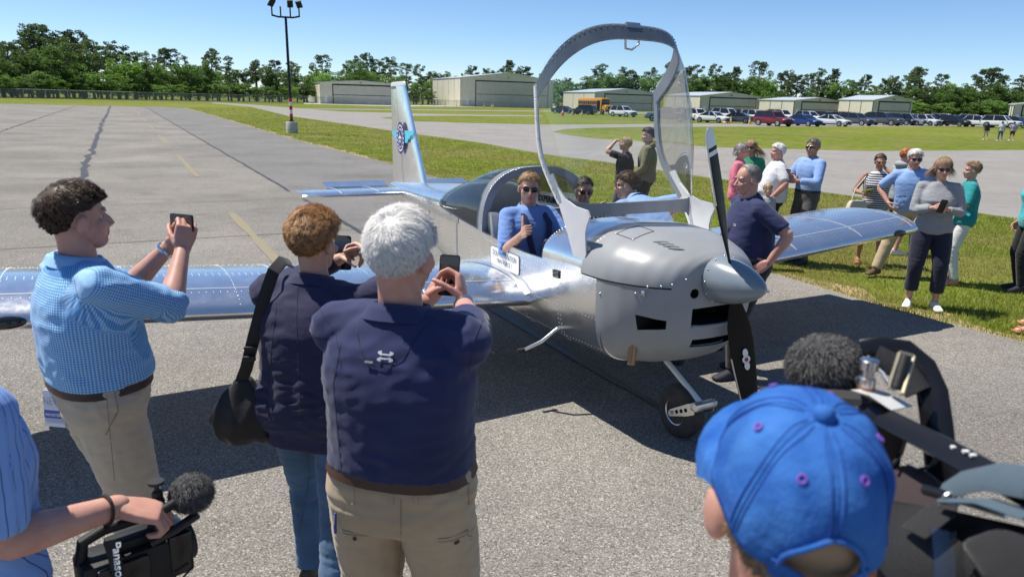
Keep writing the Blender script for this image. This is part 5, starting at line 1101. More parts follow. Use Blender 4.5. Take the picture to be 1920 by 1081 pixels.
    if top:
        q = MB(); q.loft(torso(.016, hem, .507, topfit))
        for sd in 'lr':
            if sleeve < .1: continue
            limb(q, A[sd], [(0, .066 * wf), (.3, .064 * wf * topfit ** .5), (.55, .056 * wf * topfit ** .5), (1, .042 * wf)], 0, sleeve, 16, False)
            q.ell(A[sd][0], (.067 * wf, .067 * wf, .067 * wf), 14, 10); q.tube([A[sd][0], spine(.47)[0]], [.066 * wf, .06 * wf], 12)
        out['top'] = put(q, 'top', top, fold=folds, fab=pattern, seed=int(abs(pos[0]) * 100) % 97)
        if neck == 'collar':
            c = MB(); cc, ax, ay = spine(.515); d = up2; rr = []
            for k, (dz, ra) in enumerate(((-.03, .084), (-.004, .073), (.014, .069), (.017, .073), (-.002, .084), (-.026, .099))): rr.append([p - ay * (.0) + d * (-.012 * math.sin(2 * math.pi * i / 26)) for i, p in enumerate(ring(cc + d * dz, X, ay, ra * wf, (ra - .004) * wf))])
            c.loft(rr, cap=False); c.xf(Matrix.Scale(s, 4)); c.obj('collar', collar_m or top, o, sharp=0)
        elif neck == 'round':
            c = MB(); cc, ax, ay = spine(.505); rr = [p + up2 * (-.02 * math.sin(2 * math.pi * i / 26)) for i, p in enumerate(ring(cc, X, ay, .08 * wf, .075 * wf))]; c.tube(rr + [rr[0]], .008, 6, cap=False); c.xf(Matrix.Scale(s, 4)); c.obj('neckband', collar_m or top, o)
        elif neck == 'hood':
            c = MB(); cc, ax, ay = spine(.49); rr = [(cc - ay * .05 + X * (.1 * math.cos(a)) - ay * (.05 * math.sin(a)) + up2 * (.02 + .015 * math.sin(a)), .032 + .022 * math.sin(a)) for a in np.linspace(-.3, math.pi + .3, 12)]; c.tube([p for p, _ in rr], [r_ for _, r_ in rr], 10, round_end=True); out['hood'] = put(c, 'hood', top, sm=3)
    if belt:
        c = MB(); rr = []; t_ = .068
        R0, R1 = torso(.021, t_ - .016, t_ + .016)[::len(torso(.021, t_ - .016, t_ + .016)) - 1]; sp0 = torso(.008, t_ - .016, t_ + .016)[::len(torso(.021, t_ - .016, t_ + .016)) - 1]
        c.loft([R0, R1], cap=False); c.loft([R1, sp0[1]], cap=False); c.loft([R0, sp0[0]], cap=False); c.xf(Matrix.Scale(s, 4)); c.obj('belt', belt, o, sharp=30)
    if shoes:
        for sd in 'lr':
            hp, kn, an, yaw = LG[sd]; q = MB(); M = Matrix.Translation(an - S((0, 0, .085))) @ Matrix.Rotation(R(yaw), 4, 'Z') @ Matrix.Scale(1.06, 4); shoe(q, M, kind=shoekind)
            if shoekind == 'sandal':
                for y0 in (.06, .13): q.tube([M @ S((.045 * math.cos(a), y0, .02 + .055 * math.sin(a) * (1 if y0 < .1 else .75))) for a in np.linspace(0, math.pi, 9)], .008, 6)
                q.xf(Matrix.Scale(s, 4)); q.obj('sandal', shoes, o, sharp=40)
            else: out['shoe_' + sd] = put(q, 'shoe', shoes, min(vox, .011), 3)
    HM = Matrix.Translation(hc * s) @ HR.to_4x4() @ Matrix.Scale(s, 4); out['HM'] = HM
    if hair:
        st, cname, ln, n = hair[:4]; ex = hair[4] if len(hair) > 4 else {}
        Vc, Fc = hair_cap(st, .012 + ex.get('vol', 0) * .38, 3); M4 = np.array(HM); co = Vc @ M4[:3, :3].T + M4[:3, 3]; ho = np_mesh('hair', co, Fc, HAIRM[cname], o, True)
        Vs, Fs = hair_geo(st, n, ln, ex.get('width', .0016), ex.get('seed', 4), ex.get('vol', 0), ex.get('curl', 0), ex.get('maxz'), ex.get('clump', .5)); co = Vs @ M4[:3, :3].T + M4[:3, 3]; so_ = np_mesh('strands', co, Fs, HAIRM[cname], ho, False); so_['kind'] = 'stuff'; out['hair'] = ho
        if not glasses or True:
            for sg in (-1, 1): MB().tube([HM @ S((sg * x_, .0865 - .01 * k - .0, z_)) for k, (x_, z_) in enumerate(((.014, .030), (.03, .036), (.046, .030)))], [.0022 * s, .003 * s, .0015 * s], 6).obj('eyebrow', HAIRM[cname if cname != 'white' else 'grey'], o)
    if glasses:
        q = MB()
        for sg in (-1, 1):
            q.ell((sg * .032, .0905, .006), (.0265, .006, .0205), 16, 8, M=Matrix.Rotation(R(-14 * sg), 4, 'Z')); q.tube([(sg * .058, .083, .012), (sg * .077, .04, .014), (sg * .081, -.015, .010)], .0026, 6)
        q.tube([(-.008, .0975, .012), (.008, .0975, .012)], .003, 6); q.xf(HM); q.obj('sunglasses', glasses, o)
    else:
        for sg in (-1, 1):
            q = MB(); q.ell((sg * .031, .0605, .006), (.010, .0105, .0085), 12, 8); q.xf(HM); ey = q.obj('eye', mat('eye_white', (.5, .46, .44), .3), o); q = MB(); q.ell((sg * .031, .0695, .006), (.0052, .004, .0052), 10, 6); q.xf(HM); q.obj('iris', mat('iris_dark', (.03, .02, .015), .1), ey)
    return out
def local(o, p):
    """world point into a person's own space"""
    return o.matrix_basis.inverted() @ Vector(p)
# decals laid on a garment by ray casting
def decal(mb_, target, M, name, m, lift=.0038, depth=.4):
    """mb_ flat in XY (z ignored); M places it in the owner's space, projected along -Z of M onto target's surface"""
    bv = BVHTree.FromPolygons([v.co.copy() for v in target.data.vertices], [tuple(p.vertices) for p in target.data.polygons]); dz = (M.to_3x3() @ Vector((0, 0, 1))).normalized(); V = []
    for v in mb_.v:
        p = M @ Vector((v[0], v[1], 0)); h_, n_, _, _ = bv.ray_cast(p + dz * depth, -dz, depth * 2.5); V.append((h_ if h_ is not None else p) + dz * (lift + v[2]))
    mb_.v = [tuple(v) for v in V]; return mb_.obj(name, m, target, False)
def interlock():
    """two mirrored arcs crossing on a bar, as on the polo shirts"""
    q = MB(); n = 10
    for sg in (1, -1):
        o_ = [(x, sg * (.0035 + .0011 * math.cos(x / .02 * 1.57))) for x in np.linspace(-.011, .011, n)]
        q.prism([(x, y + .0016) for x, y in o_] + [(x, y - .0016) for x, y in o_[::-1]], 0, .0006)
        for sx in (1, -1): q.prism([(sx * .009, sg * .001), (sx * .0105, sg * .012), (sx * .019, sg * .010), (sx * .0195, sg * .006), (sx * .014, sg * .003)], 0, .0006)
    return q
def TL(pos, face, h, p):
    """world point -> the person's unscaled space"""
    a = R(face); d = Vector(p) - Vector((pos[0], pos[1], pos[2] if len(pos) > 2 else 0)); s = h / 1.75
    return (Vector((d.x * math.cos(a) - d.y * math.sin(a), d.x * math.sin(a) + d.y * math.cos(a), d.z)) / s)
def hd(face, v):
    a = R(face); return (v[0] * math.cos(a) - v[1] * math.sin(a), v[0] * math.sin(a) + v[1] * math.cos(a), v[2])
KHAKI = cloth('khaki', (.46, .355, .23)); BEIGE = cloth('beige', (.53, .45, .335)); NAVYP = cloth('navy_polo', (.016, .023, .088), bump=.12); NAVYB = cloth('navy_blazer', (.02, .02, .065)); JEANS = cloth('denim', (.09, .17, .29), k=.6, bump=.3, bscale=14.)
BLACKC = cloth('black', (.014, .014, .016)); WHITEC = cloth('white', (.68, .68, .68)); GREYC_ = cloth('grey_marl', (.29, .295, .31)); BLUEC = cloth('light_blue', (.16, .29, .62)); SKYC = cloth('sky_blue', (.24, .38, .68)); TEALC = cloth('teal', (.01, .26, .27)); AQUAC = cloth('aqua', (.03, .45, .52)); PINKC = cloth('pink', (.68, .17, .24)); GREENC = cloth('green', (.02, .3, .14)); OLIVE = cloth('olive', (.16, .15, .085)); DNAVY = cloth('dark_navy', (.014, .017, .04)); DKGREY = cloth('charcoal', (.09, .085, .08)); LGREY = cloth('light_grey', (.36, .37, .39)); CREAMC = cloth('cream', (.6, .55, .46)); LAV = cloth('lavender', (.45, .38, .5))
GING = pattern_cloth('gingham', lambda t, st: mixc(t, st(0, .0085, .5), mixc(t, st(1, .0085, .5), (.44, .64, .84), (.17, .40, .70)), mixc(t, st(1, .0085, .5), (.17, .40, .70), (.06, .24, .54))))
STRD = pattern_cloth('striped_dress', lambda t, st: mixc(t, st(1, .034, .42), (.02, .022, .05), (.7, .7, .7)))
STRB = pattern_cloth('pinstripe', lambda t, st: mixc(t, st(0, .017, .13), (.2, .36, .72), (.05, .1, .28)))
LEATHER = mat('brown_leather', (.06, .03, .02), .5); BLKL = mat('black_leather', (.012, .012, .012), .4); BRSHOE = mat('brown_shoe', (.10, .055, .035), .6); WSHOE = mat('white_canvas', (.7, .69, .66), .8); TANS = mat('tan_sandal', (.5, .2, .09), .6); DSHOE = mat('dark_shoe', (.02, .02, .03), .7)
PHB = mat('phone_black', (.01, .01, .012), .25); SCRN = mat('phone_screen', (.02, .025, .035), .08, spec=.8); STEELW = mat('watch_steel', (.6, .6, .62), .25, 1.)
def phone(label, c, upv, nrm, w_=.074, h_=.15, m=PHB):
    """nrm: direction the screen faces"""
    r = empty('phone', c, 0, label, 'phone'); M = frame((0, 0, 0), upv, nrm).to_3x3().to_4x4()
    MB().prism(rrect(h_ / 2, w_ / 2, .011), -.004, .004).xf(M).obj('case', m, r, bevel=.0012); MB().prism(rrect(h_ / 2 - .004, w_ / 2 - .004, .008), .0042, .0047).xf(M).obj('screen', SCRN, r, False)
    for k in range(3): MB().lathe([(.006, -.006), (.006, -.004), (.001, -.004)], (h_ * .42 - k * .0, w_ * .25 - k * .018, 0), n=12).xf(M).obj('camera_lens', SHADES, r)
    return r
# ---- foreground, backs to us
ph = Vector(at(341, 418, 3.0))
pos, fc, h = (-1.60, 2.66), 42, 1.82
n1 = person('man in a blue gingham shirt and beige trousers photographing the aircraft with raised arms', pos, fc, h, 'pink', .0095, w=1.12, dep=1.08, belly=.035, hip=1.08, lean=-2, bend=3, head=(4, -3, 0), arms={'r': (TL(pos, fc, h, ph + Vector((.02, -.06, -.10))), TL(pos, fc, h, at(310, 680, 2.6))), 'l': (TL(pos, fc, h, ph + Vector((-.07, .03, -.10))), TL(pos, fc, h, at(200, 650, 3.1)))}, hands=('pinch', 'pinch'), hdir={'r': hd(fc, (.02, .02, .1)), 'l': hd(fc, (.05, .02, .1))}, palm={'r': hd(fc, (-.5, .8, 0)), 'l': hd(fc, (.8, -.2, 0))}, feet=((-.13, .06), (.13, -.06)), top=GING, pattern=True, collar_m=cloth('gingham_collar', (.26, .48, .76)), sleeve=.60, hem=.075, topfit=1.06, bottom=BEIGE, legfit=1.12, belt=LEATHER, shoes=BRSHOE, hair=('fringe', 'brown', .06, 11000, {'vol': .26, 'curl': .12, 'seed': 11, 'width': .0008, 'clump': .55}), folds=1.7)
phone('dark phone held up sideways by the man in the gingham shirt', ph, (.8, .1, 0), Vector((-.5, -.8, .05)))
o = n1['body']; s_ = n1['s']; wl, wd_ = n1['A']['l'][2], (n1['A']['l'][2] - n1['A']['l'][1]).normalized()
q = MB(); rr = ring(wl - wd_ * .03, wd_.orthogonal().normalized(), wd_.cross(wd_.orthogonal()).normalized(), .034, .03, 20, 2); q.tube(rr + [rr[0]], (.004, .009), 6, flat=wd_, cap=False); q.xf(Matrix.Scale(s_, 4)); q.obj('wristwatch', STEELW, o)
bt = n1['bottom']                                                                                       # notebook in the back pocket
nb = empty('notebook', at(104, 755, 2.56), 0, 'reporter\'s notebook sticking out of the beige back pocket', 'notebook'); Mn = frame((0, 0, 0), Vector((.98, .2, .0)), Vector((-.25, -.95, .12))).to_3x3().to_4x4()
MB().box((0, -.02, 0), (.098, .14, .012)).xf(Mn).obj('pages', WHT, nb, False, bevel=.001); MB().box((0, -.02, .0075), (.096, .138, .002)).xf(Mn).obj('cover', mat('notebook_cover', (.5, .52, .6), .7), nb, False); MB().box((0, -.041, .0095), (.09, .03, .001)).xf(Mn).obj('blue_band', mat('notebook_blue', (.04, .08, .3), .6), nb, False)
tq = text_mb('NEWS', .042, .0095, .85); tq.v = [(a, b_ + .008, c_) for a, b_, c_ in tq.v]; tq.xf(Mn).obj('title_lettering', mat('notebook_print', (.3, .32, .42), .6), nb, False); tq = text_mb("REPORTER'S", .015, .0108, .95); tq.v = [(a, b_ - .044, c_) for a, b_, c_ in tq.v]; tq.xf(Mn).obj('band_lettering', WHT, nb, False)
q = MB(); q.tube([(x_ * .0085, .05, .0) for x_ in np.linspace(-5.5, 5.5, 12)], .006, 6); q.xf(Mn).obj('wire_binding', STEELW, nb)
pos, fc, h = (-.79, 2.76), 14, 1.715
n2 = person('woman with short auburn hair in navy blazer and jeans, shoulder bag at her side', pos, fc, h, 'fair', .0095, w=1.25, dep=1.18, hip=1.15, fem=True, lean=4, bend=4, head=(6, 4, 0), arms={'r': ((.12, .33, 1.52), (.8, .22, 1.42)), 'l': ((-.04, .35, 1.48), (-.6, .2, 1.2))}, hands=('pinch', 'pinch'), feet=((-.12, .12), (.17, -.22, .085, -25)), top=NAVYB, sleeve=.97, hem=-.17, topfit=1.12, neck='collar', bottom=JEANS, legfit=.98, shoes=BRSHOE, hair=('brushed', 'auburn', .065, 14000, {'vol': .5, 'curl': .3, 'seed': 5, 'width': .0009, 'clump': .45}), folds=2.)
phone('dark phone held before the face of the auburn haired woman', Vector(pos + (0,)) + Vector((.05, .38, 1.47)), (0, .1, 1), (-.1, -1, .1))
# shoulder bag
bg_ = empty('shoulder_bag', at(461, 775, 2.72), .2, 'black fabric shoulder bag hanging on a wide strap beside the navy blazer', 'bag')
q = MB(); q.loft([[(a * x_, b_ * y_, z) for x_, y_ in [(math.cos(t_), math.sin(t_)) for t_ in np.linspace(0, 2 * math.pi, 25)[:-1]]] for z, a, b_ in ((-.125, .03, .02), (-.115, .08, .045), (-.075, .125, .068), (-.02, .14, .07), (.04, .115, .055), (.1, .07, .035), (.15, .035, .018))]); me_ = remesh(q, .009, 3); Vc = vco(me_); setco(me_, Vc + vno(me_) * (.009 * (1 - 2 * np.abs(wobble(Vc * np.array((1, 1, .45)), 20, 4))))[:, None]); mkobj('bag_body', me_, cloth('bag_nylon', (.008, .008, .009), .55), bg_, sharp=0)
c0 = Vector(bg_.location); sh2 = Vector(at(516, 492, 3.1)); lc = lambda p: bg_.matrix_basis.inverted() @ Vector(p)
q = MB(); q.tube([lc(c0 + Vector((-.06, 0, .02))), lc(at(462, 690, 2.70)), lc(at(474, 640, 2.69)), lc(at(495, 560, 2.71)), lc(at(513, 508, 2.75)), lc(at(530, 489, 2.84)), lc(at(546, 494, 2.93))], (.024, .003), 8, flat=(.2, -1, 0)); q.obj('strap', cloth('strap_webbing', (.01, .01, .011), .6), bg_)
MB().box(lc(at(467, 672, 2.68)), (.05, .012, .02)).obj('buckle', TRIM, bg_, bevel=.003); MB().box(lc(at(470, 652, 2.68)), (.052, .012, .012)).obj('buckle', TRIM, bg_, bevel=.003)
pos, fc, h = (-.32, 2.0), 14, 1.85; ph = Vector(at(842, 516, 2.6))
n3 = person('white haired man in navy polo shirt and khaki trousers filming with a phone', pos, fc, h, 'pink', .0085, w=1.09, dep=1.06, belly=.03, hip=1.08, lean=1, bend=2, head=(6, 2, 0), arms={'r': (TL(pos, fc, h, ph + Vector((.055, -.035, -.085))), TL(pos, fc, h, at(1010, 720, 2.2))), 'l': (TL(pos, fc, h, ph + Vector((-.07, .01, -.10))), TL(pos, fc, h, at(560, 720, 2.4)))}, hands=('pinch', 'pinch'), hdir={'r': hd(fc, (-.02, .05, .12)), 'l': hd(fc, (.06, .05, .08))}, palm={'r': hd(fc, (-.9, .1, 0)), 'l': hd(fc, (.8, .0, .3))}, feet=((-.14, 0), (.14, 0)), top=NAVYP, sleeve=.42, hem=.075, topfit=1.05, bottom=KHAKI, legfit=1.12, belt=LEATHER, shoes=BRSHOE, hair=('side', 'white', .055, 26000, {'vol': .22, 'curl': .06, 'seed': 3, 'width': .0005, 'clump': .4}), folds=1.5)
phone('black phone held upright by the white haired man', ph, (.05, .1, 1), (.1, -1, .12))
o = n3['body']; wl, wd_ = n3['A']['r'][2], (n3['A']['r'][2] - n3['A']['r'][1]).normalized(); q = MB()
for k in range(5): rr = ring(wl - wd_ * (.03 + .006 * k), wd_.orthogonal().normalized(), wd_.cross(wd_.orthogonal()).normalized(), .035, .031, 18, 2); q.tube(rr + [rr[0]], .003, 6, cap=False)
q.xf(Matrix.Scale(n3['s'], 4)); q.obj('bracelet_watch', STEELW, o)
bk = n3['spine'](.43); Mb = frame(Vector(bk[0]) * n3['s'] - bk[2] * .2, n3['X'], -bk[2]); Mb2 = Matrix.Translation(Vector((0, 0, .02))) @ Mb
qq = interlock(); qq.v = [(x * 1.15, y * 1.15, z) for x, y, z in qq.v]; qq.v = [(x + .014, y - .012, z) for x, y, z in qq.v]; decal(qq, n3['top'], Mb, 'shirt_emblem', mat('silver_print', (.55, .56, .62), .4))
cdm = mat('black_cord', (.012, .012, .014), .5); q = MB(); pts = []                                             # eyewear cord hanging at the nape
for k in range(15):
    a = -1 + 2 * k / 14; pts.append((a * .10, .065 - .11 * (1 - a * a), 0))
q.tube(pts, .0009, 5); decal(q, n3['top'], Mb, 'eyewear_cord', cdm, .003); qq = MB(); qq.box((-.03, -.03, 0), (.024, .005, .004)); decal(qq, n3['top'], Mb, 'cord_bead', RIM, .006)
pn = empty('pen', at(628, 980, 1.92), 0, 'blue pen clipped in the khaki back pocket', 'pen'); MB().tube([(0, 0, -.03), (.002, 0, .03)], .0045, 8, round_end=True).obj('barrel', mat('pen_blue', (.02, .05, .3), .3), pn); MB().tube([(-.001, -.006, .0), (.001, -.006, .028)], .0014, 6).obj('clip', RIM, pn)
for (px_, py_, wpx) in ((655, 1006, .09), (858, 1000, .09)):                                                   # pocket welts
    p_ = local(o, at(px_, py_, 1.9)); qq = MB(); qq.tube([(wpx * (k / 12 - .5), 0, 0) for k in range(13)], .0022, 5); qq.tube([(wpx * (k / 12 - .5), -.012, 0) for k in range(13)], .0016, 5); decal(qq, n3['bottom'], frame(p_, (1, 0, .02), (0, -1, .05)), 'pocket_welt', cloth('khaki_dark', (.34, .275, .195)), .001)
    qq = MB(); qq.lathe([(.006, 0), (.006, .003), (.001, .003)], (0, -.024, 0), n=12); decal(qq, n3['bottom'], frame(p_, (1, 0, .02), (0, -1, .05)), 'button', LEATHER, .001)
# ---- man in navy polo beside the propeller
pos, fc, h = (1.88, 5.72), -98, 1.74
n4 = person('balding man in navy polo and black trousers standing by the propeller, hand on hip', pos, fc, h, 'pink', .011, w=1.1, dep=1.2, belly=.075, hip=1.05, lean=5, bend=6, head=(-4, 8, 0), arms={'l': ((-.27, -.02, 1.0), (-.6, -.38, 1.2)), 'r': ((.24, .2, .98), (.5, -.2, 1.1))}, hands=('flat', 'relaxed'), hdir={'l': (.25, .75, -.55)}, palm={'l': (.8, -.2, -.3)}, feet=((-.1, .08), (.12, -.1)), top=NAVYP, sleeve=.42, hem=.075, topfit=1.05, bottom=BLACKC, legfit=1.1, belt=BLKL, shoes=DSHOE, hair=('balding', 'saltpepper', .03, 1800, {'seed': 8, 'width': .0013}))
o = n4['body']; lan = mat('lanyard_black', (.012, .012, .013), .7); q = MB(); c_, ax, ay = n4['spine'](.5); q.tube([c_ + n4['X'] * .07 - ay * .02, c_ + n4['X'] * .06 + ay * .09 - Vector((0, 0, .06)), n4['spine'](.3)[0] + ay * .19 - n4['X'] * .02, n4['spine'](.2)[0] + ay * .215 - n4['X'] * .03], .006, 6); q.tube([c_ - n4['X'] * .07 - ay * .02, c_ - n4['X'] * .07 + ay * .09 - Vector((0, 0, .06)), n4['spine'](.3)[0] + ay * .19 - n4['X'] * .04, n4['spine'](.2)[0] + ay * .215 - n4['X'] * .03], .006, 6); q.xf(Matrix.Scale(n4['s'], 4)); q.obj('lanyard', lan, o)
q = MB().box((n4['spine'](.14)[0] + ay * .225 - n4['X'] * .03) * n4['s'], (.06, .006, .09)); bd = q.obj('badge', mat('badge_white', (.65, .68, .55), .4), o, bevel=.002); MB().box((n4['spine'](.13)[0] + ay * .231 - n4['X'] * .03) * n4['s'], (.04, .003, .035)).obj('badge_photo', mat('badge_yellow', (.6, .55, .05), .5), bd)
cp = n4['spine'](.34); qq = interlock(); qq.v = [(x * .8, y * .8, z) for x, y, z in qq.v]; decal(qq, n4['top'], frame(Vector(cp[0]) * n4['s'] + cp[2] * .2 - n4['X'] * .09, -n4['X'], cp[2]), 'shirt_emblem', mat('silver_print', (.55, .56, .62), .4))
# ---- cockpit
def seat(lx, ly, lz): p_ = toworld((lx, ly, lz)); return (p_.x, p_.y, p_.z - .95 * 1.0)
HARN = cloth('harness_blue', (.012, .016, .09), .6)
fc, h = 152, 1.76; pos = seat(2.13, .28, .80); fist = Vector(at(979, 440, 5.36))
n5 = person('fair haired pilot in sunglasses and blue shirt giving a thumbs up from the cockpit', pos, fc, h, 'fair', .010, lean=-10, bend=8, w=1.05, head=(24, 2, -3), arms={'r': (TL(pos, fc, h, fist), TL(pos, fc, h, at(945, 560, 5.3))), 'l': ((-.2, .38, 1.12), (-.5, 0, .9))}, hands=('relaxed', 'thumb'), hdir={'r': (.10, .6, .35)}, palm={'r': (-1, .1, 0)}, feet=((-.1, .80, .80), (.1, .80, .80)), knees={'l': Vector((-.12, .4, 1.6)), 'r': Vector((.12, .4, 1.6))}, top=BLUEC, sleeve=.56, hem=.0, topfit=1.06, bottom=DKGREY, shoes=DSHOE, hair=('side', 'blond', .05, 2600, {'vol': .15, 'seed': 9}), glasses=SHADES)
for sg in (-1, 1):
    c1, _, ay = n5['spine'](.47); c2, _, ay2 = n5['spine'](.28); c3, _, ay3 = n5['spine'](.08); qq = MB(); L = []
    for k, (cc, yy, xx) in enumerate(((c1, .08, .09), (n5['spine'](.4)[0], .152, .10), (c2, .168, .085), (n5['spine'](.18)[0], .168, .06), (c3, .165, .03))): L.append(cc + ay * yy + n5['X'] * sg * xx)
    qq.tube(L, (.004, .026), 8, flat=n5['X']); qq.xf(Matrix.Scale(n5['s'], 4)); qq.obj('harness_strap', HARN, n5['body'])
fc, h = 150, 1.62; pos = seat(2.22, -.28, .885)
n6 = person('dark haired woman in sunglasses sitting low in the far cockpit seat', pos, fc, h, 'tan', .012, fem=True, lean=-8, bend=10, head=(22, 6, 0), arms={'l': ((-.2, .35, 1.1), (-.5, 0, .9)), 'r': ((.2, .35, 1.1), (.5, 0, .9))}, feet=((-.1, .75, .8), (.1, .75, .8)), knees={'l': Vector((-.12, .4, 1.6)), 'r': Vector((.12, .4, 1.6))}, top=DNAVY, sleeve=.9, hem=0, bottom=BLACKC, shoes=DSHOE, hair=('brushed', 'dark', .09, 2600, {'vol': .05, 'seed': 12}), glasses=SHADES, neck='round')
wp = toworld((1.46, -.98, 0)); fc, h = -34, 1.78; pos = (wp.x, wp.y); ht = TL(pos, fc, h, at(1165, 360, 6.55))
n7 = person('young man in blue shirt and khaki trousers leaning over the far side of the cockpit', pos, fc, h, 'fair', .012, lean=47, bend=10, pelvis=(-.08, .42, .97), head=(-38, 6, 0), arms={'r': ((.30, .80, 1.12), (.7, .45, 1.35)), 'l': ((-.3, 1.05, 1.18), (-.6, .6, 1.1))}, feet=((-.28, -.02), (.32, .05)), top=SKYC, sleeve=.6, hem=.075, topfit=1.08, bottom=BEIGE, belt=LEATHER, shoes=DSHOE, hair=('fringe', 'brown', .05, 2400, {'vol': .14, 'seed': 14}), glasses=SHADES)
# ---- two teenagers on the grass beyond the cockpit
def apx(px, py, Y): p_ = at(px, py, Y); return (p_.x, p_.y)
person('blond teenager in black T-shirt shading his eyes with one hand', apx(1172, 300, 12), -62, 1.64, 'fair', .014, w=.9, head=(0, -8, 0), arms={'l': ((-.09, .15, 1.66), (-.5, .9, 1.5))}, hands=('flat', 'relaxed'), hdir={'l': (.9, .1, .1)}, palm={'l': (0, .1, -1)}, top=BLACKC, sleeve=.40, neck='round', topfit=1.1, bottom=DKGREY, leglen=.6, shoes=DSHOE, hair=('fringe', 'blond', .05, 900, {'vol': .15, 'width': .0025}))
person('teenager in olive hooded top with hands lowered, beside the blond one', apx(1214, 300, 12), -75, 1.80, 'fair', .014, w=.88, head=(-10, 4, 0), arms={'l': ((-.16, .22, .98), (-.5, -.3, 1.1)), 'r': ((.2, .1, .85), (.5, -.3, 1.1))}, top=OLIVE, sleeve=.98, neck='hood', topfit=1.1, hem=-.06, bottom=BLACKC, shoes=DSHOE, hair=('fringe', 'brown', .06, 900, {'vol': .2, 'width': .0025}))
# ---- group beyond the far wing
def cup(label, p_, group=None):
    r = empty('paper_cup', p_, 0, label, 'cup'); MB().lathe([(.028, -.06), (.038, .045), (.034, .045)], n=18).obj('cup_body', mat('brown_paper', (.33, .22, .13), .8), r); MB().lathe([(.04, .045), (.039, .056), (.02, .058)], n=18).obj('lid', BLKL, r)
pos, fc = apx(1386, 320, 10.9), 118
person('grey haired woman in pink top and cream trousers listening to the group', pos, fc, 1.64, 'pink', .014, fem=True, bust=.03, head=(10, 0, 0), top=PINKC, sleeve=.95, topfit=1.12, hem=-.1, bottom=CREAMC, shoes=WSHOE, hair=('bob', 'grey', .07, 1200, {'vol': .2, 'curl': .5, 'width': .0028}))
pos, fc, h = apx(1404, 320, 11.6), -150, 1.66
n8 = person('long haired woman in green top holding a paper cup behind the woman in pink', pos, fc, h, 'fair', .014, fem=True, bust=.03, arms={'r': ((.1, .28, 1.28), (.4, -.1, 1.1))}, hands=('relaxed', 'grip'), top=GREENC, sleeve=.45, neck='round', bottom=JEANS, shoes=WSHOE, hair=('long', 'sand', .28, 1300, {'vol': .12, 'width': .003}), glasses=SHADES)
q_ = n8['body'].matrix_basis @ ((n8['A']['r'][2] + Vector((-.03, .06, .05))) * n8['s']); cup('brown paper cup held by the woman in green', q_)
person('white haired man in white polo shirt looking towards the aircraft', apx(1456, 320, 10.4), -84, 1.68, 'pink', .013, w=1.16, dep=1.2, belly=.07, head=(-8, 2, 0), arms={'l': ((-.26, .08, .98), (-.6, -.3, 1.2)), 'r': ((.2, .2, 1.0), (.5, -.2, 1.1))}, top=WHITEC, sleeve=.42, hem=-.06, topfit=1.1, bottom=DNAVY, shoes=BRSHOE, hair=('side', 'white', .045, 1300, {'vol': .15, 'width': .0025}))
person('small blond child half hidden between the man in navy and the man in white', apx(1441, 345, 9.9), 150, 1.16, 'fair', .014, w=.9, head=(10, 0, 0), top=LGREY, sleeve=.4, neck='round', bottom=JEANS, shoes=WSHOE, hair=('fringe', 'blond', .06, 900, {'vol': .12, 'width': .003}))
pos, fc, h = apx(1519, 320, 10.3), -110, 1.76
n9 = person('man in blue button shirt and grey trousers holding a paper cup', pos, fc, h, 'tan', .012, w=1.08, head=(-22, 0, 0), arms={'l': ((-.12, .30, 1.17), (-.5, -.15, 1.15)), 'r': ((.06, .32, 1.2), (.5, -.1, 1.15))}, hands=('grip', 'grip'), top=SKYC, sleeve=.93, hem=.075, bottom=DKGREY, belt=BLKL, shoes=DSHOE, hair=('side', 'saltpepper', .05, 1300, {'vol': .15, 'width': .0025}), glasses=SHADES)
q_ = n9['body'].matrix_basis @ (Vector((-.03, .40, 1.26)) * n9['s']); cup('brown paper cup held by the man in the blue button shirt', q_)
# ---- group at the right
pos, fc, h = apx(1645, 340, 10.4), -166, 1.57
na = person('woman in striped sundress with hand raised to her sunglasses', pos, fc, h, 'tan', .012, fem=True, bust=.03, hip=1.1, head=(2, 2, 0), arms={'l': ((-.04, .16, 1.53), (-.45, .1, 1.15)), 'r': ((.20, .22, 1.12), (.5, -.2, 1.0))}, hands=('relaxed', 'grip'), hdir={'l': (.3, .0, 1)}, top=STRD, pattern=True, sleeve=.03, hem=-.42, topfit=1.16, neck=None, shoes=TANS, shoekind='sandal', feet=((-.16, .06), (.12, -.02)), hair=('brushed', 'brown', .12, 1500, {'vol': .1, 'width': .0025}), glasses=SHADES)
q_ = na['body'].matrix_basis @ ((na['A']['r'][2] + Vector((-.02, .06, .06))) * na['s']); phone('phone in a lime green case held by the woman in stripes', q_, (.8, 0, .3), (-.2, .5, .9), m=mat('lime_case', (.4, .5, .02), .5))
hb = empty('handbag', at(1606, 388, 10.2), .3, 'cream quilted handbag hanging beside the striped dress', 'handbag'); QU = mat('quilted_cream', (.55, .5, .4), .55, bump=.6, bscale=60.); q = MB(); q.loft([[(x_ * a, y_ * b_, z) for x_, y_ in rrect(1, 1, .3, 4)] for z, a, b_ in ((-.11, .16, .05), (-.1, .17, .055), (.05, .14, .04), (.09, .11, .03))]); q.obj('bag_body', QU, hb, sharp=50); MB().tube([(-.1, 0, .08), (-.06, 0, .25), (.08, .0, .42), (.1, 0, .08)], .009, 6).obj('strap', QU, hb); MB().lathe([(.03, -.062), (.03, -.055), (.02, -.055), (.02, -.062)], (0, 0, -.02), 'Y', 16).obj('clasp', RIM, hb)
pos, fc = apx(1693, 330, 11.2), 78
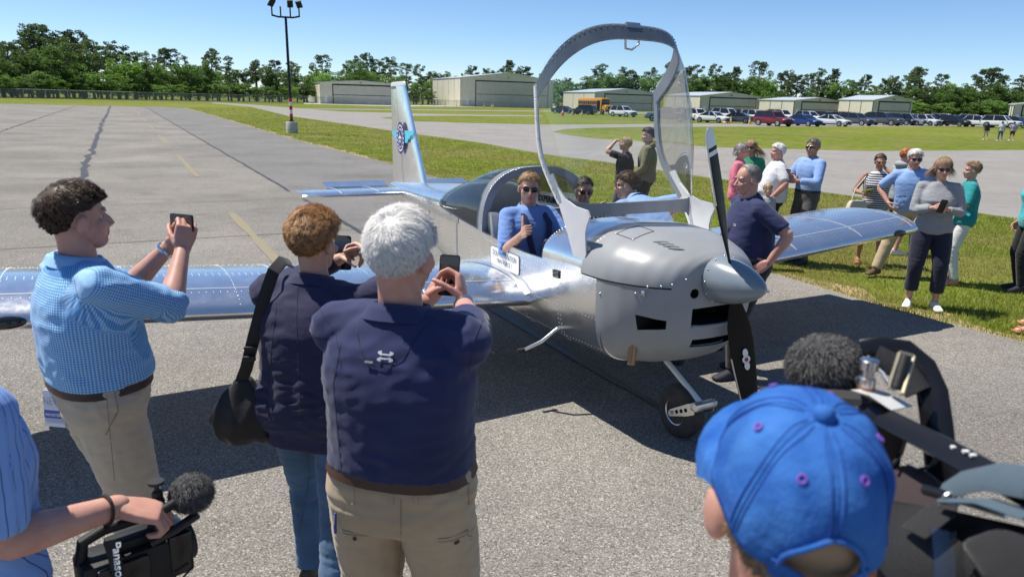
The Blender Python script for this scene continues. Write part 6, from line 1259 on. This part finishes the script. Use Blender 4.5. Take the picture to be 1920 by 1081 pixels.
person('ginger haired teenager in grey hoodie with a hand at his mouth', pos, fc, 1.62, 'pink', .013, w=.95, head=(0, 4, 0), arms={'r': ((.04, .22, 1.5), (.35, .1, 1.15)), 'l': ((-.18, .15, .95), (-.5, -.3, 1.1))}, hands=('relaxed', 'relaxed'), top=LGREY, sleeve=.96, neck='hood', topfit=1.15, hem=-.05, bottom=BLACKC, leglen=.5, legfit=1.15, shoes=WSHOE, hair=('side', 'ginger', .04, 1100, {'vol': .15, 'curl': .4, 'width': .0025}))
pos, fc = apx(1716, 340, 9.6), -150
nb_ = person('white haired man in sunglasses, blue shirt and khaki trousers with hand on hip', pos, fc, 1.70, 'pink', .012, w=1.1, lean=8, bend=6, dep=1.1, belly=.03, side=4, head=(-16, 6, 0), arms={'r': ((.28, .12, 1.0), (.62, -.12, 1.2)), 'l': ((-.2, .2, 1.0), (-.5, -.2, 1.1))}, hands=('relaxed', 'relaxed'), feet=((-.14, -.1), (.30, .2, .085, -30)), top=SKYC, sleeve=.46, hem=-.04, topfit=1.08, bottom=KHAKI, legfit=1.12, shoes=BRSHOE, hair=('side', 'white', .08, 1400, {'vol': .3, 'curl': .6, 'width': .0025}), glasses=SHADES)
pos, fc, h = (4.62, 8.06), -158, 1.68
nc = person('woman in grey sweatshirt, dark cropped trousers and white shoes, phone in her hands', pos, fc, h, 'fair', .0105, fem=True, w=1.0, dep=1.05, bust=.035, hip=1.02, head=(-6, 6, 0), arms={'r': ((.05, .24, 1.19), (.42, -.1, 1.05)), 'l': ((-.07, .24, 1.18), (-.42, -.1, 1.05))}, hands=('pinch', 'pinch'), hdir={'r': (-.6, .5, .35), 'l': (.6, .5, .3)}, feet=((-.14, .06), (.13, .02)), top=GREYC_, sleeve=.92, neck='round', hem=-.08, topfit=1.1, bottom=DNAVY, leglen=.86, legfit=1.2, shoes=WSHOE, hair=('bob', 'sand', .16, 2600, {'vol': .16, 'width': .0016, 'curl': .15}), glasses=SHADES)
q_ = nc['body'].matrix_basis @ (Vector((-.01, .33, 1.22)) * nc['s']); phone('phone between the hands of the woman in grey', q_, (.1, .2, 1), (0, 1, .3)); 
q_ = nc['body'].matrix_basis @ (Vector((-.05, .21, 1.12)) * nc['s']); fb = empty('belt_bag', q_, .2, 'small grey belt bag at the front of the grey sweatshirt', 'bag'); q = MB(); q.ell((0, 0, 0), (.085, .035, .05), 16, 10); me_ = remesh(q, .008, 2); mkobj('bag_body', me_, cloth('bag_grey', (.24, .24, .26)), fb, sharp=0); MB().tube([(-.06, -.033, .012), (0, -.04, .016), (.06, -.033, .012)], .0025, 6).obj('zip', RIM, fb)
pos, fc = apx(1822, 330, 9.25), -72
person('woman with short brown curls in teal top and white trousers', pos, fc, 1.57, 'fair', .012, fem=True, bust=.03, hip=1.12, dep=1.05, head=(-8, 2, 0), arms={'l': ((-.12, .25, 1.2), (-.45, -.1, 1.05))}, top=TEALC, sleeve=.5, neck='round', hem=-.12, topfit=1.12, bottom=WHITEC, legfit=.98, shoes=TANS, shoekind='sandal', hair=('brushed', 'sand', .06, 1400, {'vol': .3, 'curl': .7, 'width': .0025}))
pos, fc = (6.33, 8.95), -78
person('woman in bright aqua blouse and black trousers, hand on hip', pos, fc, 1.66, 'fair', .012, fem=True, bust=.03, hip=1.08, head=(-5, 0, 0), arms={'l': ((-.27, .06, 1.0), (-.62, -.25, 1.18))}, hands=('flat', 'relaxed'), hdir={'l': (.3, .7, -.4)}, top=AQUAC, sleeve=.5, neck='round', hem=-.12, topfit=1.15, bottom=BLACKC, legfit=.95, shoes=DSHOE, hair=('long', 'brown', .2, 1100, {'width': .003}))
pos, fc = (5.42, 7.30), -70
person('bare legged person in shorts and sandals at the edge of the apron', pos, fc, 1.66, 'pink', .012, fem=True, hip=1.08, feet=((-.26, .10, .085, 10), (.1, -.05)), top=CREAMC, sleeve=.45, neck='round', hem=-.1, bottom=DNAVY, leglen=.35, legfit=1.1, shoes=TANS, shoekind='sandal', hair=('bob', 'sand', .15, 900, {'width': .003}))
# ---- three people walking to the cars
for (px_, py_, lab, tp, bt_, ll, hr, hh) in ((1847, 262, 'walker in dark top and pale shorts crossing the far grass', DNAVY, CREAMC, .5, 'brown', 1.5), (1874, 264, 'walker in white top and blue jeans crossing the far grass', WHITEC, JEANS, 1., 'dark', 1.58), (1896, 264, 'walker in lavender top and black shorts crossing the far grass', LAV, BLACKC, .45, 'dark', 1.58)):
    g_ = gp(px_, py_); person(lab, (g_.x, g_.y), 12, hh, 'fair', .02, fem=True, w=1.05, feet=((-.09, .18), (.09, -.16)), top=tp, sleeve=.45, neck=None, topfit=1.15, hem=-.1, bottom=bt_, leglen=ll, shoes=WSHOE, hair=('bob', hr, .1, 500, {'width': .005}), folds=.5)

# ---- stitched details on the nearest clothes
def seam_on(o, target, pts, m, name, r_=.0012, lift=.0005):
    """line through world points, dropped onto the garment along the viewing direction"""
    n_ = len(pts) - 1; dense = []
    for a, b_ in zip(pts, pts[1:]):
        for k in range(10): dense.append(Vector(a).lerp(Vector(b_), k / 10))
    dense.append(Vector(pts[-1])); inv = o.matrix_basis.inverted(); bv = BVHTree.FromPolygons([v.co.copy() for v in target.data.vertices], [tuple(p.vertices) for p in target.data.polygons]); c0 = inv @ Vector((0, 0, CAMH)); L = []
    for p in dense:
        d_ = (inv @ p - c0).normalized(); h_, nn, _, _ = bv.ray_cast(c0, d_)
        if h_ is not None: L.append(h_ - d_ * lift)
    if len(L) > 2: MB().tube(L, r_, 5).obj(name, m, target)
KD = cloth('khaki_thread', (.25, .2, .14)); BD_ = cloth('beige_thread', (.28, .24, .19)); PL_ = cloth('pleat_blue', (.10, .25, .5)); ND_ = cloth('navy_thread', (.012, .013, .05))
o3 = n3['body']; P3 = lambda *L: [at(px, py, 2.0) for px, py in L]
seam_on(o3, n3['bottom'], P3((752, 935), (752, 1000), (748, 1078)), KD, 'seat_seam')
for px in (662, 735, 780, 880): seam_on(o3, n3['bottom'], P3((px, 905), (px, 945)), KHAKI, 'belt_loop', .005, .001)
seam_on(o3, n3['top'], P3((640, 640), (625, 720), (632, 800), (640, 880)), ND_, 'side_seam'); seam_on(o3, n3['top'], P3((905, 600), (888, 640), (880, 700)), ND_, 'armhole_seam'); seam_on(o3, n3['top'], P3((600, 580), (630, 625), (640, 690)), ND_, 'armhole_seam')
o1_ = n1['body']; P1 = lambda *L: [at(px, py, 2.6) for px, py in L]
seam_on(o1_, n1['bottom'], P1((215, 735), (222, 770), (205, 800), (198, 815)), BD_, 'slash_pocket', .002); seam_on(o1_, n1['bottom'], P1((200, 740), (205, 800), (215, 900)), BD_, 'side_seam'); seam_on(o1_, n1['bottom'], P1((168, 718), (168, 752)), BEIGE, 'belt_loop', .006, .001)
seam_on(o1_, n1['top'], P1((60, 470), (110, 478), (165, 492)), PL_, 'yoke_seam'); seam_on(o1_, n1['top'], P1((52, 515), (48, 560), (52, 620)), PL_, 'back_pleat', .002); seam_on(o1_, n1['top'], P1((150, 480), (138, 520), (150, 570), (180, 595)), PL_, 'armhole_seam')
o2 = n2['body']; P2 = lambda *L: [at(px, py, 2.7) for px, py in L]
seam_on(o2, n2['top'], P2((560, 510), (556, 600), (560, 700), (566, 800)), ND_, 'back_seam'); seam_on(o2, n2['top'], P2((520, 560), (508, 660), (500, 760)), ND_, 'side_seam'); seam_on(o2, n2['bottom'], P2((575, 805), (580, 900), (560, 1000)), cloth('denim_thread', (.04, .09, .17)), 'side_seam')
# ================================================================ press crew close to the camera
def rel(o): return lambda px, py, Y: Vector(at(px, py, Y)) - Vector(o.location)
def fur(name, c, r, n, ln, m, parent, seed=2):
    g = np.random.default_rng(seed); u = g.normal(size=(n, 3)); u /= np.linalg.norm(u, axis=1, keepdims=True); P = np.array(c) + u * np.array(r); t_ = np.cross(u, g.normal(size=(n, 3))); t_ /= np.linalg.norm(t_, axis=1, keepdims=True); L = ln * g.uniform(.5, 1.2, (n, 1))
    mid = P + u * L * .55 + t_ * L * .2; tip = P + u * L * .8 + t_ * L * .75 - np.array((0, 0, 1)) * L * .25; sd = np.cross(t_, u) * .0007; V = np.stack([P - sd, P + sd, mid + sd, mid - sd, tip], 1).reshape(-1, 3); b_ = (np.arange(n) * 5)[:, None]; F = np.concatenate([b_ + [0, 1, 2], b_ + [0, 2, 3], b_ + [3, 2, 4]]); o = np_mesh(name, V, F, m, parent); o['kind'] = 'stuff'; return o
hairmat('fur', (.035, .035, .037), (.17, .165, .16), .8); FUR = HAIRM['fur']; MATTE = mat('matte_black', (.008, .008, .009), .6, bump=.15, bscale=300.); GLOSSB = mat('gloss_black', (.01, .01, .012), .22)
# ---- cameraman in the blue cap
cc = Vector(at(1496, 842, .75)); fc, h = 5, 1.83; s_ = h / 1.75
PEACH = cloth('peach', (.6, .36, .22))
pos = (cc.x, cc.y - .005, cc.z - .05 - 1.632 * s_)
kp = person('cameraman in a faded blue baseball cap, seen from behind', pos, fc, h, 'pink', .0085, w=1.05, head=(0, -12, 0), arms={'r': ((.30, .22, 1.30), (.5, -.1, 1.0))}, top=PEACH, sleeve=.42, neck='round', bottom=KHAKI, shoes=DSHOE, hair=('default', 'sand', .016, 6000, {'vol': .0, 'width': .0007, 'seed': 21, 'maxz': -.22}), folds=.8)
HMw = kp['HM']
cap = empty('baseball_cap', kp['body'].matrix_basis @ HMw.to_translation(), 0, 'faded blue cotton baseball cap with purple eyelets and a rear strap', 'cap'); cap.rotation_euler = (R(18), R(2), -R(fc)); cap.scale = (.99, 1.05, 1.18)
CAPM = mat('faded_blue_cotton', (.014, .075, .31), .95, c2=(.05, .17, .46), nscale=14., bump=.6, bscale=24., bdist=.014, spec=.2, contrast=(.3, .7)); STITCH = mat('cap_stitch', (.02, .07, .33), .9); EYE = mat('purple_eyelet', (.18, .08, .42), .7)
CA, CB, CHt, CZ = .0905, .108, .104, .022          # half width, half length, height above the band, band height in head space
def capp(a, t_, off=0.):
    """a: angle round (0 = right, pi/2 = front), t_: 0 band .. 1 button"""
    k = math.cos(t_ * math.pi / 2) ** .72; z = CZ + CHt * math.sin(t_ * math.pi / 2) ** .95; am = ((a - math.pi / 2) / (math.pi / 3)); ridge = -.0022 * math.exp(-((am - round(am)) / .035) ** 2) * min(1, t_ * 3 + .3)
    puff = .004 * math.sin(a * 3 + 1) * math.sin(t_ * 3.1) + .003 * math.sin(a * 7 + t_ * 9); rr = 1 + (off + ridge + puff) / .1
    return Vector((CA * k * math.cos(a) * rr, CB * k * math.sin(a) * rr - .012, z + off * t_ + ridge * t_))
nA, nT = 120, 26; V = []; F = []
for j in range(nT + 1):
    for i in range(nA): V.append(capp(2 * math.pi * i / nA, j / nT))
back = 1.5 * math.pi
def open_(i, j):
    a = 2 * math.pi * (i + .5) / nA; da = abs(a - back); t_ = (j + .5) / nT; return (da / .50) ** 2 + (t_ / .30) ** 2 < 1
for j in range(nT):
    for i in range(nA):
        if not open_(i, j): F.append((j * nA + i, j * nA + (i + 1) % nA, (j + 1) * nA + (i + 1) % nA, (j + 1) * nA + i))
q = MB(); q.add(V, F); crown = q.obj('crown', CAPM, cap, sharp=0); md = crown.modifiers.new('t', 'SOLIDIFY'); md.thickness = .003; md.offset = -1
q = MB(); q.lathe([(.001, .009), (.006, .0085), (.0105, .005), (.0118, 0), (.0105, -.003)], tuple(capp(0, 1, .001)), n=24); q.obj('button', CAPM, cap)
for k in range(6):
    a = math.pi / 2 + k * math.pi / 3
    for da in (-.055, .055): MB().tube([capp(a + da / max(.25, math.cos(t_ * 1.57)), t_, .0006) for t_ in np.linspace(.3 if abs(a - back) < .1 else .05, .93, 26)], .0006, 5).obj('stitch_line', STITCH, cap)
    MB().tube([capp(a, t_, .0012) for t_ in np.linspace(.3 if abs(a - back) < .1 else .02, .95, 26)], .0011, 6).obj('seam', CAPM, cap)
    e_ = capp(a + math.pi / 6, .60, .001); n_ = (e_ - Vector((0, -.012, CZ))).normalized(); x_ = n_.orthogonal().normalized(); y_ = n_.cross(x_); MB().tube([e_ + x_ * .0038 * math.cos(b_) + y_ * .0038 * math.sin(b_) for b_ in np.linspace(0, 6.283, 17)], .0015, 6).obj('eyelet', EYE, cap)
arc = [(back + da, .30 * math.sqrt(max(0, 1 - (da / .50) ** 2))) for da in np.linspace(-.5, .5, 25)]
MB().tube([capp(a, t_, .001) for a, t_ in arc], .0028, 8).obj('opening_trim', CAPM, cap)
q = MB(); L = []
for a in np.linspace(back - .56, back + .56, 21): p_ = capp(a, .0, .001); L.append([p_ + Vector((0, 0, -.006)), p_ + Vector((0, 0, .013)), p_ * 1.02 + Vector((0, 0, .013)), p_ * 1.02 + Vector((0, 0, -.006))])
q.loft(L); q.obj('rear_strap', CAPM, cap, sharp=40); MB().box(capp(back + .12, 0, .006) + Vector((0, 0, .003)), (.016, .005, .02)).obj('strap_buckle', mat('brass', (.5, .4, .2), .35, 1.), cap, bevel=.002)
q = MB(); rings = []
for k in range(17):
    a = math.pi * (k / 16); ca, sa = math.cos(a), math.sin(a); p0 = Vector((CA * 1.0 * ca, CB * (sa * .82 + .12) - .012, CZ - .002)); p1 = Vector((CA * 1.02 * ca, CB * .9 + .075 * sa ** .6 - .035 * (1 - sa), CZ - .016 - .03 * ca * ca)); rings.append([p0, p0.lerp(p1, .5) + Vector((0, 0, .004)), p1, p1 - Vector((0, 0, .004)), p0.lerp(p1, .5) - Vector((0, 0, .001)), p0 - Vector((0, 0, .004))])
q.loft(rings); q.obj('brim', CAPM, cap, sharp=60)
# ---- shoulder-mounted television camera
tv = empty('shoulder_camera', at(1760, 930, .95), 0, 'black shoulder-mounted television camera with long top handle and silver fittings', 'video camera'); T_ = rel(tv)
def slab(pts, m, nm, th=.02, par=tv, bev=.003):
    """closed outline (px,py,Y) given a thickness away from the viewer"""
    P_ = [T_(*p) for p in pts]; n_ = sum(P_, Vector()) / len(P_) + Vector(tv.location) - Vector((0, 0, CAMH)); n_ = (n_.normalized() + Vector((0, 0, -.25))).normalized()
    q = MB(); q.loft([P_, [p + n_ * th for p in P_]]); return q.obj(nm, m, par, bevel=bev, sharp=35)
q = MB(); q.tube([T_(1632, 764, 1.02), T_(1660, 785, 1.0), T_(1780, 846, .89), T_(1905, 915, .78), T_(1990, 962, .71)], (.024, .02), 4, flat=(0, -.5, 1)); hb_ = q.obj('top_handle', GLOSSB, tv, bevel=.003, sharp=35)
MB().tube([T_(1668, 790, .985), T_(1790, 862, .872), T_(1915, 936, .762)], .0022, 6).obj('handle_seam', RIM, hb_)
for px_, py_, Y in ((1790, 838, .872), (1812, 846, .852), (1826, 853, .84)): MB().box(T_(px_, py_, Y), (.009, .005, .003)).obj('worn_mark', WHT, hb_)
slab([(1636, 772, 1.0), (1700, 800, .97), (1682, 905, .98), (1642, 900, 1.0)], MATTE, 'front_post', .03)
slab([(1594, 730, 1.03), (1636, 727, 1.04), (1664, 735, 1.03), (1712, 760, 1.0), (1672, 769, .985), (1630, 741, 1.0)], mat('pale_grey_plate', (.5, .51, .5), .4), 'accessory_plate', .007, bev=.001)
kx = T_(1624, 722, 1.04); MB().lathe([(.0125, 0), (.0125, .012), (.009, .014), (.009, .024), (.0135, .026), (.0135, .04), (.011, .042), (.001, .042)], kx, n=24).obj('knurled_knob', STEELW, tv, sharp=40); MB().lathe([(.0128, -.004), (.0128, 0)], kx, n=24).obj('knob_washer', mat('copper_ring', (.45, .2, .1), .4, .8), tv)
for a, b_ in (((1687, 661, 1.04), (1668, 724, 1.02)), ((1713, 668, 1.04), (1692, 738, 1.0)), ((1687, 661, 1.04), (1713, 668, 1.04)), ((1668, 724, 1.02), (1692, 738, 1.0))): MB().tube([T_(*a), T_(*b_)], .0035, 6).obj('clamp_bar', mat('tan_metal', (.35, .31, .22), .45, .6), tv)
MB().tube([T_(1698, 668, 1.035), T_(1680, 728, 1.012)], .0085, 14).obj('clamp_post', MATTE, tv)
MB().tube([T_(1627, 668, 1.08), T_(1634, 680, 1.07), T_(1656, 700, 1.05), T_(1668, 722, 1.03)], .0028, 8).obj('clamp_lever', RIM, tv)
MB().tube([T_(1618, 662, 1.12), T_(1650, 656, 1.11), T_(1695, 662, 1.1), T_(1728, 690, 1.08), T_(1748, 735, 1.05), T_(1757, 800, 1.02), T_(1764, 870, 1.0), T_(1780, 930, .98)], (.022, .006), 10, flat=(0, -1, .3)).obj('rubber_eye_shield', GLOSSB, tv)
MB().tube([T_(1640, 668, 1.1), T_(1690, 690, 1.08), T_(1722, 735, 1.05)], (.02, .004), 8, flat=(0, -1, .4)).obj('shield_lining', MATTE, tv)
q = MB(); q.tube([T_(1430, 752, 1.16), T_(1500, 757, 1.12), T_(1640, 765, 1.04)], [(.026, .026), (.028, .028), (.026, .026)], 8); q.obj('lens_hood', MATTE, tv, sharp=30); MB().tube([T_(1500, 774, 1.1), T_(1650, 782, 1.02)], .02, 14).obj('lens_barrel', MATTE, tv)
MB().lathe([(.03, -.008), (.032, -.004), (.032, .004), (.03, .008)], T_(1616, 795, 1.03), 'X', 30).obj('focus_ring', TRIM, tv)
slab([(1640, 905, .98), (1690, 868, .97), (1735, 878, .94), (1800, 930, .88), (1790, 985, .84), (1700, 985, .88), (1660, 960, .92)], cloth('maroon_cover', (.035, .022, .024), .9), 'rain_cover', .06, bev=.006)
slab([(1655, 930, .93), (1760, 950, .86), (1950, 985, .72), (1990, 1100, .68), (1640, 1100, .82)], MATTE, 'camera_body', .12, bev=.01)
slab([(1690, 985, .85), (1745, 940, .84), (1795, 962, .8), (1735, 1010, .8)], cloth('grey_velcro', (.02, .02, .022), .95), 'hook_loop_flap', .01)
slab([(1800, 1010, .75), (1870, 985, .72), (1960, 1010, .68), (1960, 1090, .66), (1850, 1090, .7)], cloth('grey_pad', (.022, .022, .025), .95), 'shoulder_pad', .03, bev=.008)
q = MB(); q.tube([T_(1768, 925, .84), T_(1800, 905, .82), T_(1860, 893, .78), T_(1940, 905, .72)], (.021, .006), 8, flat=(0, -.6, 1)); q.obj('strap', cloth('blue_grey_webbing', (.06, .095, .125), .9), tv); MB().tube([T_(1778, 938, .82), T_(1850, 940, .76), T_(1940, 970, .70)], (.016, .004), 8, flat=(0, -.6, 1)).obj('strap', cloth('blue_grey_webbing', (.06, .095, .125), .9), tv)
rc = T_(1785, 933, .815); MB().tube([rc + Vector((.012 * math.cos(a), -.002, .008 * math.sin(a))) for a in np.linspace(0, 6.283, 21)], .0022, 8).obj('strap_ring', RIM, tv); MB().tube([T_(1735, 917, .86), T_(1782, 931, .82)], .007, 10).obj('strap_clip', GLOSSB, tv); MB().tube([T_(1792, 938, .81), T_(1888, 968, .735)], .003, 8).obj('strap_slider', RIM, tv)
q = MB(); L = []
for k in range(9):
    f_ = k / 8; L.append([T_(1742 + 8 * f_ + dx, 985 + 105 * f_, .77 - .04 * f_) + Vector((0, -.012 * math.sin(dx / 62 * 3.14), 0)) for dx in (0, 12, 25, 40, 52, 62)])
q.loft(L, closed=False, cap=False); q.obj('clear_flap', glassmat('clear_vinyl', (.82, .86, .88), .16), tv, sharp=0)
for pts in ([(1700, 815, .97), (1690, 850, .97), (1675, 868, .96)], [(1755, 860, .93), (1745, 875, .93), (1720, 880, .94), (1700, 872, .95)]): MB().tube([T_(*p) for p in pts], .003, 6).obj('cable', GLOSSB, tv)
mc = empty('fur_microphone', at(1551, 684, 1.16), 0, 'round dark grey furry microphone windshield on the television camera', 'microphone')
MB().ell((0, 0, 0), (.056, .05, .043), 20, 14).obj('core', MATTE, mc); fur('fur', (0, 0, 0), (.056, .05, .043), 15000, .016, FUR, mc)
lm = lambda px, py, Y: Vector(at(px, py, Y)) - Vector(mc.location); MB().tube([(0, 0, 0), lm(1612, 715, 1.1), lm(1640, 745, 1.06)], .0105, 14).obj('barrel', MATTE, mc)
# ---- man with camcorder, only his arm in view
sh_ = Vector(at(-28, 800, 1.45)); fc, h = 22, 1.82; pos = (sh_.x - .205 * math.cos(R(fc)), sh_.y + .205 * math.sin(R(fc)))
ar = person('man in pinstriped blue shirt whose bare forearm holds a camcorder', pos, fc, h, 'pink', .0085, w=1.1, arms={'r': (TL(pos, fc, h, at(222, 948, 1.64)), TL(pos, fc, h, at(0, 1060, 1.42)))}, hands=('relaxed', 'grip'), hdir={'r': hd(fc, (.8, .25, -.28))}, palm={'r': hd(fc, (0.1, .1, -1))}, top=STRB, pattern=True, sleeve=.47, topfit=1.12, bottom=KHAKI, shoes=BRSHOE, hair=('side', 'brown', .04, 700, {'width': .003}))
wl, wd_ = ar['A']['r'][2], (ar['A']['r'][2] - ar['A']['r'][1]).normalized(); rr = ring(wl - wd_ * .03, wd_.orthogonal().normalized(), wd_.cross(wd_.orthogonal()).normalized(), .038, .034, 24, 2); q = MB(); q.tube(rr + [rr[0]], .004, 8, cap=False); q.xf(Matrix.Scale(ar['s'], 4)); q.obj('wrist_band', mat('black_rubber', (.012, .012, .013), .6), ar['body'])
cm = empty('camcorder', at(235, 1040, 1.66), 0, 'black professional camcorder held low by its top handle', 'video camera'); T_ = rel(cm)
axv = Vector((.72, .66, .05)).normalized(); Mc = frame((0, 0, 0), axv, (0, 0, 1)).to_3x3().to_4x4()
def cb_(c, d_, m, nm, bev=.006): return MB().box(c, d_).xf(Mc).obj(nm, m, cm, bevel=bev)
cb_((0, 0, -.03), (.22, .11, .12), MATTE, 'body', .014); cb_((.12, 0, -.02), (.06, .12, .12), GLOSSB, 'lens_hood', .01); cb_((-.02, -.062, -.02), (.12, .016, .08), GLOSSB, 'side_screen'); cb_((.02, 0, .04), (.12, .06, .03), MATTE, 'control_deck')
MB().lathe([(.045, .0), (.05, .01), (.05, .06), (.046, .065), (.03, .06)], (.1, 0, -.02), 'X', 30).xf(Mc).obj('lens_barrel', TRIM, cm)
MB().tube([(-.10, 0, .02), (-.09, 0, .075), (-.04, 0, .092), (.06, 0, .092), (.1, 0, .07), (.1, 0, .03)], .015, 12).xf(Mc).obj('top_handle', MATTE, cm)
MB().box((.09, .0, .115), (.03, .025, .03)).xf(Mc).obj('shoe_mount', TRIM, cm, bevel=.003); MB().lathe([(.014, .13), (.014, .15), (.006, .152), (.006, .17), (.02, .172), (.02, .18), (.001, .18)], (.09, 0, 0), n=18).xf(Mc).obj('mount_screw', TRIM, cm)
MB().tube([(.05, -.05, .04), (.11, -.06, .06), (.17, -.05, .075)], .012, 12).xf(Mc).obj('microphone_holder', GLOSSB, cm); MB().tube([(-.06, -.065, .02), (.0, -.09, -.05), (.08, -.085, -.09), (.14, -.07, -.06)], .003, 6).xf(Mc).obj('cable', GLOSSB, cm)
q = MB(); q.tube([T_(205, 1012, 1.56), T_(216, 1050, 1.55), T_(232, 1105, 1.55)], (.016, .002), 8, flat=(0, -1, .3)); q.obj('strap', MATTE, cm)
dv = (T_(229, 1085, 1.548) - T_(206, 1005, 1.553)).normalized(); tq = text_mb('Panasonic', .03, 0, 1.0, .0006); tq.xf(frame(T_(222, 1062, 1.54), dv, (0, -1, .35))); tq.obj('strap_lettering', WHT, cm, False)
mq = empty('fur_microphone', at(359, 922, 1.76), 0, 'dark grey furry microphone on the camcorder held low', 'microphone'); MB().ell((0, 0, 0), (.045, .045, .04), 18, 12).obj('core', MATTE, mq); fur('fur', (0, 0, 0), (.045, .045, .04), 11000, .018, FUR, mq, 6)
lm2 = lambda px, py, Y: Vector(at(px, py, Y)) - Vector(mq.location); MB().tube([(0, 0, 0), lm2(318, 948, 1.7), lm2(290, 965, 1.67)], .013, 12).obj('barrel', MATTE, mq)
